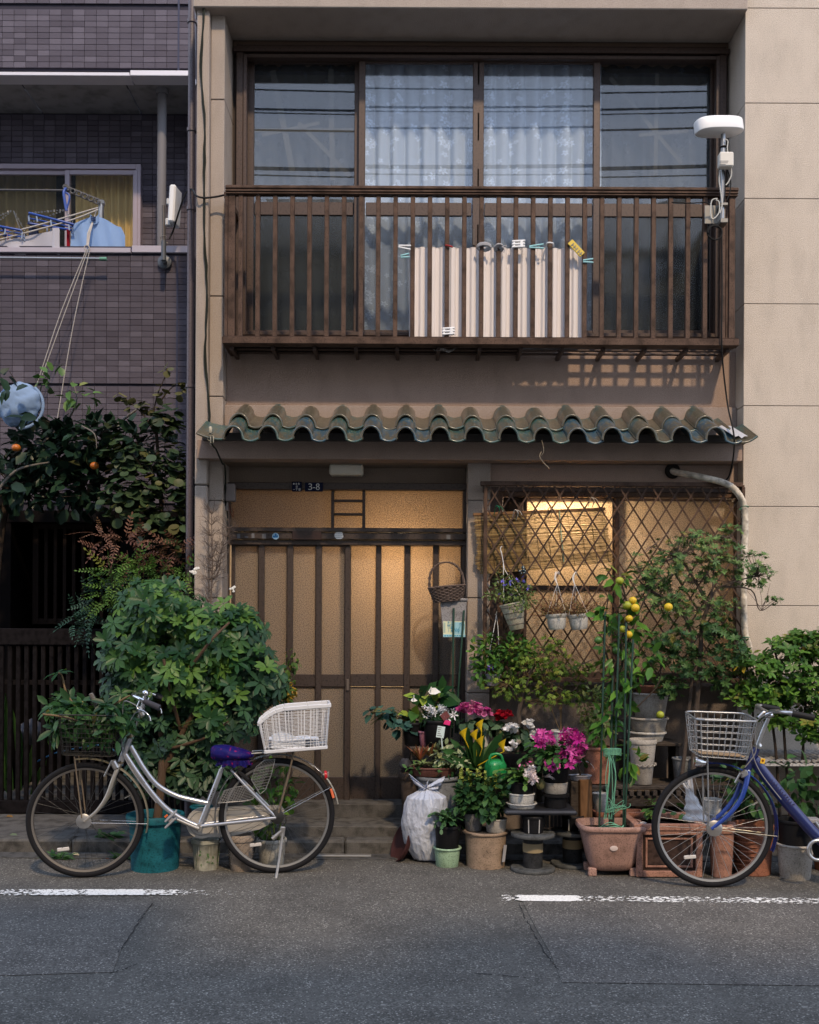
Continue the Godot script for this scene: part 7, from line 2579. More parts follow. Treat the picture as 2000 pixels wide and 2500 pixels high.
	m.box(B.call(1812, 1884, 0.02), Vector3(0.05, 0.04, 0.06), Basis(Vector3(0, 0, 1), 0.5), 0.01)
	m.tube([B.call(1800, 1880, 0.05), B.call(1788, 1905, 0.045)], 0.007, 6)
	part(o, "front_brake", m, alloy)
	m = MB.new()
	m.lathe([Vector2(0.0, -0.05), Vector2(0.085, -0.05), Vector2(0.085, -0.045), Vector2(0.0, -0.044)], 32, B.call(2025, 2068), Basis(Vector3.RIGHT, PI / 2))
	part(o, "chain_guard", m, mats.black_plastic)
	m = MB.new()
	m.tube(arc(B.call(1990, 2068, 0.04), 0.056, 0.8, 5.2, 20), 0.011, 8)
	part(o, "chain_ring", m, alloy)
	for s in [-1, 1]:
		m = MB.new()
		m.tube([B.call(2040, 2066, 0.06 * s), B.call(2040 + 40 * s, 2066 + 58 * s, 0.07 * s)], [0.014, 0.01], 8)
		var crank := part(o, "crank", m, alloy)
		m = MB.new()
		m.box(B.call(2040 + 40 * s, 2066 + 58 * s, 0.12 * s), Vector3(0.085, 0.025, 0.09), Basis.IDENTITY, 0.004)
		part(crank, "pedal", m, mats.pedal_grey)
	m = MB.new()
	m.tube([B.call(2105, 1895), B.call(2118, 1850)], 0.013, 10)
	part(o, "seat_post", m, mats.chrome)
	m = MB.new()
	m.grid(20, 20, func(u: float, v: float):
		var a := TAU * u
		var w := 0.03 + 0.085 * smoothstep(0.2, 0.8, v)
		var e := sqrt(maxf(0.0, 1.0 - pow(2.0 * v - 1.0, 6)))
		return B.call(2060 + 115 * v, 1842 - 12 * v) + Vector3(0, 0.03 * sin(a) * e, cos(a) * w * e))
	part(o, "saddle", m, mats.black_plastic)

# ======================================================================= pots and plants at the right
func plants_right():
	var bark: Material = mats.bark_dark
	var grey_wood := mat("weathered_wood", Color(0.085, 0.07, 0.06), 0.85, 0.0, {"tex": tx.streak, "scale": 2.0, "sy": 6.0, "bump": tx.fine, "h": 0.2})
	var terra := plastic("terracotta", Color(0.30, 0.13, 0.085), 0.75)
	var terra2 := plastic("terracotta_pale", Color(0.36, 0.19, 0.14), 0.75)
	var black := plastic("nursery_black", Color(0.012, 0.012, 0.014), 0.5)
	var white := plastic("plastic_white", Color(0.62, 0.61, 0.58), 0.45)
	var bone := plastic("plastic_bone", Color(0.46, 0.43, 0.39), 0.5)
	var o := thing("plank_bench", "low dark plank bench that carries the back row of flower pots", "bench")
	var by := 0.70
	var m := MB.new()
	for k in 3:
		m = MB.new()
		m.span(Vector3(pp(1010, 0, 0.2).x, by - 0.03, 0.02 + 0.115 * k), Vector3(pp(1345, 0, 0.2).x, by, 0.125 + 0.115 * k), 0.004)
		part(o, "plank", m, grey_wood)
	for x in [1020, 1335]:
		m = MB.new()
		m.span(Vector3(pp(x - 8, 0, 0.2).x, 0.082, 0.04), Vector3(pp(x + 8, 0, 0.2).x, by - 0.03, 0.33), 0.004)
		part(o, "leg", m, grey_wood)
	settle(o)
	o = thing("slat_bench", "weathered slatted bench behind the blue bicycle's wheel", "bench")
	var sy := 0.46
	for k in 4:
		m = MB.new()
		m.span(Vector3(pp(1425, 0, 0.3).x, sy - 0.022, 0.04 + 0.1 * k), Vector3(pp(1800, 0, 0.3).x, sy, 0.115 + 0.1 * k), 0.003)
		part(o, "slat", m, grey_wood)
	for k in 20:
		m = MB.new()
		var x := pp(1432 + 19 * k, 0, 0.43).x
		m.span(Vector3(x, sy - 0.06, 0.42), Vector3(x + 0.028, sy - 0.024, 0.445), 0.002)
		part(o, "slat_end", m, grey_wood)
	m = MB.new()
	m.span(Vector3(pp(1425, 0, 0.4).x, sy - 0.13, 0.40), Vector3(pp(1800, 0, 0.4).x, sy - 0.062, 0.425), 0.003)
	part(o, "apron", m, grey_wood)
	for x in [1536, 1780]:
		m = MB.new()
		m.span(Vector3(pp(x, 0, 0.4).x, 0.082, 0.36), Vector3(pp(x + 26, 0, 0.4).x, sy - 0.062, 0.398), 0.003)
		part(o, "leg", m, grey_wood)
	settle(o)
	back_row(black, white, bone, terra)
	front_row(black, white, bone, terra, grey_wood)
	hanging_pots()
	right_shrubs(bark, terra, terra2, white, bone, black)

func flower(n: int, L: float, W: float, lift: float, curl: float) -> ArrayMesh:
	return whorl_mesh(n, L, W, lift, curl, 0.0, 0.12, 0.3, 0.5)

func back_row(black: Material, white: Material, bone: Material, terra: Material):
	var by := 0.70
	var ml := leaf_mat("leaf_pot", 0.4, 0.45)
	var petal := mat("petal", Color.WHITE, 0.5, 0.0, {"vc": true, "back": Color(0.7, 0.7, 0.7)})
	var oval := leaf_mesh(1.0, 0.6, 0.3, 0.25, 0.42)
	var oval2 := leaf_mesh(1.0, 0.7, 0.15, 0.3, 0.4)
	var heart := leaf_mesh(1.0, 0.85, 0.35, 0.2, 0.3)
	var t := pot_px("trailing_plant", "dark pot with blue green round leaved plant trailing before the door", 980, 1040, 1762, 1800, 44, black, 0.004, 0.02, {"cat": "potted plant", "y": by, "z": 0.22})
	crown(t, "foliage", [oval2, heart], ml, [[945, 1745, 0.22, 32, 20, 0.08], [985, 1770, 0.24, 32, 22, 0.09], [915, 1738, 0.22, 18, 9, 0.05]], 64, 0.05, 0.08, Color(0.02, 0.06, 0.05), Color(0.05, 0.12, 0.09), 1.0, 0.5, true)
	var m := MB.new()
	for k in 8:
		m.tube(spline([pp(1008, 1765, 0.22), pp(970 - 5 * k, 1745 + R(-12, 8), 0.24), pp(930 - 4 * k + R(-10, 10), 1735 + 5 * k, 0.22)], 4), 0.002, 4)
	part(t, "stems", m, mats.stem_green)
	settle(t)
	t = pot_px("anthurium", "white anthurium with yellowish green spathes in a dark pot", 1040, 1100, 1768, 1808, 44, black, 0.004, 0.02, {"cat": "potted plant", "y": by, "z": 0.14})
	crown(t, "foliage", [heart, oval2], ml, [[1050, 1720, 0.16, 45, 34, 0.1], [1025, 1755, 0.18, 32, 30, 0.08], [1075, 1710, 0.16, 22, 22, 0.06]], 56, 0.09, 0.15, Color(0.015, 0.06, 0.02), Color(0.05, 0.13, 0.03), 0.6)
	crown(t, "lime_foliage", [heart], ml, [[1040, 1715, 0.24, 34, 26, 0.05], [1015, 1740, 0.22, 18, 14, 0.05]], 14, 0.06, 0.1, Color(0.12, 0.22, 0.03), Color(0.3, 0.38, 0.06), 0.8)
	for e in [[1055, 1689, 0.085], [1013, 1710, 0.045]]:
		m = MB.new()
		m.leaf(pp(e[0] - 10, e[1], 0.27), Vector3(1, 0.1, 0.2).normalized(), Vector3(0, 0.6, 0.8).normalized(), e[2], e[2] * 0.7, 0.2, 0.3, 0.35)
		m.tube([pp(e[0] - 3, e[1] + 2, 0.28), pp(e[0] - 2, e[1] - 12, 0.29)], 0.004, 6)
		part(t, "spathe", m, mats.petal_white)
	settle(t)
	t = pot_px("star_flowers", "dark pot of white star shaped flowers with a pink tag", 1032, 1104, 1757, 1800, 56, black, 0.004, 0.02, {"cat": "potted plant", "y": by, "z": 0.32})
	crown(t, "foliage", [oval], ml, [[1065, 1755, 0.32, 35, 14, 0.08]], 60, 0.04, 0.07, Color(0.012, 0.035, 0.016), Color(0.03, 0.07, 0.03), 0.6)
	crown(t, "blossom", [flower(5, 1.0, 0.34, 0.25, 0.2), flower(6, 1.0, 0.3, 0.35, 0.3)], petal, [[1050, 1735, 0.36, 20, 20, 0.05], [1085, 1735, 0.37, 22, 14, 0.05], [1045, 1750, 0.38, 12, 10, 0.03], [1100, 1750, 0.37, 12, 8, 0.03]], 32, 0.026, 0.036, Color(0.7, 0.7, 0.72), Color(0.85, 0.85, 0.86), 0.3)
	m = MB.new()
	m.box(pp(1087, 1748, 0.41), Vector3(0.055, 0.045, 0.002), Basis(Vector3(0, 0, 1), 0.6) * Basis(Vector3(0, 1, 0), 0.3))
	part(t, "tag", m, mat("tag_maroon", Color(0.12, 0.035, 0.035), 0.5))
	m = MB.new()
	m.box(pp(1092, 1764, 0.41), Vector3(0.042, 0.03, 0.002), Basis(Vector3(0, 0, 1), -0.2))
	part(t, "pink_tag", m, mat("tag_pink", Color(0.7, 0.04, 0.2), 0.5))
	settle(t)
	var cyc := func(called: String, label: String, x0: float, x1: float, yt: float, yb: float, z: float, pm: Material, fb: Array, nf: int, f0: Color, f1: Color, lb: Array):
		var c := pot_px(called, label, x0, x1, yt, yb, (x1 - x0) * 0.72, pm, 0.005, 0.016, {"cat": "potted plant", "y": by, "z": z})
		crown(c, "foliage", [heart, oval2], ml, lb, 60, 0.05, 0.085, Color(0.02, 0.05, 0.025), Color(0.09, 0.15, 0.08), 1.0, 0.6, true)
		var fl := MB.new()
		for k in 5:
			var a := TAU * k / 5.0
			fl.leaf(Vector3.ZERO, Vector3(cos(a) * 0.5, 1.0, sin(a) * 0.5).normalized(), Vector3(cos(a), -0.4, sin(a)).normalized(), 1.0, 0.75, -0.2, -0.25, 0.5)
		crown(c, "blossom", [fl], petal, fb, nf, 0.03, 0.042, f0, f1, 1.2, 0.6, true)
		settle(c)
	cyc.call("pink_cyclamen", "pink and white cyclamen in a white pot", 1163, 1197, 1773, 1812, 0.3, white, [[1150, 1734, 0.3, 28, 14, 0.06], [1180, 1745, 0.32, 16, 12, 0.05], [1130, 1737, 0.3, 12, 8, 0.04]], 60, Color(0.42, 0.03, 0.2), Color(0.75, 0.3, 0.5), [[1165, 1768, 0.3, 42, 12, 0.08]])
	cyc.call("red_cyclamen", "red cyclamen in a dark pot behind the white ones", 1205, 1255, 1790, 1825, 0.22, black, [[1224, 1751, 0.28, 15, 10, 0.05], [1236, 1745, 0.28, 9, 7, 0.04]], 30, Color(0.3, 0.006, 0.02), Color(0.55, 0.012, 0.03), [[1225, 1778, 0.26, 34, 16, 0.08]])
	cyc.call("white_cyclamen", "white cyclamen behind the crooked little maple trunk", 1262, 1322, 1800, 1840, 0.3, black, [[1290, 1772, 0.34, 14, 12, 0.05], [1248, 1784, 0.38, 16, 12, 0.05], [1303, 1795, 0.36, 8, 8, 0.04], [1255, 1818, 0.45, 9, 12, 0.03], [1240, 1835, 0.46, 8, 6, 0.03]], 44, Color(0.66, 0.66, 0.67), Color(0.84, 0.84, 0.84), [[1278, 1800, 0.34, 45, 22, 0.09]])
	t = pot_px("twig_pot", "small white rimmed pot holding only dry twigs", 1344, 1398, 1782, 1822, 38, white, 0.006, 0.015, {"y": by - 0.02, "z": 0.3})
	m = MB.new()
	for k in 5:
		var a := pp(1372 + R(-6, 6), 1786, 0.3)
		var e := pp(1375 + R(-50, 45), R(1655, 1720), 0.3)
		limb(m, [a, a.lerp(e, 0.5) + Vector3(R(-0.03, 0.03), 0.02, 0), e], 0.0028, 0.0012, 4, 0.01)
		for j in 3:
			var s := a.lerp(e, R(0.4, 0.9))
			m.tube([s, s + Vector3(R(-0.08, 0.08), R(0.02, 0.07), 0)], 0.001, 4)
	part(t, "twigs", m, mats.twig_ochre)
	settle(t)
	m = MB.new()
	m.ball(pp(1102, 1735, 0.1), Vector3(0.06, 0.065, 0.06), 18)
	single("glass_float", m, mat("glass_blue", Color(0.02, 0.035, 0.06), 0.12, 0.0, {"coat": 0.4}), "dark blue glass ball between the anthurium and the green stakes", "ball")
	var n := 0
	for e in [[1108, 1485, 1104, 1800], [1133, 1490, 1112, 1790], [1118, 1690, 1118, 1790]]:
		m = MB.new()
		m.tube([pp(e[2], e[3], 0.12), pp(e[0], e[1], 0.1)], 0.007, 8)
		single("garden_stake", m, mat("stake_green", Color(0.012, 0.045, 0.028), 0.45), ["green garden stake in front of the mail box's left half", "slanting green garden stake at the mail box's right edge", "short green garden stake beside the column"][n], "stake", "green stakes in the corner by the column")
		n += 1

func front_row(black: Material, white: Material, bone: Material, terra: Material, wood: Material):
	var ml: Material = mats.leaf_pot
	var petal: Material = mats.petal
	var oval := leaf_mesh(1.0, 0.55, 0.3, 0.25, 0.42)
	var oval2 := leaf_mesh(1.0, 0.7, 0.15, 0.3, 0.4)
	var strap := leaf_mesh(1.0, 0.17, 0.35, 0.3, 0.35)
	var stone := mat("urn_stone", Color(0.1, 0.075, 0.06), 0.9, 0.0, {"tex": tx.fine_mul, "bump": tx.fine, "h": 0.6, "scale": 3.0, "stain": tx.stain, "sscale": 2.0})
	var t := pot_px("clay_urn", "rough brown clay urn at the door side of the flower group", 972, 1040, 1882, 2100, 40, stone, 0.008, 0.05, {"z": 0.34, "y": 0.09})
	settle(t)
	var m := MB.new()
	m.grid(18, 12, func(u: float, v: float):
		var d := Vector3(cos(TAU * u) * sin(PI * v), -cos(PI * v), sin(TAU * u) * sin(PI * v))
		return pp(990, 1868, 0.40) + d * Vector3(0.042, 0.042, 0.04) * (1.0 + 0.12 * sin(u * 19 + v * 5) + 0.08 * sin(v * 17)))
	single("dark_rock", m, mat("rock_dark", Color(0.035, 0.035, 0.04), 0.6), "dark lump of rock resting on the clay urn", "rock")
	m = MB.new()
	m.lathe([Vector2(0, 0), Vector2(0.11, 0.01), Vector2(0.13, 0.04), Vector2(0.125, 0.045), Vector2(0.1, 0.02), Vector2(0, 0.012)], 28, pp(990, 2062, 0.52), Basis(Vector3(0, 0, 1), 1.2) * Basis(Vector3.RIGHT, 0.3))
	single("leaning_dish", m, mat("dish_maroon", Color(0.05, 0.02, 0.02), 0.5), "dark maroon dish leaning against the step behind the white bag", "dish")
	t = pot_px("grey_tub", "tall grey tub under the brown oval planter", 1014, 1120, 1893, 2085, 84, plastic("tub_grey", Color(0.22, 0.23, 0.24)), 0.012, 0.025, {"z": 0.40, "y": 0.09, "soil": false})
	settle(t)
	var s := sc(0.42)
	t = thing("brown_planter", "shallow brown planter with red bromeliad and variegated ivy", "planter")
	var yb := pp(1068, 1893, 0.42).y
	pot_into(t, "trough", Vector3(pp(1068, 0, 0.42).x, yb, 0.42), 50 * s, 57 * s, 22 * s, plastic("trough_brown", Color(0.17, 0.075, 0.06), 0.55), 0.005, 0.012, {"sz": 0.62})
	var br := MB.new()
	br.use_c = true
	for c in [[1025, 1858, 24, 0.13], [1050, 1850, 20, 0.11]]:
		for k in c[2]:
			var a := R(0, TAU)
			var d := Vector3(cos(a) * 0.55, R(0.6, 1.2), sin(a) * 0.45).normalized()
			br.tint = Color(0.09, 0.07, 0.02).lerp(Color(0.24, 0.06, 0.035), rng.randf())
			br.leaf(pp(c[0], c[1], 0.43), d, Vector3(-cos(a), 0.5, -sin(a)).normalized(), c[3] * R(0.6, 1.15), 0.018, R(0.05, 0.35), 0.35, 0.3)
	part(t, "bromeliad", br, leaf_mat("leaf_bromeliad", 0.35, 0.4))
	br = MB.new()
	br.use_c = true
	for k in 34:
		var a := R(0, TAU)
		br.tint = Color(0.1, 0.17, 0.05).lerp(Color(0.4, 0.42, 0.2), rng.randf())
		br.leaf(pp(1032, 1868, 0.47), Vector3(cos(a), R(0.3, 1.0), sin(a) * 0.7).normalized(), Vector3(-cos(a) * 0.4, 1, -sin(a) * 0.4).normalized(), R(0.05, 0.09), 0.014, 0.5, 0.3, 0.3)
	part(t, "spider_plant", br, ml)
	crown(t, "ivy_foliage", [oval2, oval], ml, [[1085, 1850, 0.44, 38, 24, 0.08], [1110, 1862, 0.46, 32, 22, 0.07], [1075, 1830, 0.42, 22, 16, 0.06]], 210, 0.028, 0.05, Color(0.1, 0.15, 0.06), Color(0.5, 0.52, 0.32), 0.9)
	crown(t, "green_foliage", [oval], ml, [[1010, 1878, 0.46, 18, 10, 0.05], [1100, 1882, 0.5, 40, 10, 0.05]], 40, 0.03, 0.05, Color(0.03, 0.09, 0.03), Color(0.1, 0.2, 0.05), 0.8)
	m = MB.new()
	m.box(pp(1076, 1787, 0.5), Vector3(0.05, 0.075, 0.002), Basis(Vector3(0, 0, 1), -0.15), 0.0)
	m.bar(pp(1078, 1800, 0.5), pp(1082, 1850, 0.47), 0.008, 0.002)
	part(t, "plant_label", m, mat("label_mint", Color(0.55, 0.66, 0.66), 0.5))
	m = MB.new()
	for k in 5: m.box(pp(1070 + R(0, 4), 1776 + 5 * k, 0.502), Vector3(R(0.012, 0.03), 0.004, 0.001), Basis(Vector3(0, 0, 1), -0.15))
	part(t, "label_print", m, mats.ink_grey)
	settle(t)
	t = pot_px("pink_pot", "dull pink square pot behind the red bromeliad", 1020, 1075, 1783, 1850, 44, plastic("pot_pink", Color(0.33, 0.14, 0.19)), 0.004, 0.015, {"z": 0.25, "y": 0.7, "sq": 5.0})
	settle(t)
	t = pot_px("yellow_calla", "yellow calla lilies with tall dark leaves in a hidden pot", 1120, 1205, 1880, 1990, 64, black, 0.006, 0.02, {"cat": "potted plant", "z": 0.42, "y": 0.3})
	m = MB.new()
	m.use_c = true
	for k in 24:
		var a := pp(1162 + R(-14, 14), 1880, 0.42)
		var e := pp(1162 + R(-58, 62), R(1790, 1850), 0.42 + R(-0.06, 0.14))
		m.tint = Color(0.014, 0.045, 0.016).lerp(Color(0.04, 0.11, 0.03), rng.randf())
		var d := (e - a).normalized()
		m.leaf(a, d, Vector3(-d.x * 0.6, 0.4, 1).normalized(), a.distance_to(e) * 1.15, R(0.05, 0.075), R(0.05, 0.4), 0.4, 0.55)
	part(t, "foliage", m, ml)
	for e in [[1120, 1780, 1145, 1800], [1146, 1800, 1172, 1786], [1165, 1812, 1182, 1806], [1214, 1822, 1240, 1812], [1160, 1772, 1185, 1766]]:
		var f := MB.new()
		var c := pp((e[0] + e[2]) / 2.0, (e[1] + e[3]) / 2.0 + 6, 0.52)
		f.grid(16, 6, func(u: float, v: float):
			var a := TAU * u
			var r := 0.004 + 0.026 * pow(v, 1.4) * (1.0 + 0.35 * cos(a - 0.6))
			return c + Basis(Vector3(0, 0, 1), 0.3) * Vector3(cos(a) * r, -0.03 + 0.062 * v + 0.014 * v * cos(a - 0.6), sin(a) * r * 0.8))
		f.tube([c + Vector3(0.01, -0.03, 0), pp(1165, 1870, 0.44)], 0.0035, 6)
		part(t, "calla_flower", f, mat("calla_yellow", Color(0.72, 0.5, 0.015), 0.45, 0.0, {"back": Color(0.6, 0.5, 0.1)}))
	settle(t)
	m = MB.new()
	var gc := pp(1210, 1905, 0.55)
	m.lathe([Vector2(0, 0), Vector2(0.05, 0), Vector2(0.062, 0.015), Vector2(0.062, 0.1), Vector2(0.05, 0.125), Vector2(0.03, 0.135), Vector2(0.0, 0.137)], 24, gc, Basis(Vector3.UP, 0.4), 3.5)
	t = thing("green_can", "bright green watering can among the flower pots", "watering can")
	part(t, "body", m, plastic("can_green", Color(0.012, 0.27, 0.07), 0.35))
	m = MB.new()
	m.tube(spline([gc + Vector3(-0.045, 0.11, 0.03), gc + Vector3(-0.03, 0.165, 0.03), gc + Vector3(0.03, 0.165, 0.03), gc + Vector3(0.05, 0.09, 0.035)], 5), 0.009, 8)
	part(t, "handle", m, mats.can_green)
	m = MB.new()
	for k in 4:
		m.bar(gc + Vector3(-0.04 + 0.02 * k, 0.02, 0.064), gc + Vector3(-0.04 + 0.02 * k, 0.105, 0.062), 0.004, 0.004)
	part(t, "ribs", m, mats.can_green)
	settle(t)
	t = pot_px("beige_tub", "large beige tub with a notched foot under two herb pots", 1131, 1240, 2026, 2124, 92, plastic("tub_beige", Color(0.32, 0.235, 0.17)), 0.01, 0.018, {"soil": false})
	var tz := gz(1185, 2124) - 46 * sc(0.85)
	m = MB.new()
	m.box(pp(1228, 2075, tz) + Vector3(0, 0, 0.098), Vector3(0.022, 0.105, 0.003), Basis(Vector3(0, 0, 1), -0.12) * Basis(Vector3(0, 1, 0), 0.6), 0.0)
	part(t, "bar_label", m, mat("label_grey", Color(0.3, 0.3, 0.32), 0.5))
	m = MB.new()
	m.ball(pp(1191, 2120, tz) + Vector3(0, 0, 0.112), Vector3(0.018, 0.012, 0.008), 10)
	part(t, "drain_hole", m, mats.tar)
	var lid := MB.new()
	var ty := pp(1185, 2030, tz).y
	lid.lathe([Vector2(0, -0.004), Vector2(0.122, -0.004), Vector2(0.122, 0.002), Vector2(0, 0.004)], 32, Vector3(pp(1185, 0, tz).x, ty + 0.002, tz))
	part(t, "board", lid, wood)
	settle(t)
	var herb := func(called: String, label: String, x0: float, x1: float, yt: float, yb: float, z: float, pm: Material, bl: Array, sp: Array):
		var c := pot_px(called, label, x0, x1, yt, yb, (x1 - x0) * 0.84, pm, 0.003, 0.008, {"cat": "potted plant", "z": z, "y": ty + 0.006})
		var q := MB.new()
		for e in sp:
			var a := pp((x0 + x1) / 2 + R(-8, 8), yt + 4, z)
			var b := pp(e[0], e[1] + 30, z + R(-0.05, 0.08))
			q.tube(spline([a, a.lerp(b, 0.5) + rdir() * 0.01, b], 3), 0.0028, 5)
		part(c, "stems", q, mats.stem_green)
		crown(c, "foliage", [oval2, oval], ml, bl, 240, 0.035, 0.07, Color(0.015, 0.05, 0.018), Color(0.06, 0.14, 0.04), 0.9)
		var xf := []
		var co := []
		for e in sp:
			for k in 26:
				var f := k / 25.0
				var p := pp(e[0] + R(-6, 6) * (1.1 - f), e[1] + 36 * (1.0 - f), z + R(-0.02, 0.02) + 0.03)
				xf.append(Transform3D(along(rdir(), Vector3(0, 1, 0.3), R(0.5, 1.0)), p))
				co.append(Color(0.13, 0.19, 0.03).lerp(Color(0.36, 0.38, 0.07), rng.randf()))
		scatter(c, "flower_spikes", whorl_mesh(5, 0.014, 0.009, 0.5, 0.2), ml, xf, co)
		settle(c)
	herb.call("herb_pot", "herb with yellow green flower spikes in a grey pot", 1132, 1181, 1984, 2026, tz - 0.02, plastic("pot_grey", Color(0.19, 0.19, 0.2)), [[1150, 1930, tz, 36, 38, 0.09], [1140, 1960, tz, 28, 24, 0.08]], [[1127, 1876], [1142, 1878], [1165, 1880], [1150, 1885], [1172, 1872]])
	herb.call("herb_pot", "herb with yellow green flower spikes in a whitish pot", 1184, 1239, 1997, 2026, tz + 0.03, bone, [[1200, 1935, tz + 0.03, 34, 40, 0.09], [1195, 1975, tz + 0.06, 34, 22, 0.07]], [[1185, 1885], [1198, 1900], [1210, 1890], [1182, 1915]])
	t = pot_px("mint_pot", "mint green pot standing in front of the white bag", 1057, 1127, 2067, 2119, 54, plastic("pot_mint", Color(0.36, 0.53, 0.36)), 0.008, 0.012)
	settle(t)
	var mz := gz(1092, 2119) - 27 * sc(0.78)
	t = pot_px("leaf_cactus", "flat stemmed leaf cactus in a black pot inside the mint one", 1060, 1125, 2014, 2085, 50, black, 0.003, 0.02, {"cat": "potted plant", "z": mz, "y": pp(1092, 2090, mz).y})
	var seg := func(nseg: int, L: float, W: float, droop: float) -> ArrayMesh:
		var q := MB.new()
		var p := Vector3.ZERO
		var d := Vector3(0, 0.75, -1).normalized()
		for k in nseg:
			q.leaf(p, d, Vector3(0, 1, 0.3).normalized(), L, W, 0.1, 0.15, 0.5)
			p += d * L * 0.9
			d = (d + Vector3(R(-0.25, 0.25), -droop, R(-0.1, 0.1))).normalized()
		return q.mesh()
	var joints := [seg.call(4, 0.04, 0.024, 0.35), seg.call(5, 0.036, 0.022, 0.4), seg.call(3, 0.045, 0.026, 0.3)]
	var cact := func(c: Node3D, at: Vector3, n: int, spread: float, k0: Color, k1: Color, sz := 1.0):
		var xf := [[], [], []]
		var co := [[], [], []]
		for k in n:
			var a := R(0, TAU)
			var j := rng.randi() % 3
			var b := Basis(Vector3.UP, a) * Basis(Vector3.RIGHT, R(-0.3, 0.6))
			xf[j].append(Transform3D(b.scaled(Vector3.ONE * R(0.75, 1.15) * sz), at + Vector3(R(-1, 1), R(-0.1, 0.3), R(-1, 1)) * spread))
			co[j].append(k0.lerp(k1, rng.randf()))
		for j in 3: scatter(c, "joints", joints[j], leaf_mat("leaf_cactus", 0.4, 0.3), xf[j], co[j])
	cact.call(t, pp(1090, 2008, mz), 62, 0.03, Color(0.02, 0.065, 0.025), Color(0.07, 0.15, 0.05), 0.95)
	settle(t)
	rubbish_bag()
	var zs := 0.72
	var spool := mat("spool_black", Color(0.03, 0.032, 0.036), 0.6, 0.0, {"tex": tx.scratch, "scale": 3.0, "stain": tx.stain, "sscale": 2.0})
	var tape := mat("spool_tape", Color(0.26, 0.21, 0.13), 0.7)
	var chalk := mat("chalk_streak", Color(0.4, 0.4, 0.4), 0.8)
	var n := 0
	for e in [[1301, 2128, 0.80, 53.0, 24.0], [1398, 2118, 0.66, 52.0, 24.0]]:
		var z: float = e[2]
		var sp := sc(z)
		var c := pp(e[0], e[1], z)
		c.y = 0.0
		t = thing("cable_spool", ["black cable spool with a tan band in front, under the plastic shelf", "black cable spool further back, beside the pink planter"][n], "spool", "cable spools under the plastic shelf")
		var hh := pp(e[0], 2032 - 6 * n, z).y
		for q in 2:
			m = MB.new()
			var y := 0.0 if q == 0 else hh - 0.022
			m.lathe([Vector2(0, 0), Vector2(e[3] * sp, 0), Vector2(e[3] * sp + 0.003, 0.004), Vector2(e[3] * sp + 0.003, 0.018), Vector2(e[3] * sp, 0.022), Vector2(0, 0.022)], 32, c + Vector3(0, y, 0))
			part(t, "flange", m, mat("spool_flange", Color(0.085, 0.09, 0.092), 0.7, 0.0, {"tex": tx.scratch, "scale": 4.0, "stain": tx.stain, "sscale": 2.5}))
		m = MB.new()
		m.lathe([Vector2(e[4] * sp, 0.02), Vector2(e[4] * sp, hh - 0.02)], 24, c)
		part(t, "core", m, spool)
		m = MB.new()
		m.lathe([Vector2(e[4] * sp + 0.002, hh * 0.5), Vector2(e[4] * sp + 0.002, hh * 0.5 + 0.055)], 24, c)
		part(t, "band", m, tape)
		settle(t)
		var py := hh
		t = pot("nursery_pot", ["black nursery pot with white streaks on the front cable spool", "black nursery pot with white streaks on the rear cable spool"][n], Vector3(c.x - 0.0, py, z), 0.062, 0.068, pp(e[0], 1988, z).y - py - 0.004, black, 0.003, 0.02, {"group": "nursery pots under the shelf", "soil": false})
		m = MB.new()
		for q in [-0.55, 0.5]:
			m.bar(Vector3(c.x + 0.062 * sin(q), py + 0.005, z + 0.064 * cos(q)), Vector3(c.x + 0.067 * sin(q), pp(e[0], 1992, z).y - 0.01, z + 0.069 * cos(q)), 0.006, 0.002, Vector3(sin(q), 0, cos(q)))
		part(t, "chalk_streak", m, chalk).set_meta("kind", "stuff")
		settle(t)
		n += 1
	t = thing("plastic_shelf", "black plastic shelf board resting on pots and cable spools", "shelf")
	var ys := pp(1325, 1984, 0.78).y
	m = MB.new()
	m.span(Vector3(pp(1240, 0, 0.8).x, ys, 0.56), Vector3(pp(1415, 0, 0.8).x, ys + 0.028, 0.88), 0.01)
	part(t, "board", m, plastic("shelf_black", Color(0.022, 0.024, 0.032), 0.45))
	for k in 11:
		m = MB.new()
		var x := pp(1310 + 9.5 * k, 0, 0.58).x
		m.span(Vector3(x - 0.008, 0.22, 0.56), Vector3(x + 0.008, ys - 0.001, 0.575), 0.001)
		part(t, "crate_slat", m, mats.shelf_black)
	settle(t)
	var zc := 0.76
	t = thing("white_cactus", "cactus with white and pink flowers in a white stacked pot and saucer", "potted plant")
	var b := Vector3(pp(1283, 0, zc).x, ys + 0.029, zc)
	var ks := sc(zc)
	pot_into(t, "saucer", b, 32 * ks, 36 * ks, 12 * ks, white, 0.006, 0.006, {"soil": false})
	pot_into(t, "outer_pot", b + Vector3(0, 6 * ks, 0), 29 * ks, 32 * ks, 30 * ks, white, 0.004, 0.01, {"soil": false})
	pot_into(t, "black_pot", b + Vector3(0, 12 * ks, 0), 26 * ks, 30 * ks, 52 * ks, black, 0.003, 0.012, {})
	cact.call(t, b + Vector3(0, 62 * ks, 0), 70, 0.035, Color(0.015, 0.06, 0.016), Color(0.08, 0.16, 0.03), 1.15)
	var fl := whorl_mesh(8, 1.0, 0.4, 0.9, 0.35, 0.0, 0.3, 0.3, 0.5)
	crown(t, "blossom", [fl], petal, [[1290, 1882, zc + 0.1, 16, 10, 0.02], [1296, 1900, zc + 0.11, 9, 9, 0.02], [1342, 1898, zc + 0.05, 8, 6, 0.02]], 22, 0.02, 0.036, Color(0.72, 0.6, 0.6), Color(0.85, 0.82, 0.8), 0.3)
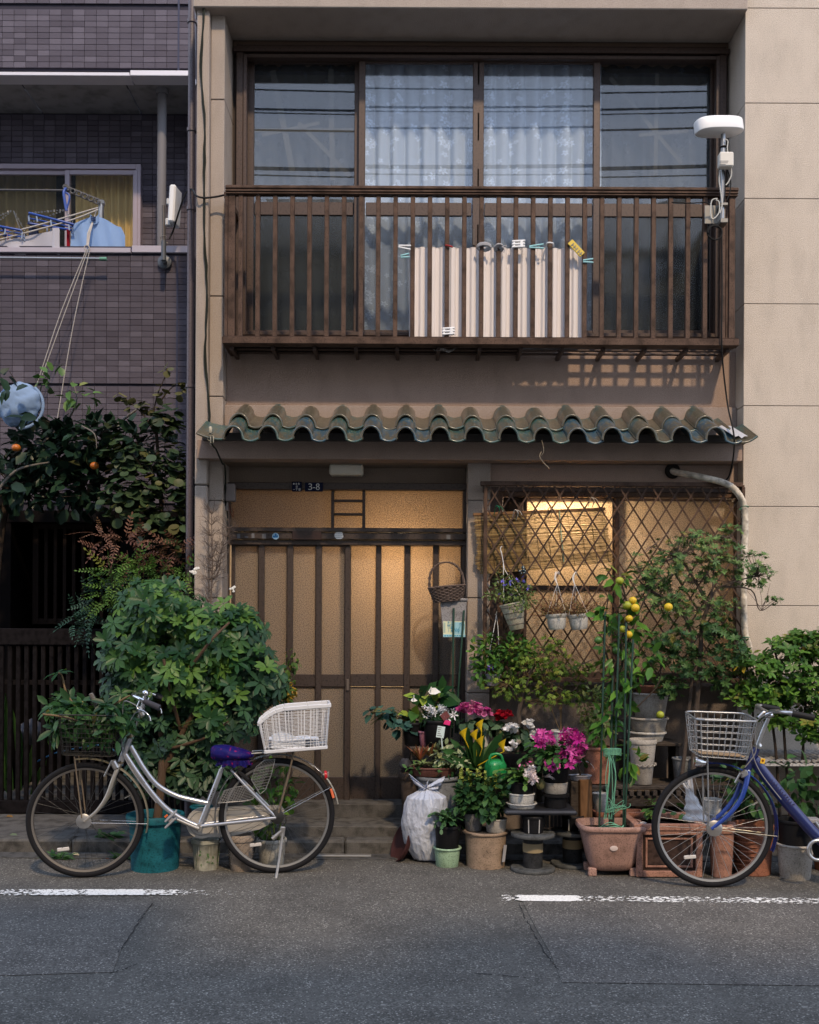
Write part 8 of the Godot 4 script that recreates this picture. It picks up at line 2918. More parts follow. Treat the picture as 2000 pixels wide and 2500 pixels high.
	crown(t, "pink_buds", [leaf_mesh(1.0, 0.5, 0.1, 0.3)], petal, [[1280, 1862, zc + 0.08, 14, 10, 0.02], [1262, 1872, zc + 0.08, 8, 8, 0.02]], 10, 0.015, 0.025, Color(0.6, 0.06, 0.25), Color(0.8, 0.3, 0.5), 0.6)
	m = MB.new()
	m.ball(pp(1320, 1915, zc + 0.03), Vector3(0.03, 0.034, 0.028), 12)
	settle(t)
	single("moss_ball", m, mat("moss_ball", Color(0.2, 0.19, 0.09), 0.9, 0.0, {"bump": tx.fine, "h": 1.0, "scale": 6.0}), "mottled yellowish moss ball between the two cactus pots", "ball")
	t = thing("cactus_stand", "round black stand under the pink flowering cactus", "stand")
	b = Vector3(pp(1366, 0, 0.74).x, ys + 0.029, 0.74)
	m = MB.new()
	m.lathe([Vector2(0, 0), Vector2(27 * ks, 0), Vector2(27 * ks, 26 * ks), Vector2(34 * ks, 28 * ks), Vector2(34 * ks, 33 * ks), Vector2(0, 34 * ks)], 28, b)
	part(t, "drum", m, black)
	settle(t)
	b += Vector3(0, 34 * ks + 0.001, 0)
	t = thing("pink_cactus", "cactus smothered in magenta flowers in a black and white pot", "potted plant")
	pot_into(t, "outer_pot", b, 27 * ks, 30 * ks, 27 * ks, bone, 0.002, 0.006, {"soil": false})
	pot_into(t, "black_pot", b + Vector3(0, 8 * ks, 0), 26 * ks, 34 * ks, 62 * ks, black, 0.003, 0.016, {})
	cact.call(t, b + Vector3(0, 80 * ks, 0), 110, 0.05, Color(0.014, 0.055, 0.014), Color(0.06, 0.14, 0.03), 1.35)
	crown(t, "blossom", [fl], petal, [[1330, 1800, 0.8, 26, 20, 0.05], [1385, 1795, 0.8, 30, 20, 0.05], [1392, 1840, 0.86, 30, 18, 0.04], [1350, 1860, 0.88, 38, 14, 0.03], [1420, 1830, 0.8, 10, 22, 0.04], [1408, 1800, 0.78, 18, 14, 0.04], [1318, 1815, 0.84, 20, 10, 0.03], [1415, 1850, 0.84, 12, 8, 0.03], [1388, 1876, 0.88, 12, 10, 0.02]], 66, 0.026, 0.044, Color(0.42, 0.015, 0.22), Color(0.75, 0.14, 0.46), 0.5)
	settle(t)
	m = MB.new()
	m.box((pp(1429, 1910, 0.66) + pp(1430, 2012, 0.66)) / 2 + Vector3(0, -0.06, 0), Vector3(0.085, 0.42, 0.03), Basis(Vector3(0, 0, 1), 0.01) * Basis(Vector3(0, 1, 0), 0.35), 0.003)
	single("brown_board", m, mat("board_brown", Color(0.2, 0.105, 0.05), 0.6, 0.0, {"tex": tx.streak, "scale": 3.0, "sy": 0.3}), "upright brown board between the cactus shelf and the pink planter", "board")

func rubbish_bag():
	var m := MB.new()
	var z := 0.55
	var w := mat("bag_film", Color(0.55, 0.59, 0.68), 0.26, 0.0, {"bump": tx.crinkle, "h": 1.3, "scale": 1.7, "sy": 0.6, "back": Color(0.55, 0.58, 0.68)})
	var base := pp(1045, 2108, z)
	base.y = 0.0
	var top := pp(1052, 1920, z).y
	var fn := FastNoiseLite.new()
	fn.seed = 77
	fn.frequency = 1.6
	var rd := FastNoiseLite.new()
	rd.seed = 5
	rd.frequency = 1.1
	rd.fractal_type = FastNoiseLite.FRACTAL_RIDGED
	rd.fractal_octaves = 4
	m.grid(150, 100, func(u: float, v: float):
		var a := TAU * u
		var y := top * v
		var r := 0.158 * pow(maxf(sin(PI * clampf(0.06 + 0.80 * v, 0, 1)), 0.0), 0.42) * (1.0 - 0.16 * v)
		if v > 0.86: r *= lerpf(1.0, 0.16, (v - 0.86) / 0.14)
		if v < 0.03: r *= v / 0.03
		var cr := 1.0 + 0.09 * fn.get_noise_3d(cos(a) * 1.2, y * 3.0, sin(a) * 1.2) + 0.05 * sin(a * 13.0 + 3.0 * fn.get_noise_2d(a, y * 2.0)) * smoothstep(0.62, 0.92, v) + 0.055 * rd.get_noise_3d(cos(a) * 1.1, y * 2.4 + 0.5 * sin(a), sin(a) * 1.1)
		return base + Vector3(cos(a) * r * cr - 0.02 * sin(v * 3.0), y + 0.01 * fn.get_noise_2d(a * 2.0, v * 3.0), sin(a) * r * cr * 0.85))
	var t := thing("rubbish_bag", "knotted white plastic rubbish bag leaning by the doorstep", "bag")
	part(t, "sack", m, w)
	for e in [[-0.09, 0.055, -0.6], [0.1, 0.035, 0.5], [0.0, 0.03, 0.0]]:
		m = MB.new()
		var o := base + Vector3(-0.015, top * 0.985, 0.02)
		m.grid(10, 7, func(u: float, v: float):
			var side := (u - 0.5) * 0.075 * (0.25 + v)
			return o + Vector3(e[0] * v + side * 0.5, e[1] * v + side * 0.8 * signf(e[0] + 0.01) + 0.006 * sin(u * 14), 0.02 * sin(u * 9 + v * 3) + 0.01 * v))
		part(t, "knot_ear", m, w)
	settle(t)

func hanging_pots():
	var ml: Material = mats.leaf_pot
	var small := leaf_mesh(1.0, 0.4, 0.15, 0.25, 0.45)
	var cream := plastic("pot_cream", Color(0.5, 0.47, 0.37), 0.5)
	var wirem := mat("hanger_white", Color(0.62, 0.62, 0.62), 0.45)
	var zh := 0.16
	var t := thing("ringed_hanging_pot", "tall cream hanging pot with blue flowered plant on the grille", "hanging pot")
	var c := pp(1263, 1537, zh)
	var bs := Basis(Vector3(0, 0, 1), 0.2)
	var s := sc(zh)
	var m := MB.new()
	m.lathe(pot_profile(17 * s, 31 * s, 66 * s, 0.004, 0.012), 28, c, bs)
	part(t, "body", m, cream)
	m = MB.new()
	for k in 4:
		var f := 0.2 + 0.22 * k
		m.tube(arc(c + bs * Vector3(0, 66 * s * f, 0), lerpf(17, 31, f) * s + 0.002, 0, TAU, 24, bs.x, bs.z), 0.0022, 4)
	part(t, "rings", m, mats.joint_dark)
	var rim := c + bs * Vector3(0, 66 * s, 0)
	m = MB.new()
	m.tube([rim + Vector3(-0.06, 0, 0.04), pp(1229, 1372, 0.12), pp(1224, 1345, 0.1)], 0.0022, 5)
	m.tube([rim + Vector3(0.075, 0.01, 0.03), pp(1232, 1390, 0.12), pp(1224, 1348, 0.1)], 0.0022, 5)
	m.tube(spline([pp(1224, 1350, 0.1), pp(1222, 1338, 0.09), pp(1226, 1334, 0.085)], 4), 0.003, 5)
	part(t, "hanger", m, wirem)
	crown(t, "foliage", [small], leaf_mat("leaf_tiny", 0.5, 0.45), [[1245, 1440, zh + 0.03, 52, 32, 0.1], [1275, 1455, zh + 0.03, 35, 28, 0.09], [1210, 1455, zh + 0.05, 32, 14, 0.06], [1270, 1480, zh + 0.08, 26, 12, 0.04], [1225, 1415, zh, 20, 20, 0.05]], 700, 0.018, 0.032, Color(0.05, 0.09, 0.025), Color(0.17, 0.23, 0.07), 0.5)
	crown(t, "blossom", [whorl_mesh(5, 1.0, 0.6, 0.3, 0.2)], mats.petal, [[1250, 1435, zh + 0.1, 45, 28, 0.04], [1285, 1415, zh + 0.06, 14, 10, 0.03]], 20, 0.010, 0.015, Color(0.1, 0.1, 0.5), Color(0.25, 0.2, 0.75), 0.3)
	settle(t)
	var n := 0
	for e in [[1360, 1361], [1415, 1403]]:
		t = thing("white_hanging_pot", ["left white hanging pot with dry reddish plant on the grille", "right white hanging pot with dry reddish plant on the grille"][n], "hanging pot", "white hanging pots on the grille")
		c = pp(e[0], 1537, zh)
		bs = Basis(Vector3(0, 0, 1), 0.06 if n == 0 else 0.12)
		m = MB.new()
		m.lathe([Vector2(0, 0), Vector2(17 * s, 0), Vector2(20 * s, 4 * s), Vector2(21 * s, 10 * s), Vector2(22 * s, 12 * s), Vector2(22 * s, 18 * s), Vector2(23 * s, 20 * s), Vector2(23 * s, 28 * s), Vector2(26 * s, 31 * s), Vector2(27 * s, 38 * s), Vector2(24 * s, 38 * s), Vector2(21 * s, 26 * s), Vector2(0, 25 * s)], 28, c, bs)
		part(t, "body", m, mats.plastic_white)
		m = MB.new()
		var hk := pp(e[1], 1396, 0.12)
		for k in 3:
			var a := 0.6 + TAU * k / 3.0
			m.tube([c + bs * Vector3(cos(a) * 26 * s, 38 * s, sin(a) * 26 * s), pp(e[1], 1425, 0.14)], 0.0016, 4)
		for k in 3: m.tube(spline([pp(e[1] + R(-3, 3), 1428, 0.14), pp(e[1] - 5 + R(-3, 3), 1410, 0.13), hk + Vector3(R(-0.01, 0.01), 0, 0), pp(e[1] + 6, 1405, 0.1)], 4), 0.0024, 5)
		part(t, "hanger", m, wirem)
		m = MB.new()
		var tips := []
		for k in 95:
			var a := c + bs * Vector3(R(-15, 15) * s, 36 * s, R(-12, 12) * s)
			var d := Vector3(R(-1.3, 1.3) + (-0.4 if n == 0 else 0.3), R(-0.1, 1.1), R(-0.5, 0.9)).normalized()
			var ee := a + d * R(0.06, 0.2)
			m.tube([a, a.lerp(ee, 0.5) + rdir() * 0.014, ee], [0.0016, 0.0013, 0.0009], 4, false)
			for j in 2: tips.append(a.lerp(ee, R(0.4, 1.0)))
		part(t, "dry_stems", m, mat("stem_red", Color(0.16, 0.07, 0.05), 0.7)).set_meta("kind", "stuff")
		var xf := []
		var co := []
		for p in tips:
			for j in 3:
				xf.append(Transform3D(along(rdir(), Vector3(0, 1, 0.4), R(0.012, 0.022)), p + rdir() * 0.012))
				co.append(Color(0.09, 0.1, 0.035).lerp(Color(0.26, 0.15, 0.07), rng.randf()))
		scatter(t, "foliage", small.mesh(), mats.leaf_tiny, xf, co)
		settle(t)
		n += 1
	t = thing("leafy_hanging_pot", "low grey hanging pot hidden in bright green leaves by the column", "hanging pot")
	c = pp(1203, 1674, 0.2)
	m = MB.new()
	m.lathe(pot_profile(14 * s, 20 * s, 28 * s, 0.003, 0.008), 24, c)
	part(t, "body", m, mat("pot_lilac", Color(0.42, 0.42, 0.5), 0.4))
	m = MB.new()
	m.tube([c + Vector3(-0.05, 0.08, 0), pp(1211, 1510, 0.12), pp(1213, 1492, 0.11), pp(1209, 1502, 0.12)], 0.0022, 5)
	m.tube([c + Vector3(0.05, 0.08, 0), pp(1216, 1530, 0.12), pp(1212, 1500, 0.11)], 0.0022, 5)
	part(t, "hanger", m, wirem)
	var br := leaf_mesh(1.0, 0.55, 0.2, 0.25, 0.45)
	crown(t, "foliage", [br], leaf_mat("leaf_bright", 0.42, 0.55), [[1190, 1590, 0.2, 44, 42, 0.12], [1255, 1585, 0.2, 46, 36, 0.12], [1300, 1600, 0.2, 36, 34, 0.1], [1180, 1640, 0.24, 30, 34, 0.08], [1230, 1620, 0.24, 42, 26, 0.1]], 620, 0.03, 0.055, Color(0.025, 0.085, 0.015), Color(0.12, 0.25, 0.04), 0.8)
	crown(t, "blossom", [whorl_mesh(5, 1.0, 0.7, 0.3, 0.2)], mats.petal, [[1195, 1632, 0.3, 10, 8, 0.02]], 5, 0.014, 0.02, Color(0.2, 0.1, 0.5), Color(0.3, 0.18, 0.7), 0.3)
	settle(t)
	m = MB.new()
	for k in 12:
		m.ball(pp(1277 + R(-9, 9), 1392 + R(-9, 9), 0.1) + Vector3(0, 0, R(-0.01, 0.01)), Vector3.ONE * R(0.006, 0.01), 8)
	m.tube([pp(1270, 1392, 0.1), pp(1290, 1402, 0.1)], 0.0015, 4)
	single("bead_cluster", m, mat("bead_blue", Color(0.03, 0.07, 0.1), 0.2), "cluster of dark blue beads wired to the grille", "beads")

func right_shrubs(bark: Material, terra: Material, terra2: Material, white: Material, bone: Material, black: Material):
	var ml: Material = mats.leaf_pot
	var t := thing("little_maple", "little crooked maple tree with fine yellow green leaves", "tree")
	var z := 0.30
	var m := MB.new()
	limb(m, [pp(1298, 1870, z), pp(1290, 1830, z), pp(1274, 1785, z), pp(1268, 1745, z), pp(1276, 1705, z)], 0.02, 0.014, 9, 0.004)
	part(t, "trunk", m, mat("bark_grey", Color(0.12, 0.095, 0.08), 0.85, 0.0, {"tex": tx.fine_mul, "bump": tx.fine, "h": 0.6, "scale": 5.0}))
	m = MB.new()
	var fk := [pp(1276, 1705, z), pp(1240, 1670, z), pp(1290, 1650, z), pp(1340, 1665, z), pp(1380, 1640, z), pp(1310, 1610, z), pp(1420, 1660, z)]
	limb(m, [fk[0], pp(1255, 1690, z), fk[1], pp(1200, 1655, z)], 0.009, 0.004)
	limb(m, [fk[0], fk[2], fk[5]], 0.01, 0.003)
	limb(m, [fk[0], fk[3], fk[4], pp(1450, 1610, z)], 0.008, 0.003)
	limb(m, [fk[3], pp(1390, 1690, z), fk[6]], 0.005, 0.002)
	part(t, "limbs", m, mats.bark_grey)
	var bl := [[1235, 1675, z, 55, 30, 0.13], [1300, 1640, z, 60, 34, 0.14], [1365, 1625, z, 48, 34, 0.12], [1330, 1700, z + 0.04, 60, 30, 0.1], [1270, 1600, z, 40, 24, 0.1], [1400, 1690, z, 36, 34, 0.1], [1420, 1640, z, 36, 24, 0.08], [1350, 1570, z - 0.04, 30, 24, 0.08]]
	m = MB.new()
	twigs(m, fk, bl, 80, 0.0026)
	part(t, "twigs", m, mats.twig_ochre).set_meta("kind", "stuff")
	var maple := []
	for k in 2:
		var q := MB.new()
		for j in 5:
			var a := (j - 2) * 0.62
			q.leaf(Vector3.ZERO, Vector3(sin(a), -0.1, -cos(a)).normalized(), Vector3.UP, [0.6, 0.9, 1.0, 0.9, 0.6][j], 0.28, 0.2 + 0.2 * k, 0.2, 0.4)
		maple.append(q)
	crown(t, "foliage", maple, leaf_mat("leaf_maple", 0.5, 0.6), bl, 620, 0.022, 0.04, Color(0.05, 0.1, 0.015), Color(0.2, 0.28, 0.04), 0.9)
	settle(t)
	t = thing("pink_planter", "big pink plastic planter on feet with an oval label", "planter")
	var pm := plastic("planter_pink", Color(0.38, 0.235, 0.195), 0.5)
	var pz := 0.86
	var s := sc(pz)
	var c := Vector3(pp(1501, 0, pz).x, 0.03, pz)
	m = MB.new()
	m.lathe([Vector2(0, 0), Vector2(0.5, 0), Vector2(0.62, 0.012), Vector2(0.72, 0.05), Vector2(0.93, 0.22), Vector2(0.965, 0.245), Vector2(1.04, 0.25), Vector2(1.06, 0.258), Vector2(1.06, 0.27), Vector2(1.03, 0.278), Vector2(0.95, 0.278), Vector2(0.92, 0.26), Vector2(0.85, 0.19)], 48, c, Basis.IDENTITY, 4.2, 78 * s, 62 * s)
	part(t, "body", m, pm)
	for e in [-1, 1]:
		for f in [-1, 1]:
			m = MB.new()
			m.span(c + Vector3(e * 50 * s - 0.025, -0.03, f * 0.075 - 0.02), c + Vector3(e * 50 * s + 0.025, 0.02, f * 0.075 + 0.02), 0.006)
			part(t, "foot", m, pm)
	m = MB.new()
	m.lathe([Vector2(0, 0), Vector2(0.024, 0), Vector2(0.024, 0.003), Vector2(0.021, 0.004), Vector2(0, 0.004)], 24, Vector3(pp(1510, 0, 1.0).x, pp(1510, 2072, 1.0).y, pz + 0.132), Basis(Vector3.RIGHT, PI / 2), 2.0, 1.0, 0.66)
	part(t, "oval_label", m, mat("label_rose", Color(0.5, 0.42, 0.4), 0.4))
	m = MB.new()
	m.lathe([Vector2(0.9, 0.235), Vector2(0.5, 0.24), Vector2(0, 0.242)], 32, c, Basis.IDENTITY, 4.2, 78 * s, 62 * s)
	part(t, "soil", m, soil_mat())
	settle(t)
	t = thing("citrus_tree", "young citrus tree with green and yellow fruit in the pink planter", "tree")
	var q0 := Vector3(c.x, 0.27, pz)
	m = MB.new()
	limb(m, [q0, pp(1490, 1850, 0.8), pp(1500, 1650, 0.72), pp(1530, 1500, 0.66), pp(1515, 1420, 0.62)], 0.012, 0.005)
	limb(m, [pp(1495, 1750, 0.76), pp(1520, 1600, 0.7), pp(1560, 1490, 0.66), pp(1590, 1440, 0.64)], 0.008, 0.004)
	limb(m, [pp(1500, 1650, 0.72), pp(1475, 1560, 0.7), pp(1485, 1440, 0.66)], 0.007, 0.003)
	limb(m, [pp(1495, 1780, 0.76), pp(1600, 1680, 0.72), pp(1610, 1620, 0.7)], 0.006, 0.003)
	part(t, "trunk", m, bark)
	var cb := [[1505, 1410, 0.64, 34, 30, 0.1], [1500, 1600, 0.72, 40, 60, 0.12], [1545, 1540, 0.68, 40, 50, 0.1], [1490, 1500, 0.68, 36, 50, 0.1], [1480, 1760, 0.76, 36, 70, 0.1], [1520, 1680, 0.74, 50, 50, 0.12], [1540, 1850, 0.8, 30, 40, 0.08], [1570, 1620, 0.7, 40, 40, 0.1]]
	var cl := [leaf_mesh(1.0, 0.5, 0.3, 0.3, 0.42), leaf_mesh(1.0, 0.44, 0.5, 0.35, 0.42)]
	crown(t, "foliage", cl, leaf_mat("leaf_citrus", 0.3, 0.45), cb, 260, 0.06, 0.1, Color(0.02, 0.075, 0.012), Color(0.1, 0.22, 0.03), 0.7)
	var yel := mat("citrus_yellow", Color(0.62, 0.42, 0.015), 0.42, 0.0, {"bump": tx.fine, "h": 0.08, "scale": 12.0})
	var lim := mat("citrus_lime", Color(0.3, 0.33, 0.02), 0.42, 0.0, {"bump": tx.fine, "h": 0.08, "scale": 12.0})
	var grn := mat("citrus_green", Color(0.05, 0.13, 0.02), 0.4)
	for e in [[1545, 1466, yel], [1531, 1478, lim], [1551, 1484, yel], [1632, 1482, yel], [1513, 1418, lim], [1536, 1510, yel], [1535, 1549, yel], [1461, 1563, grn], [1505, 1588, grn], [1612, 1745, lim], [1467, 1784, grn], [1520, 1536, lim]]:
		m = MB.new()
		var fz := 0.78 + R(-0.02, 0.03)
		m.ball(pp(e[0], e[1], fz), Vector3(0.0265, 0.025, 0.0265) * R(0.88, 1.05), 16)
		part(t, "fruit", m, e[2])
	settle(t)
	var n := 0
	for e in [[1478, 1495, 1463, 2022], [1496, 1650, 1488, 2025], [1512, 1500, 1497, 2020], [1529, 1520, 1522, 2018], [1546, 1560, 1525, 2010]]:
		m = MB.new()
		var a := pp(e[2], e[3], 0.84 + 0.01 * n)
		a.y = 0.26
		m.tube([a, pp(e[0], e[1], 0.78 + 0.02 * n)], 0.0062, 8)
		single("plant_stake", m, mats.stake_green, ["leftmost", "second from left", "third from left", "fourth from left", "rightmost"][n] + " of the five green stakes in the pink planter", "stake", "green stakes in the pink planter")
		n += 1
	m = MB.new()
	for k in 5:
		m.tube(spline([pp(1462, 2022, 0.86), pp(1490 + 6 * k, 2008 + 5 * k, 0.93), pp(1522, 2020 + R(-6, 6), 0.88)], 4), 0.003, 4)
	for k in 7:
		m.tube(spline([pp(1490 + R(-5, 5), 1835 + R(-8, 8), 0.88), pp(1485 + R(-12, 20), 1900, 0.9), pp(1480 + R(-10, 25), 2000, 0.89)], 5), 0.002, 4)
	for k in 6: m.tube(arc(pp(1495, 1830 + 3 * k, 0.84), 0.055, 0, TAU, 14, Vector3.RIGHT, Vector3(0, 0.25, 1).normalized()), 0.0025, 4)
	for k in 10: m.tube(spline([pp(1480, 1985, 0.9), pp(1480 + R(0, 60), 1965 + R(-20, 15), 0.93), pp(1490 + R(0, 50), 1975 + R(-15, 15), 0.92)], 4), 0.0016, 4)
	single("green_twine", m, mat("twine_green", Color(0.17, 0.42, 0.28), 0.6), "pale green twine tied round the stakes in the pink planter", "twine")
	m = MB.new()
	for k in 5:
		var o := pp(1560, 2018, 0.95)
		m.leaf(o, Vector3(R(-0.6, 0.8), R(0.2, 1), R(-0.3, 0.5)).normalized(), Vector3(R(-1, 1), 0.4, 1).normalized(), R(0.03, 0.06), 0.03, 0.3, 0.5)
	single("scrap_of_film", m, mat("film_white", Color(0.5, 0.52, 0.56), 0.4), "scrap of torn white film in the pink planter's right end", "scrap")
	t = pot_px("embossed_pot", "white pot embossed with garlands on the slatted bench", 1533, 1603, 1804, 1912, 46, bone, 0.004, 0.03, {"z": 0.34, "y": 0.465})
	m = MB.new()
	for k in 16:
		var a := TAU * k / 16.0
		m.tube(arc(pp(1568, 1862, 0.34) + Vector3(cos(a) * 0.088, 0, sin(a) * 0.088), 0.014, PI, TAU, 6, Vector3(-sin(a), 0, cos(a))), 0.004, 5)
	part(t, "garland", m, bone).set_meta("kind", "stuff")
	settle(t)
	var stack := [[1535, 1625, 1782, 1812, 0.82], [1540, 1628, 1752, 1800, 0.8], [1548, 1632, 1705, 1790, 0.86]]
	n = 0
	var ys := 0.98
	m = MB.new()
	m.span(Vector3(pp(1525, 0, 0.1).x, pp(0, 1800, 0.1).y - 0.02, -0.05), Vector3(pp(1660, 0, 0.1).x, pp(0, 1800, 0.1).y, 0.26), 0.003)
	m.span(Vector3(pp(1528, 0, 0.1).x, 0.082, 0.0), Vector3(pp(1536, 0, 0.1).x, pp(0, 1800, 0.1).y - 0.02, 0.2))
	m.span(Vector3(pp(1650, 0, 0.1).x, 0.082, 0.0), Vector3(pp(1658, 0, 0.1).x, pp(0, 1800, 0.1).y - 0.02, 0.2))
	single("pot_stool", m, mats.weathered_wood, "narrow wooden stool under the stack of empty pots", "stool")
	var y0 := pp(0, 1800, 0.1).y + 0.001
	for e in [[45, 38, 24, white, "white saucer pot at the bottom of the empty stack"], [46, 38, 40, bone, "grey white pot in the middle of the empty stack"], [44, 34, 66, bone, "tall grey pot upper in the empty stack"], [46, 34, 26, terra, "terracotta bowl lying topmost on the empty stack"]]:
		t = pot("stacked_pot", e[4], Vector3(pp(1588 + 4 * n, 0, 0.12).x, y0, 0.12), e[1] * sc(0.12), e[0] * sc(0.12), e[2] * sc(0.12), e[3], 0.008, 0.016, {"group": "stack of empty pots"})
		settle(t)
		y0 += (e[2] - 6) * sc(0.12)
		n += 1
	t = pot_px("square_terracotta_pot", "ribbed square terracotta pot with a variegated bush behind the stakes", 1425, 1492, 1822, 1912, 56, terra, 0.006, 0.02, {"z": 0.3, "y": 0.465, "sq": 5.0})
	crown(t, "foliage", [leaf_mesh(1.0, 0.5, 0.2, 0.25)], leaf_mat("leaf_variegated", 0.45, 0.5), [[1450, 1720, 0.3, 40, 50, 0.12], [1470, 1770, 0.3, 36, 36, 0.1], [1440, 1790, 0.32, 30, 20, 0.08]], 330, 0.03, 0.05, Color(0.08, 0.13, 0.03), Color(0.36, 0.38, 0.14), 0.7)
	m = MB.new()
	for k in 6: limb(m, [pp(1458 + R(-10, 10), 1826, 0.3), pp(1455 + R(-30, 30), 1700, 0.3)], 0.004, 0.002, 5)
	part(t, "stems", m, bark)
	settle(t)
	t = thing("bonsai_dish", "shallow blue rimmed bonsai dish with a bare wired twig", "bonsai")
	c = pp(1417, 1905, 0.62)
	pot_into(t, "dish", c, 22 * sc(0.62), 27 * sc(0.62), 13 * sc(0.62), mat("dish_glaze", Color(0.4, 0.42, 0.5), 0.3, 0.0, {"coat": 0.4}), 0.003, 0.004, {"sz": 0.6})
	m = MB.new()
	limb(m, [c + Vector3(0, 0.03, 0), pp(1418, 1880, 0.62), pp(1408, 1850, 0.62), pp(1428, 1790, 0.6)], 0.006, 0.002, 6)
	limb(m, [pp(1416, 1870, 0.62), pp(1450, 1810, 0.6)], 0.003, 0.0012, 5)
	part(t, "trunk", m, bark)
	m = MB.new()
	m.tube(arc(pp(1425, 1885, 0.62), 0.07, 0.2, 3.0, 16), 0.0014, 4)
	part(t, "wire", m, mats.hanger_white)
	settle(t)
	m = MB.new()
	m.span(Vector3(pp(1400, 0, 0.6).x, 0.082, 0.55), Vector3(pp(1438, 0, 0.6).x, c.y - 0.002, 0.66), 0.004)
	single("wooden_post", m, mats.weathered_wood, "dark wooden post block carrying the bonsai dish", "post")
	t = pot_px("long_terracotta_trough", "long terracotta trough behind the pink planter", 1447, 1570, 1979, 2060, 110, terra, 0.008, 0.03, {"z": 0.55, "y": 0.09, "sq": 6.0, "sz": 0.45})
	settle(t)
	t = pot_px("small_white_pot", "small white pot standing in the long terracotta trough", 1446, 1485, 1936, 1985, 28, white, 0.004, 0.006, {"z": 0.53, "y": 0.31})
	settle(t)
	t = thing("terracotta_box", "square terracotta box planter with a framed dark front behind the blue wheel", "planter")
	pz = 0.78
	var x0 := pp(1567, 0, 1.0).x
	var x1 := pp(1728, 0, 1.0).x
	var yt := pp(1640, 2012, 0.98).y
	m = MB.new()
	m.span(Vector3(x0 + 0.012, 0.03, pz - 0.2), Vector3(x1 - 0.012, yt - 0.05, pz + 0.18), 0.006)
	part(t, "body", m, mat("terracotta_sooty", Color(0.08, 0.05, 0.042), 0.85, 0.0, {"tex": tx.fine_mul, "bump": tx.fine, "h": 0.5, "scale": 4.0, "stain": tx.stain, "sscale": 3.0}))
	m = MB.new()
	frame_into(m, Vector3(x0, 0.005, pz + 0.19), Vector3(x1, yt - 0.03, pz + 0.19), 0.036, 0.025)
	part(t, "front_frame", m, terra2)
	m = MB.new()
	frame_into(m, Vector3(x0 + 0.055, 0.06, pz + 0.186), Vector3(x1 - 0.055, yt - 0.085, pz + 0.186), 0.012, 0.014)
	part(t, "inner_frame", m, terra2)
	m = MB.new()
	frame_into(m, Vector3(x0 - 0.02, 0, 0), Vector3(x1 + 0.02, 0.42, 0), 0.045, 0.04)
	var rimm := part(t, "rim", m, terra2)
	rimm.rotation.x = -PI / 2
	rimm.position = Vector3(0, yt - 0.02, pz + 0.21)
	m = MB.new()
	m.span(Vector3(x0 + 0.02, yt - 0.07, pz - 0.19), Vector3(x1 - 0.02, yt - 0.05, pz + 0.17))
	part(t, "soil", m, soil_mat())
	crown(t, "foliage", [leaf_mesh(1.0, 0.75, 0.2, 0.25)], ml, [[1600, 1975, pz, 24, 30, 0.08], [1680, 1985, pz, 30, 20, 0.08]], 26, 0.04, 0.06, Color(0.05, 0.12, 0.03), Color(0.14, 0.27, 0.06), 0.9)
	settle(t)
	m = MB.new()
	var bc := pp(1702, 2000, 0.84)
	m.grid(26, 16, func(u: float, v: float):
		var a := TAU * u
		var r := lerpf(0.075, 0.02, pow(v, 0.8)) * (1.0 + 0.14 * sin(a * 6 + v * 3)) + 0.012 * sin(v * 20) * (1 - v)
		return bc + Vector3(cos(a) * r - 0.05 * v, -0.01 + 0.19 * v, sin(a) * r * 0.6))
	for e in [[-0.065, 0.09], [-0.005, 0.085]]:
		m.grid(6, 8, func(u: float, v: float): return bc + Vector3(-0.045 + e[0] * v + (u - 0.5) * 0.035 * (1.2 - 0.4 * v), 0.17 + e[1] * v, 0.01 + 0.008 * sin(u * 8)))
	single("carrier_bag", m, mat("carrier_film", Color(0.66, 0.66, 0.67), 0.4, 0.0, {"back": Color(0.5, 0.5, 0.5)}), "white carrier bag with its handles up, seen through the blue bicycle's wheel", "bag")
	t = pot_px("white_basin", "white basin with a purple rim behind the blue wheel's hub", 1715, 1764, 1950, 2003, 40, white, 0.004, 0.01, {"z": 0.72, "y": yt - 0.045, "cat": "basin", "soil": false})
	settle(t)
	t = pot_px("grey_basin", "wide grey basin below the white one behind the blue wheel", 1722, 1790, 1985, 2020, 50, plastic("basin_grey", Color(0.33, 0.35, 0.38)), 0.006, 0.01, {"z": 0.82, "y": yt - 0.045, "cat": "basin", "soil": false})
	settle(t)
	t = pot_px("banded_terracotta_pot", "terracotta pot with a raised band beside the terracotta box", 1727, 1795, 2008, 2142, 48, terra2, 0.008, 0.055, {"z": 0.93, "y": 0.0})
	settle(t)
	t = pot_px("terracotta_barrel", "big ribbed terracotta barrel pot behind the blue mudguard", 1787, 1888, 2010, 2143, 84, terra, 0.006, 0.03, {"z": 0.84, "y": 0.0})
	m = MB.new()
	for k in 9: m.tube(arc(Vector3(pp(1837.5, 0, 0.84).x, 0.04 + 0.028 * k, 0.84), (42 + 0.75 * k) * sc(0.84) + 0.001, 0, TAU, 28, Vector3.RIGHT, Vector3.BACK), 0.004, 5)
	part(t, "ribs", m, terra)
	crown(t, "foliage", [leaf_mesh(1.0, 0.6, 0.25, 0.25)], ml, [[1830, 1950, 0.8, 60, 50, 0.14], [1800, 1900, 0.76, 50, 40, 0.12]], 160, 0.04, 0.07, Color(0.02, 0.06, 0.02), Color(0.06, 0.14, 0.04), 0.7)
	settle(t)
	t = pot_px("white_pot", "whitish plastic pot at the right beside the blue bicycle's crank", 1894, 1988, 2058, 2150, 70, bone, 0.01, 0.014)
	settle(t)
	t = pot_px("black_pot", "black nursery pot set inside the whitish pot at the right", 1900, 1982, 2000, 2090, 66, black, 0.004, 0.02, {"z": gz(1941, 2150) - 35 * sc(0.95), "y": 0.05})
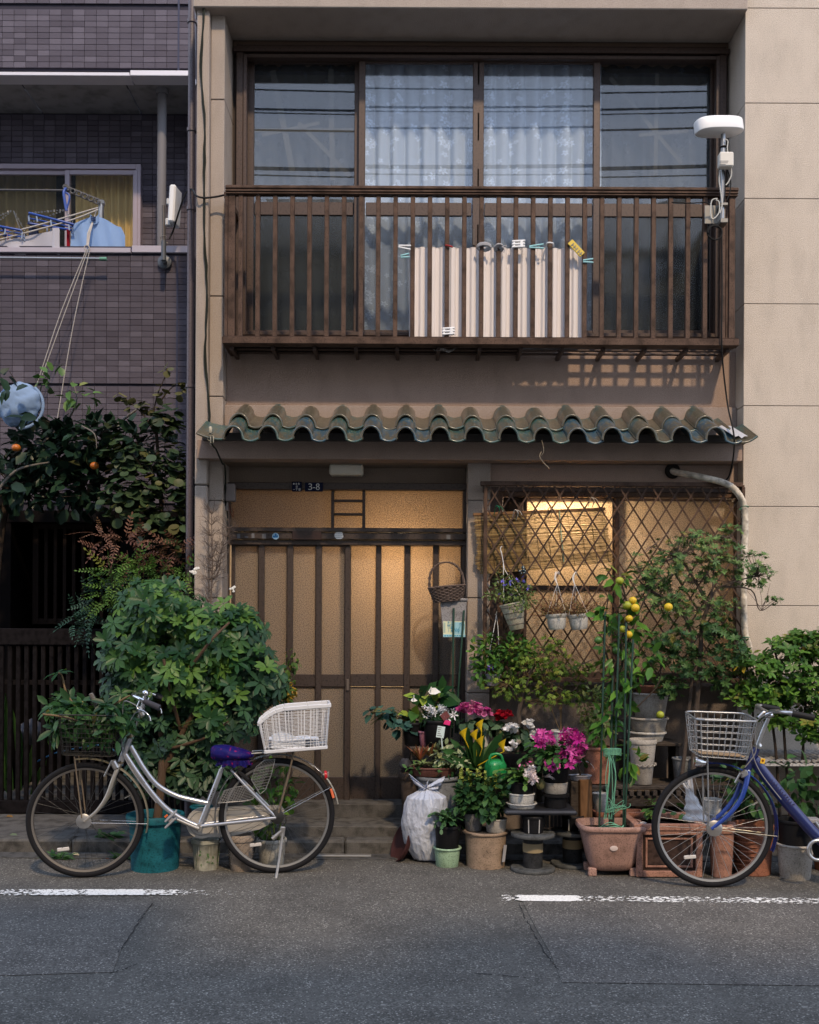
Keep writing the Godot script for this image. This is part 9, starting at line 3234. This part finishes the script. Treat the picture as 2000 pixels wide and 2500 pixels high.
	crown(t, "foliage", [leaf_mesh(1.0, 0.55, 0.3, 0.25)], ml, [[1950, 1900, 0.85, 45, 60, 0.12], [1965, 1960, 0.85, 36, 40, 0.1]], 60, 0.07, 0.12, Color(0.02, 0.06, 0.02), Color(0.06, 0.14, 0.04), 0.7)
	settle(t)
	t = pot_px("orange_pot", "orange terracotta pot at the right edge of the picture", 1984, 2070, 2070, 2128, 70, plastic("pot_orange", Color(0.42, 0.17, 0.09), 0.7), 0.006, 0.015, {"z": 0.75, "y": 0.0})
	settle(t)
	t = pot_px("grey_planter_pot", "grey pot behind the blue bicycle's head lamp", 1640, 1700, 1850, 1905, 46, plastic("pot_slate", Color(0.24, 0.25, 0.26)), 0.005, 0.012, {"z": 0.3, "y": 0.465})
	settle(t)
	t = thing("sheet_table", "grey corrugated sheet on a low trestle behind the blue bicycle", "table")
	var zt := 0.36
	var yy := pp(1900, 1852, zt).y
	m = MB.new()
	var xa := pp(1818, 0, zt).x
	var xb := 3.2
	for sd in 2:
		m.grid(160, 3, func(u: float, v: float): return Vector3(lerpf(xa, xb, u), yy + 0.006 * sin(u * 160.0) + 0.02 * v - 0.004 * sd, lerpf(zt + 0.16, 0.06, v)), sd == 1)
	m.span(Vector3(xa, yy - 0.03, zt + 0.13), Vector3(xb, yy - 0.008, zt + 0.155), 0.002)
	part(t, "sheet", m, mat("sheet_grey", Color(0.46, 0.45, 0.44), 0.7, 0.0, {"tex": tx.scratch, "scale": 2.0, "stain": tx.stain, "sscale": 1.2}))
	for x in [xa + 0.06, xb - 0.2]:
		m = MB.new()
		m.span(Vector3(x, 0.082, 0.1), Vector3(x + 0.05, yy - 0.03, zt + 0.12), 0.003)
		part(t, "trestle", m, mats.weathered_wood)
	settle(t)
	t = thing("azalea", "tall azalea with whorled leaf tufts in front of the grille window", "shrub")
	z = 0.36
	m = MB.new()
	var fork := pp(1728, 1482, z)
	limb(m, [pp(1690, 1960, 0.42), pp(1700, 1800, 0.4), pp(1706, 1620, 0.38), pp(1716, 1530, z), fork], 0.02, 0.013)
	limb(m, [pp(1655, 1960, 0.4), pp(1672, 1800, 0.38), pp(1690, 1560, 0.38), pp(1640, 1470, z), pp(1585, 1440, z), pp(1545, 1400, z)], 0.014, 0.004)
	limb(m, [fork, pp(1700, 1420, z), pp(1650, 1360, z), pp(1590, 1335, z)], 0.009, 0.003)
	limb(m, [fork, pp(1745, 1440, z), pp(1790, 1420, z + 0.04), pp(1850, 1405, z + 0.06)], 0.009, 0.003)
	limb(m, [fork, pp(1740, 1430, z), pp(1748, 1370, z), pp(1780, 1310, z)], 0.008, 0.003)
	limb(m, [pp(1760, 1432, z), pp(1830, 1440, z + 0.06), pp(1860, 1490, z + 0.08), pp(1890, 1470, z + 0.1)], 0.006, 0.002)
	part(t, "trunk", m, mats.bark_grey)
	var az := [fork, pp(1650, 1360, z), pp(1590, 1335, z), pp(1790, 1420, z), pp(1850, 1405, z + 0.05), pp(1780, 1310, z), pp(1640, 1470, z), pp(1585, 1440, z), pp(1700, 1420, z), pp(1748, 1370, z), pp(1860, 1490, z + 0.08)]
	var ab := [[1650, 1375, z, 115, 78, 0.18], [1760, 1370, z, 80, 75, 0.16], [1845, 1395, z + 0.06, 48, 50, 0.14], [1590, 1420, z, 60, 60, 0.12], [1785, 1300, z, 24, 20, 0.08], [1890, 1465, z + 0.1, 20, 16, 0.05], [1700, 1320, z, 80, 26, 0.12], [1640, 1470, z, 90, 44, 0.15], [1760, 1480, z, 50, 30, 0.12]]
	m = MB.new()
	twigs(m, az, ab, 330, 0.0024)
	part(t, "twigs", m, mats.twig_grey).set_meta("kind", "stuff")
	var tuft := [whorl_mesh(8, 0.05, 0.02, 0.55, 0.15, 0.02), whorl_mesh(7, 0.054, 0.019, 0.3, 0.25, 0.02), whorl_mesh(9, 0.045, 0.019, 0.8, 0.1, 0.02)]
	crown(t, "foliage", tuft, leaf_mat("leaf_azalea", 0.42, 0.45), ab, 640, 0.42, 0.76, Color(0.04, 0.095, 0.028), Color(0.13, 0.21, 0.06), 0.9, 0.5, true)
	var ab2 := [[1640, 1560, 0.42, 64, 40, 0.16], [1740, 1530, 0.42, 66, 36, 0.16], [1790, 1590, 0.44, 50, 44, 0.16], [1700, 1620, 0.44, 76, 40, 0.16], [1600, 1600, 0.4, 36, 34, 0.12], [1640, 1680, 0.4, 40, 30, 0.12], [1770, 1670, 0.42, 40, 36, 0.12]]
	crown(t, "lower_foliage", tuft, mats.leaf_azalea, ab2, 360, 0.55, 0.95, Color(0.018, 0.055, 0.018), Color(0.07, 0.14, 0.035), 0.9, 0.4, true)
	settle(t)
	t = thing("bright_hedge", "bushy bright green hedge plant at the right edge behind the blue bicycle", "shrub")
	z = 0.46
	m = MB.new()
	for e in [[1930, 2010, 1900, 1640], [1960, 2010, 1970, 1640], [1850, 1990, 1840, 1680], [2020, 2010, 2040, 1640], [1905, 2000, 1880, 1740]]:
		limb(m, [pp(e[0], e[1], z), pp((e[0] + e[2]) / 2.0 + R(-10, 10), 1850, z), pp(e[2], e[3], z), pp(e[2] + R(-25, 25), e[3] - 70, z)], 0.012, 0.005)
	part(t, "stems", m, bark)
	var hb := [[1850, 1630, z, 66, 46, 0.2], [1930, 1600, z, 66, 52, 0.2], [2010, 1590, z, 60, 60, 0.2], [1880, 1690, z, 70, 44, 0.2], [1960, 1680, z, 66, 60, 0.22], [2040, 1680, z, 60, 70, 0.22], [1830, 1700, z, 44, 34, 0.14], [1985, 1770, z + 0.05, 50, 50, 0.16], [1900, 1760, z, 40, 24, 0.12], [1960, 1560, z, 40, 24, 0.12]]
	m = MB.new()
	twigs(m, [pp(1900, 1640, z), pp(1970, 1640, z), pp(1840, 1680, z), pp(2040, 1640, z), pp(1930, 1760, z)], hb, 90, 0.004)
	part(t, "twigs", m, bark).set_meta("kind", "stuff")
	var hl := [whorl_mesh(5, 0.05, 0.028, 0.4, 0.2, 0.03), whorl_mesh(6, 0.055, 0.027, 0.2, 0.3, 0.03), whorl_mesh(4, 0.06, 0.03, 0.6, 0.15, 0.03)]
	crown(t, "foliage", hl, leaf_mat("leaf_hedge", 0.38, 0.5), hb, 760, 0.7, 1.15, Color(0.03, 0.09, 0.014), Color(0.12, 0.24, 0.035), 0.9, 0.4, true)
	crown(t, "yellow_foliage", [leaf_mesh(0.06, 0.035, 0.3, 0.2)], mats.leaf_small, hb, 16, 0.7, 1.0, Color(0.4, 0.28, 0.03), Color(0.55, 0.42, 0.05), 0.8)
	settle(t)

# ======================================================================= washing and pegs
func cloth(key: String, lin: Color) -> StandardMaterial3D:
	return mat(key, lin, 0.85, 0.0, {"tex": tx.fine_mul, "bump": tx.fine, "h": 0.1, "scale": 6.0, "back": Color(0.3, 0.3, 0.3)})

func peg(label: String, p: Vector3, L: float, rot: float, m: Material, group: String):
	var o := thing("clothes_peg", label, "peg", group)
	for s in [-1, 1]:
		var b := MB.new()
		b.box(p + Basis(Vector3(0, 0, 1), rot) * Vector3(0, 0.009 * s, 0.0), Vector3(L, 0.009, 0.014), Basis(Vector3(0, 0, 1), rot + 0.1 * s), 0.002)
		part(o, "jaw", b, m)
	var q := MB.new()
	q.tube(arc(p, 0.011, 0, TAU, 10), 0.0022, 5)
	part(o, "spring", q, mats.clamp_steel)
	settle(o)

func laundry():
	var z := 0.115
	var a := pp(1000, 604, z)
	var b := pp(1422, 826, z)
	var m := MB.new()
	for s in 2:
		m.grid(180, 6, func(u: float, v: float): return Vector3(lerpf(a.x, b.x, u), lerpf(b.y, a.y, v) - 0.004 * u, z - 0.003 * s + 0.011 * sin(u * TAU * 17.0) + 0.004 * sin(u * TAU * 51.0)), s == 1)
	for v in [0.0, 1.0]:
		var e := []
		for k in 91:
			var u := k / 90.0
			e.append(Vector3(lerpf(a.x, b.x, u), lerpf(b.y, a.y, v) - 0.004 * u, z - 0.0015 + 0.011 * sin(u * TAU * 17.0)))
		m.tube(e, 0.0022, 4)
	single("corrugated_screen", m, mat("screen_white", Color(0.72, 0.685, 0.69), 0.5), "white corrugated plastic screen fixed behind the balcony bars", "screen")
	var zp := 0.18
	var wp: Material = mats.antenna_white
	peg("white peg at the screen's upper left corner", pp(988, 603, zp), 0.085, -0.1, wp, "pegs and ties on the balcony bars")
	peg("pale turquoise peg under the white one at the screen's left", pp(989, 625, zp), 0.06, 0.15, mat("peg_aqua", Color(0.3, 0.55, 0.58), 0.5), "pegs and ties on the balcony bars")
	peg("turquoise peg at the screen's upper right corner", pp(1436, 637, zp), 0.07, 0.05, mats.peg_aqua, "pegs and ties on the balcony bars")
	peg("pale turquoise peg on the top edge right of the large white clip", pp(1310, 602, zp), 0.1, 0.05, mats.peg_aqua, "pegs and ties on the balcony bars")
	var n := 0
	for e in [[1266, 596, 0.09, 0.055], [1095, 809, 0.085, 0.055]]:
		var o := thing("white_clip", ["large white spring clip on the screen's top edge", "white spring clip at the screen's bottom edge"][n], "clip", "white spring clips")
		for k in 3:
			m = MB.new()
			m.box(pp(e[0], e[1], zp) + Vector3(0, 0.02 - 0.019 * k, 0), Vector3(e[2], 0.012, 0.02), Basis(Vector3(0, 0, 1), 0.06), 0.003)
			part(o, "finger", m, wp)
		m = MB.new()
		m.box(pp(e[0], e[1], zp) + Vector3(0.02, 0, 0.0), Vector3(0.02, 0.05, 0.024), Basis.IDENTITY, 0.003)
		m.box(pp(e[0], e[1], zp) + Vector3(-0.03, 0, -0.0), Vector3(0.012, 0.05, 0.016), Basis.IDENTITY, 0.003)
		part(o, "body", m, wp)
		settle(o)
		n += 1
	m = MB.new()
	for k in 3:
		m.tube(arc(pp(1182, 603, zp) + Vector3(0, 0.006 - 0.006 * k, 0), 0.045, 0, TAU, 14, Vector3.RIGHT, Vector3(0, 0.25, 0.25).normalized() * 0.5), 0.007, 6)
	for k in 4:
		m.tube(arc(pp(1218, 606, zp), 0.018 + 0.004 * k, R(0, 3), R(5, 9), 12, Vector3(1, R(-0.5, 0.5), 0).normalized(), Vector3(0, 0.6, 0.7).normalized()), 0.007, 6)
	m.tube([pp(1218, 606, zp), pp(1236, 600, zp), pp(1230, 616, zp)], [0.008, 0.006, 0.004], 6)
	single("cloth_tie", m, cloth("tie_grey", Color(0.4, 0.4, 0.42)), "knotted grey cloth strip tied round two balcony bars", "tie")
	m = MB.new()
	m.tube(spline([pp(1088, 599, zp), pp(1096, 600, zp + 0.01), pp(1105, 603, zp)], 4), 0.006, 6)
	single("red_tie", m, mat("tie_red", Color(0.3, 0.03, 0.03), 0.5), "small red tie on the screen's top edge", "tie")
	m = MB.new()
	m.tube(spline([pp(1335, 602, z), pp(1337, 593, zp + 0.02), pp(1350, 594, zp + 0.02), pp(1352, 602, zp)], 5), 0.005, 6)
	single("white_hook", m, wp, "small white hook over a baluster near the screen's right end", "hook")
	var yt := thing("yellow_tag", "yellow plastic tag with dark print slanting at the screen's right end", "tag")
	m = MB.new()
	m.box(pp(1407, 606, zp + 0.005), Vector3(0.125, 0.045, 0.008), Basis(Vector3(0, 0, 1), -0.82), 0.003)
	part(yt, "plate", m, mat("tag_yellow", Color(0.6, 0.43, 0.05), 0.45))
	m = MB.new()
	for k in 5:
		m.box(pp(1398 + 5 * k, 597 + 5.5 * k, zp + 0.0105), Vector3(0.006, 0.025, 0.002), Basis(Vector3(0, 0, 1), -0.82))
		if k != 2: m.box(pp(1399 + 5 * k, 599 + 5.5 * k, zp + 0.0105), Vector3(0.013, 0.004, 0.002), Basis(Vector3(0, 0, 1), -0.82))
	part(yt, "print", m, mats.ink_grey)
	settle(yt)
	m = MB.new()
	m.grid(8, 6, func(u: float, v: float): return pp(1055 + 65 * u, 851 + 8 * v * sin(PI * u) + 3 * sin(u * 12), 0.1 + 0.04 * v))
	single("hanging_rag", m, cloth("rag_grey", Color(0.3, 0.28, 0.26)), "grey rag hanging out under the balcony floor", "rag")
	z = -1.72
	var steel := mat("pole_steel", Color(0.35, 0.36, 0.37), 0.3, 0.8)
	var o := thing("laundry_bracket", "folding laundry arm with round holes on the tiled balcony", "laundry arm")
	m = MB.new()
	m.tube([pp(245, 598, z), pp(247, 510, z), pp(248, 492, z)], 0.024, 12)
	part(o, "post", m, steel)
	var dir := (pp(245, 494, z) - pp(155, 455, z + 0.05))
	m = MB.new()
	var pl := PackedVector2Array()
	m.bar(pp(155, 452, z + 0.05), pp(245, 488, z), 0.012, 0.012)
	m.bar(pp(155, 463, z + 0.05), pp(245, 500, z), 0.012, 0.012)
	for k in 6:
		var c := pp(163 + 15 * k, 461 + 6.2 * k, z + 0.045)
		m.tube(arc(c, 0.02, 0, TAU, 14), 0.0065, 6)
	m.tube(arc(pp(160, 456, z + 0.05), 0.02, 0, TAU, 12), 0.006, 6)
	part(o, "holed_arm", m, mat("arm_dark", Color(0.09, 0.09, 0.095), 0.5, 0.5))
	m = MB.new()
	m.box(pp(247, 495, z), Vector3(0.06, 0.04, 0.05), Basis.IDENTITY, 0.006)
	part(o, "joint", m, steel)
	settle(o)
	m = MB.new()
	m.tube([pp(-260, 462, z + 0.05), pp(35, 464, z + 0.05), pp(170, 465, z + 0.05)], 0.010, 8)
	single("laundry_pole", m, mats.arm_dark, "dark laundry pole carried by the holed arm before the window", "pole")
	o = thing("drying_pole", "steel drying pole with a green end cap outside the tiled parapet", "pole")
	m = MB.new()
	m.tube([pp(-260, 627, -1.42), pp(245, 632, -1.42)], 0.011, 10)
	part(o, "tube", m, steel)
	m = MB.new()
	m.tube([pp(244, 632, -1.42), pp(261, 632, -1.42)], 0.0145, 10)
	part(o, "end_cap", m, mat("cap_green", Color(0.13, 0.3, 0.23), 0.5))
	settle(o)
	o = thing("blue_shirt", "light blue shirt hanging on a hanger over the balcony coping", "shirt")
	m = MB.new()
	var sp := PackedVector2Array()
	for q in [[172, 640], [178, 560], [184, 545], [222, 532], [232, 528], [243, 531], [262, 541], [290, 553], [300, 575], [308, 640]]:
		var p := pp(q[0], q[1], z + 0.1)
		sp.append(Vector2(p.x, p.y))
	for s in 2:
		m.grid(26, 14, func(u: float, v: float):
			var px := lerpf(173, 306, u)
			var top := 545.0 - 14.0 * smoothstep(0.05, 0.4, u) if u < 0.42 else 531.0 + 24.0 * smoothstep(0.5, 0.95, u) + 22.0 * smoothstep(0.93, 1.0, u)
			if u < 0.06: top += (0.06 - u) * 400.0
			var p := pp(px, lerpf(640, top, v), z + 0.1)
			var puff := 0.035 * sin(PI * clampf(u, 0, 1)) * (1 if s == 0 else -1) + 0.012 * sin(u * 23.0 + v * 4.0)
			return p + Vector3(0, 0, puff * (1.0 - 0.6 * v)), s == 1)
	part(o, "body", m, cloth("shirt_blue", Color(0.27, 0.42, 0.72)))
	m = MB.new()
	m.grid(12, 4, func(u: float, v: float): return pp(220 + 22 * u, 540 - 18 * v + 8 * sin(PI * u), z + 0.12 + 0.03 * sin(PI * u)) )
	part(o, "collar", m, mats.shirt_blue)
	m = MB.new()
	for k in 3: m.box(pp(228, 530 + 4 * k, z + 0.16), Vector3(0.04, 0.008, 0.01), Basis(Vector3(0, 0, 1), -0.2))
	part(o, "label", m, mat("navy_cloth", Color(0.02, 0.03, 0.08), 0.8))
	settle(o)
	m = MB.new()
	m.tube(spline([pp(161, 460, z + 0.06), pp(156, 470, z + 0.08), pp(160, 500, z + 0.08), pp(163, 515, z + 0.08)], 4), 0.012, 8)
	m.tube(spline([pp(161, 470, z + 0.08), pp(170, 480, z + 0.08), pp(164, 508, z + 0.08)], 4), 0.008, 8)
	var blue := mat("hanger_blue", Color(0.015, 0.06, 0.30), 0.4)
	single("blue_hook", m, blue, "blue plastic hook hanging from the end of the holed arm", "hook")
	n = 0
	for e in [[[72, 520], [180, 548], [176, 562], [68, 545], 0.06], [[-40, 545], [50, 562], [70, 580], [-40, 570], 0.1]]:
		o = thing("pinch_hanger", ["blue square pinch hanger left of the light blue shirt", "blue pinch hanger cut off by the left edge of the picture"][n], "hanger", "blue pinch hangers")
		m = MB.new()
		var pts := []
		for k in 4: pts.append(pp(e[k][0], e[k][1], z + e[4] + (0.12 if k < 2 else 0.0)))
		m.tube(pts, 0.011, 7, false, true)
		m.tube([pts[0].lerp(pts[1], 0.5), pts[3].lerp(pts[2], 0.5)], 0.007, 6)
		m.tube([pts[1].lerp(pts[2], 0.5), pts[0].lerp(pts[3], 0.5)], 0.007, 6)
		part(o, "frame", m, blue)
		m = MB.new()
		for k in 4:
			for j in 12:
				var hub := pp(162 - 130 * n, 512 - 0 * n, z + 0.08)
				var p: Vector3 = pts[k].lerp(hub, j / 12.0)
				m.tube(arc(p, 0.007, 0, TAU, 7, (hub - pts[k]).normalized(), Vector3(0, 0, 1) if j % 2 else Vector3(0, 1, 0).cross((hub - pts[k]).normalized()).cross((hub - pts[k]).normalized()).normalized()), 0.0018, 4)
		part(o, "chains", m, steel).set_meta("kind", "stuff")
		m = MB.new()
		for k in 9:
			var p: Vector3 = pts[k % 4].lerp(pts[(k + 1) % 4], R(0.1, 0.9))
			m.box(p + Vector3(0, -0.03, 0), Vector3(0.012, 0.06, 0.008), Basis(Vector3(0, 0, 1), R(-0.2, 0.2)), 0.002)
		part(o, "pinch_pegs", m, mat("peg_mixed", Color(0.25, 0.32, 0.45), 0.5)).set_meta("kind", "stuff")
		settle(o)
		n += 1
	n = 0
	for e in [[70, 555, 95, 600, Color(0.02, 0.03, 0.07), "dark socks hanging from the blue pinch hanger"], [163, 560, 171, 600, Color(0.45, 0.02, 0.05), "strip of red cloth between the hanger and the shirt"], [12, 560, 22, 595, Color(0.5, 0.25, 0.3), "small pink cloth pegged at the far left hanger"]]:
		m = MB.new()
		m.grid(8, 6, func(u: float, v: float): return pp(lerpf(e[0], e[2], u), lerpf(e[3] + 20, e[1], v), z + 0.1 + 0.012 * sin(u * 9 + n)))
		single("hung_cloth", m, cloth("hung_cloth_%d" % n, e[4]), e[5], "laundry", "small laundry on the pinch hangers")
		n += 1
	m = MB.new()
	m.grid(40, 14, func(u: float, v: float):
		var top := lerpf(598, 560, pow(u, 1.1))
		return pp(lerpf(-60, 146, u), lerpf(640, top, v), z + 0.16 + 0.012 * sin(u * 13 + v * 3)))
	m.grid(6, 10, func(u: float, v: float): return pp(lerpf(128, 145, u), lerpf(604, 556, v), z + 0.185 + 0.006 * sin(u * 5)))
	single("white_towel", m, cloth("towel_white", Color(0.5, 0.5, 0.57)), "pale towel slung along the balcony rope left of the shirt", "towel")
	m = MB.new()
	for e in [[[240, 507], [100, 548], [-60, 590]], [[240, 512], [150, 545], [-60, 600]]]:
		m.tube(spline([pp(e[0][0], e[0][1], z + 0.1), pp(e[1][0], e[1][1], z + 0.18), pp(e[2][0], e[2][1], z + 0.2)], 6), 0.0065, 6)
	for k in 3: m.tube([pp(238 - k, 510, z + 0.05), pp(214 + 3 * k, 570, -1.5), pp(212 + 2 * k, 600, -1.45)], 0.005, 5)
	m.tube(arc(pp(212, 605, -1.45), 0.022, 0, TAU, 10), 0.005, 5)
	m.tube(arc(pp(247, 582, z + 0.03), 0.035, 0, TAU, 12), 0.006, 5)
	var rope := mat("rope_pale", Color(0.4, 0.38, 0.36), 0.8)
	single("laundry_rope", m, rope, "pale ropes knotted between the laundry arm and the coping", "rope")
	m = MB.new()
	for e in [[[212, 608], [150, 760], [98, 915], [50, 1060]], [[216, 608], [160, 760], [104, 915]], [[220, 608], [178, 800], [135, 1055]]]:
		var p := []
		for q in e: p.append(pp(q[0], q[1], -1.35))
		m.tube(spline(p, 4), 0.004, 5)
	single("guy_rope", m, rope, "long thin ropes slanting down from the balcony to the persimmon tree", "rope")
	m = MB.new()
	var fn := FastNoiseLite.new()
	fn.seed = 9
	fn.frequency = 1.2
	m.grid(60, 40, func(u: float, v: float):
		var th := TAU * u
		var d := Vector3(cos(th) * sin(PI * v), -cos(PI * v), sin(th) * sin(PI * v))
		var w := d.x * 0.7 - d.y * 0.9 + 0.35 * fn.get_noise_3d(d.x, d.y, d.z)
		var f := 0.93 + 0.11 * pow(absf(sin(w * 3.1 + 0.4)), 0.4) + 0.07 * fn.get_noise_3d(d.x * 1.6 + 5.0, d.y * 1.6, d.z) - 0.12 * smoothstep(0.35, 0.9, d.x - d.y * 0.8)
		return pp(50, 990, -0.6) + d * Vector3(0.172, 0.168, 0.11) * f)
	m.tube(arc(pp(50, 990, -0.58), 0.172, -1.6, 0.9, 18), 0.012, 8)
	single("denim_bundle", m, cloth("denim_pale", Color(0.24, 0.35, 0.54)), "bundle of pale blue denim hung above the persimmon tree", "bundle")
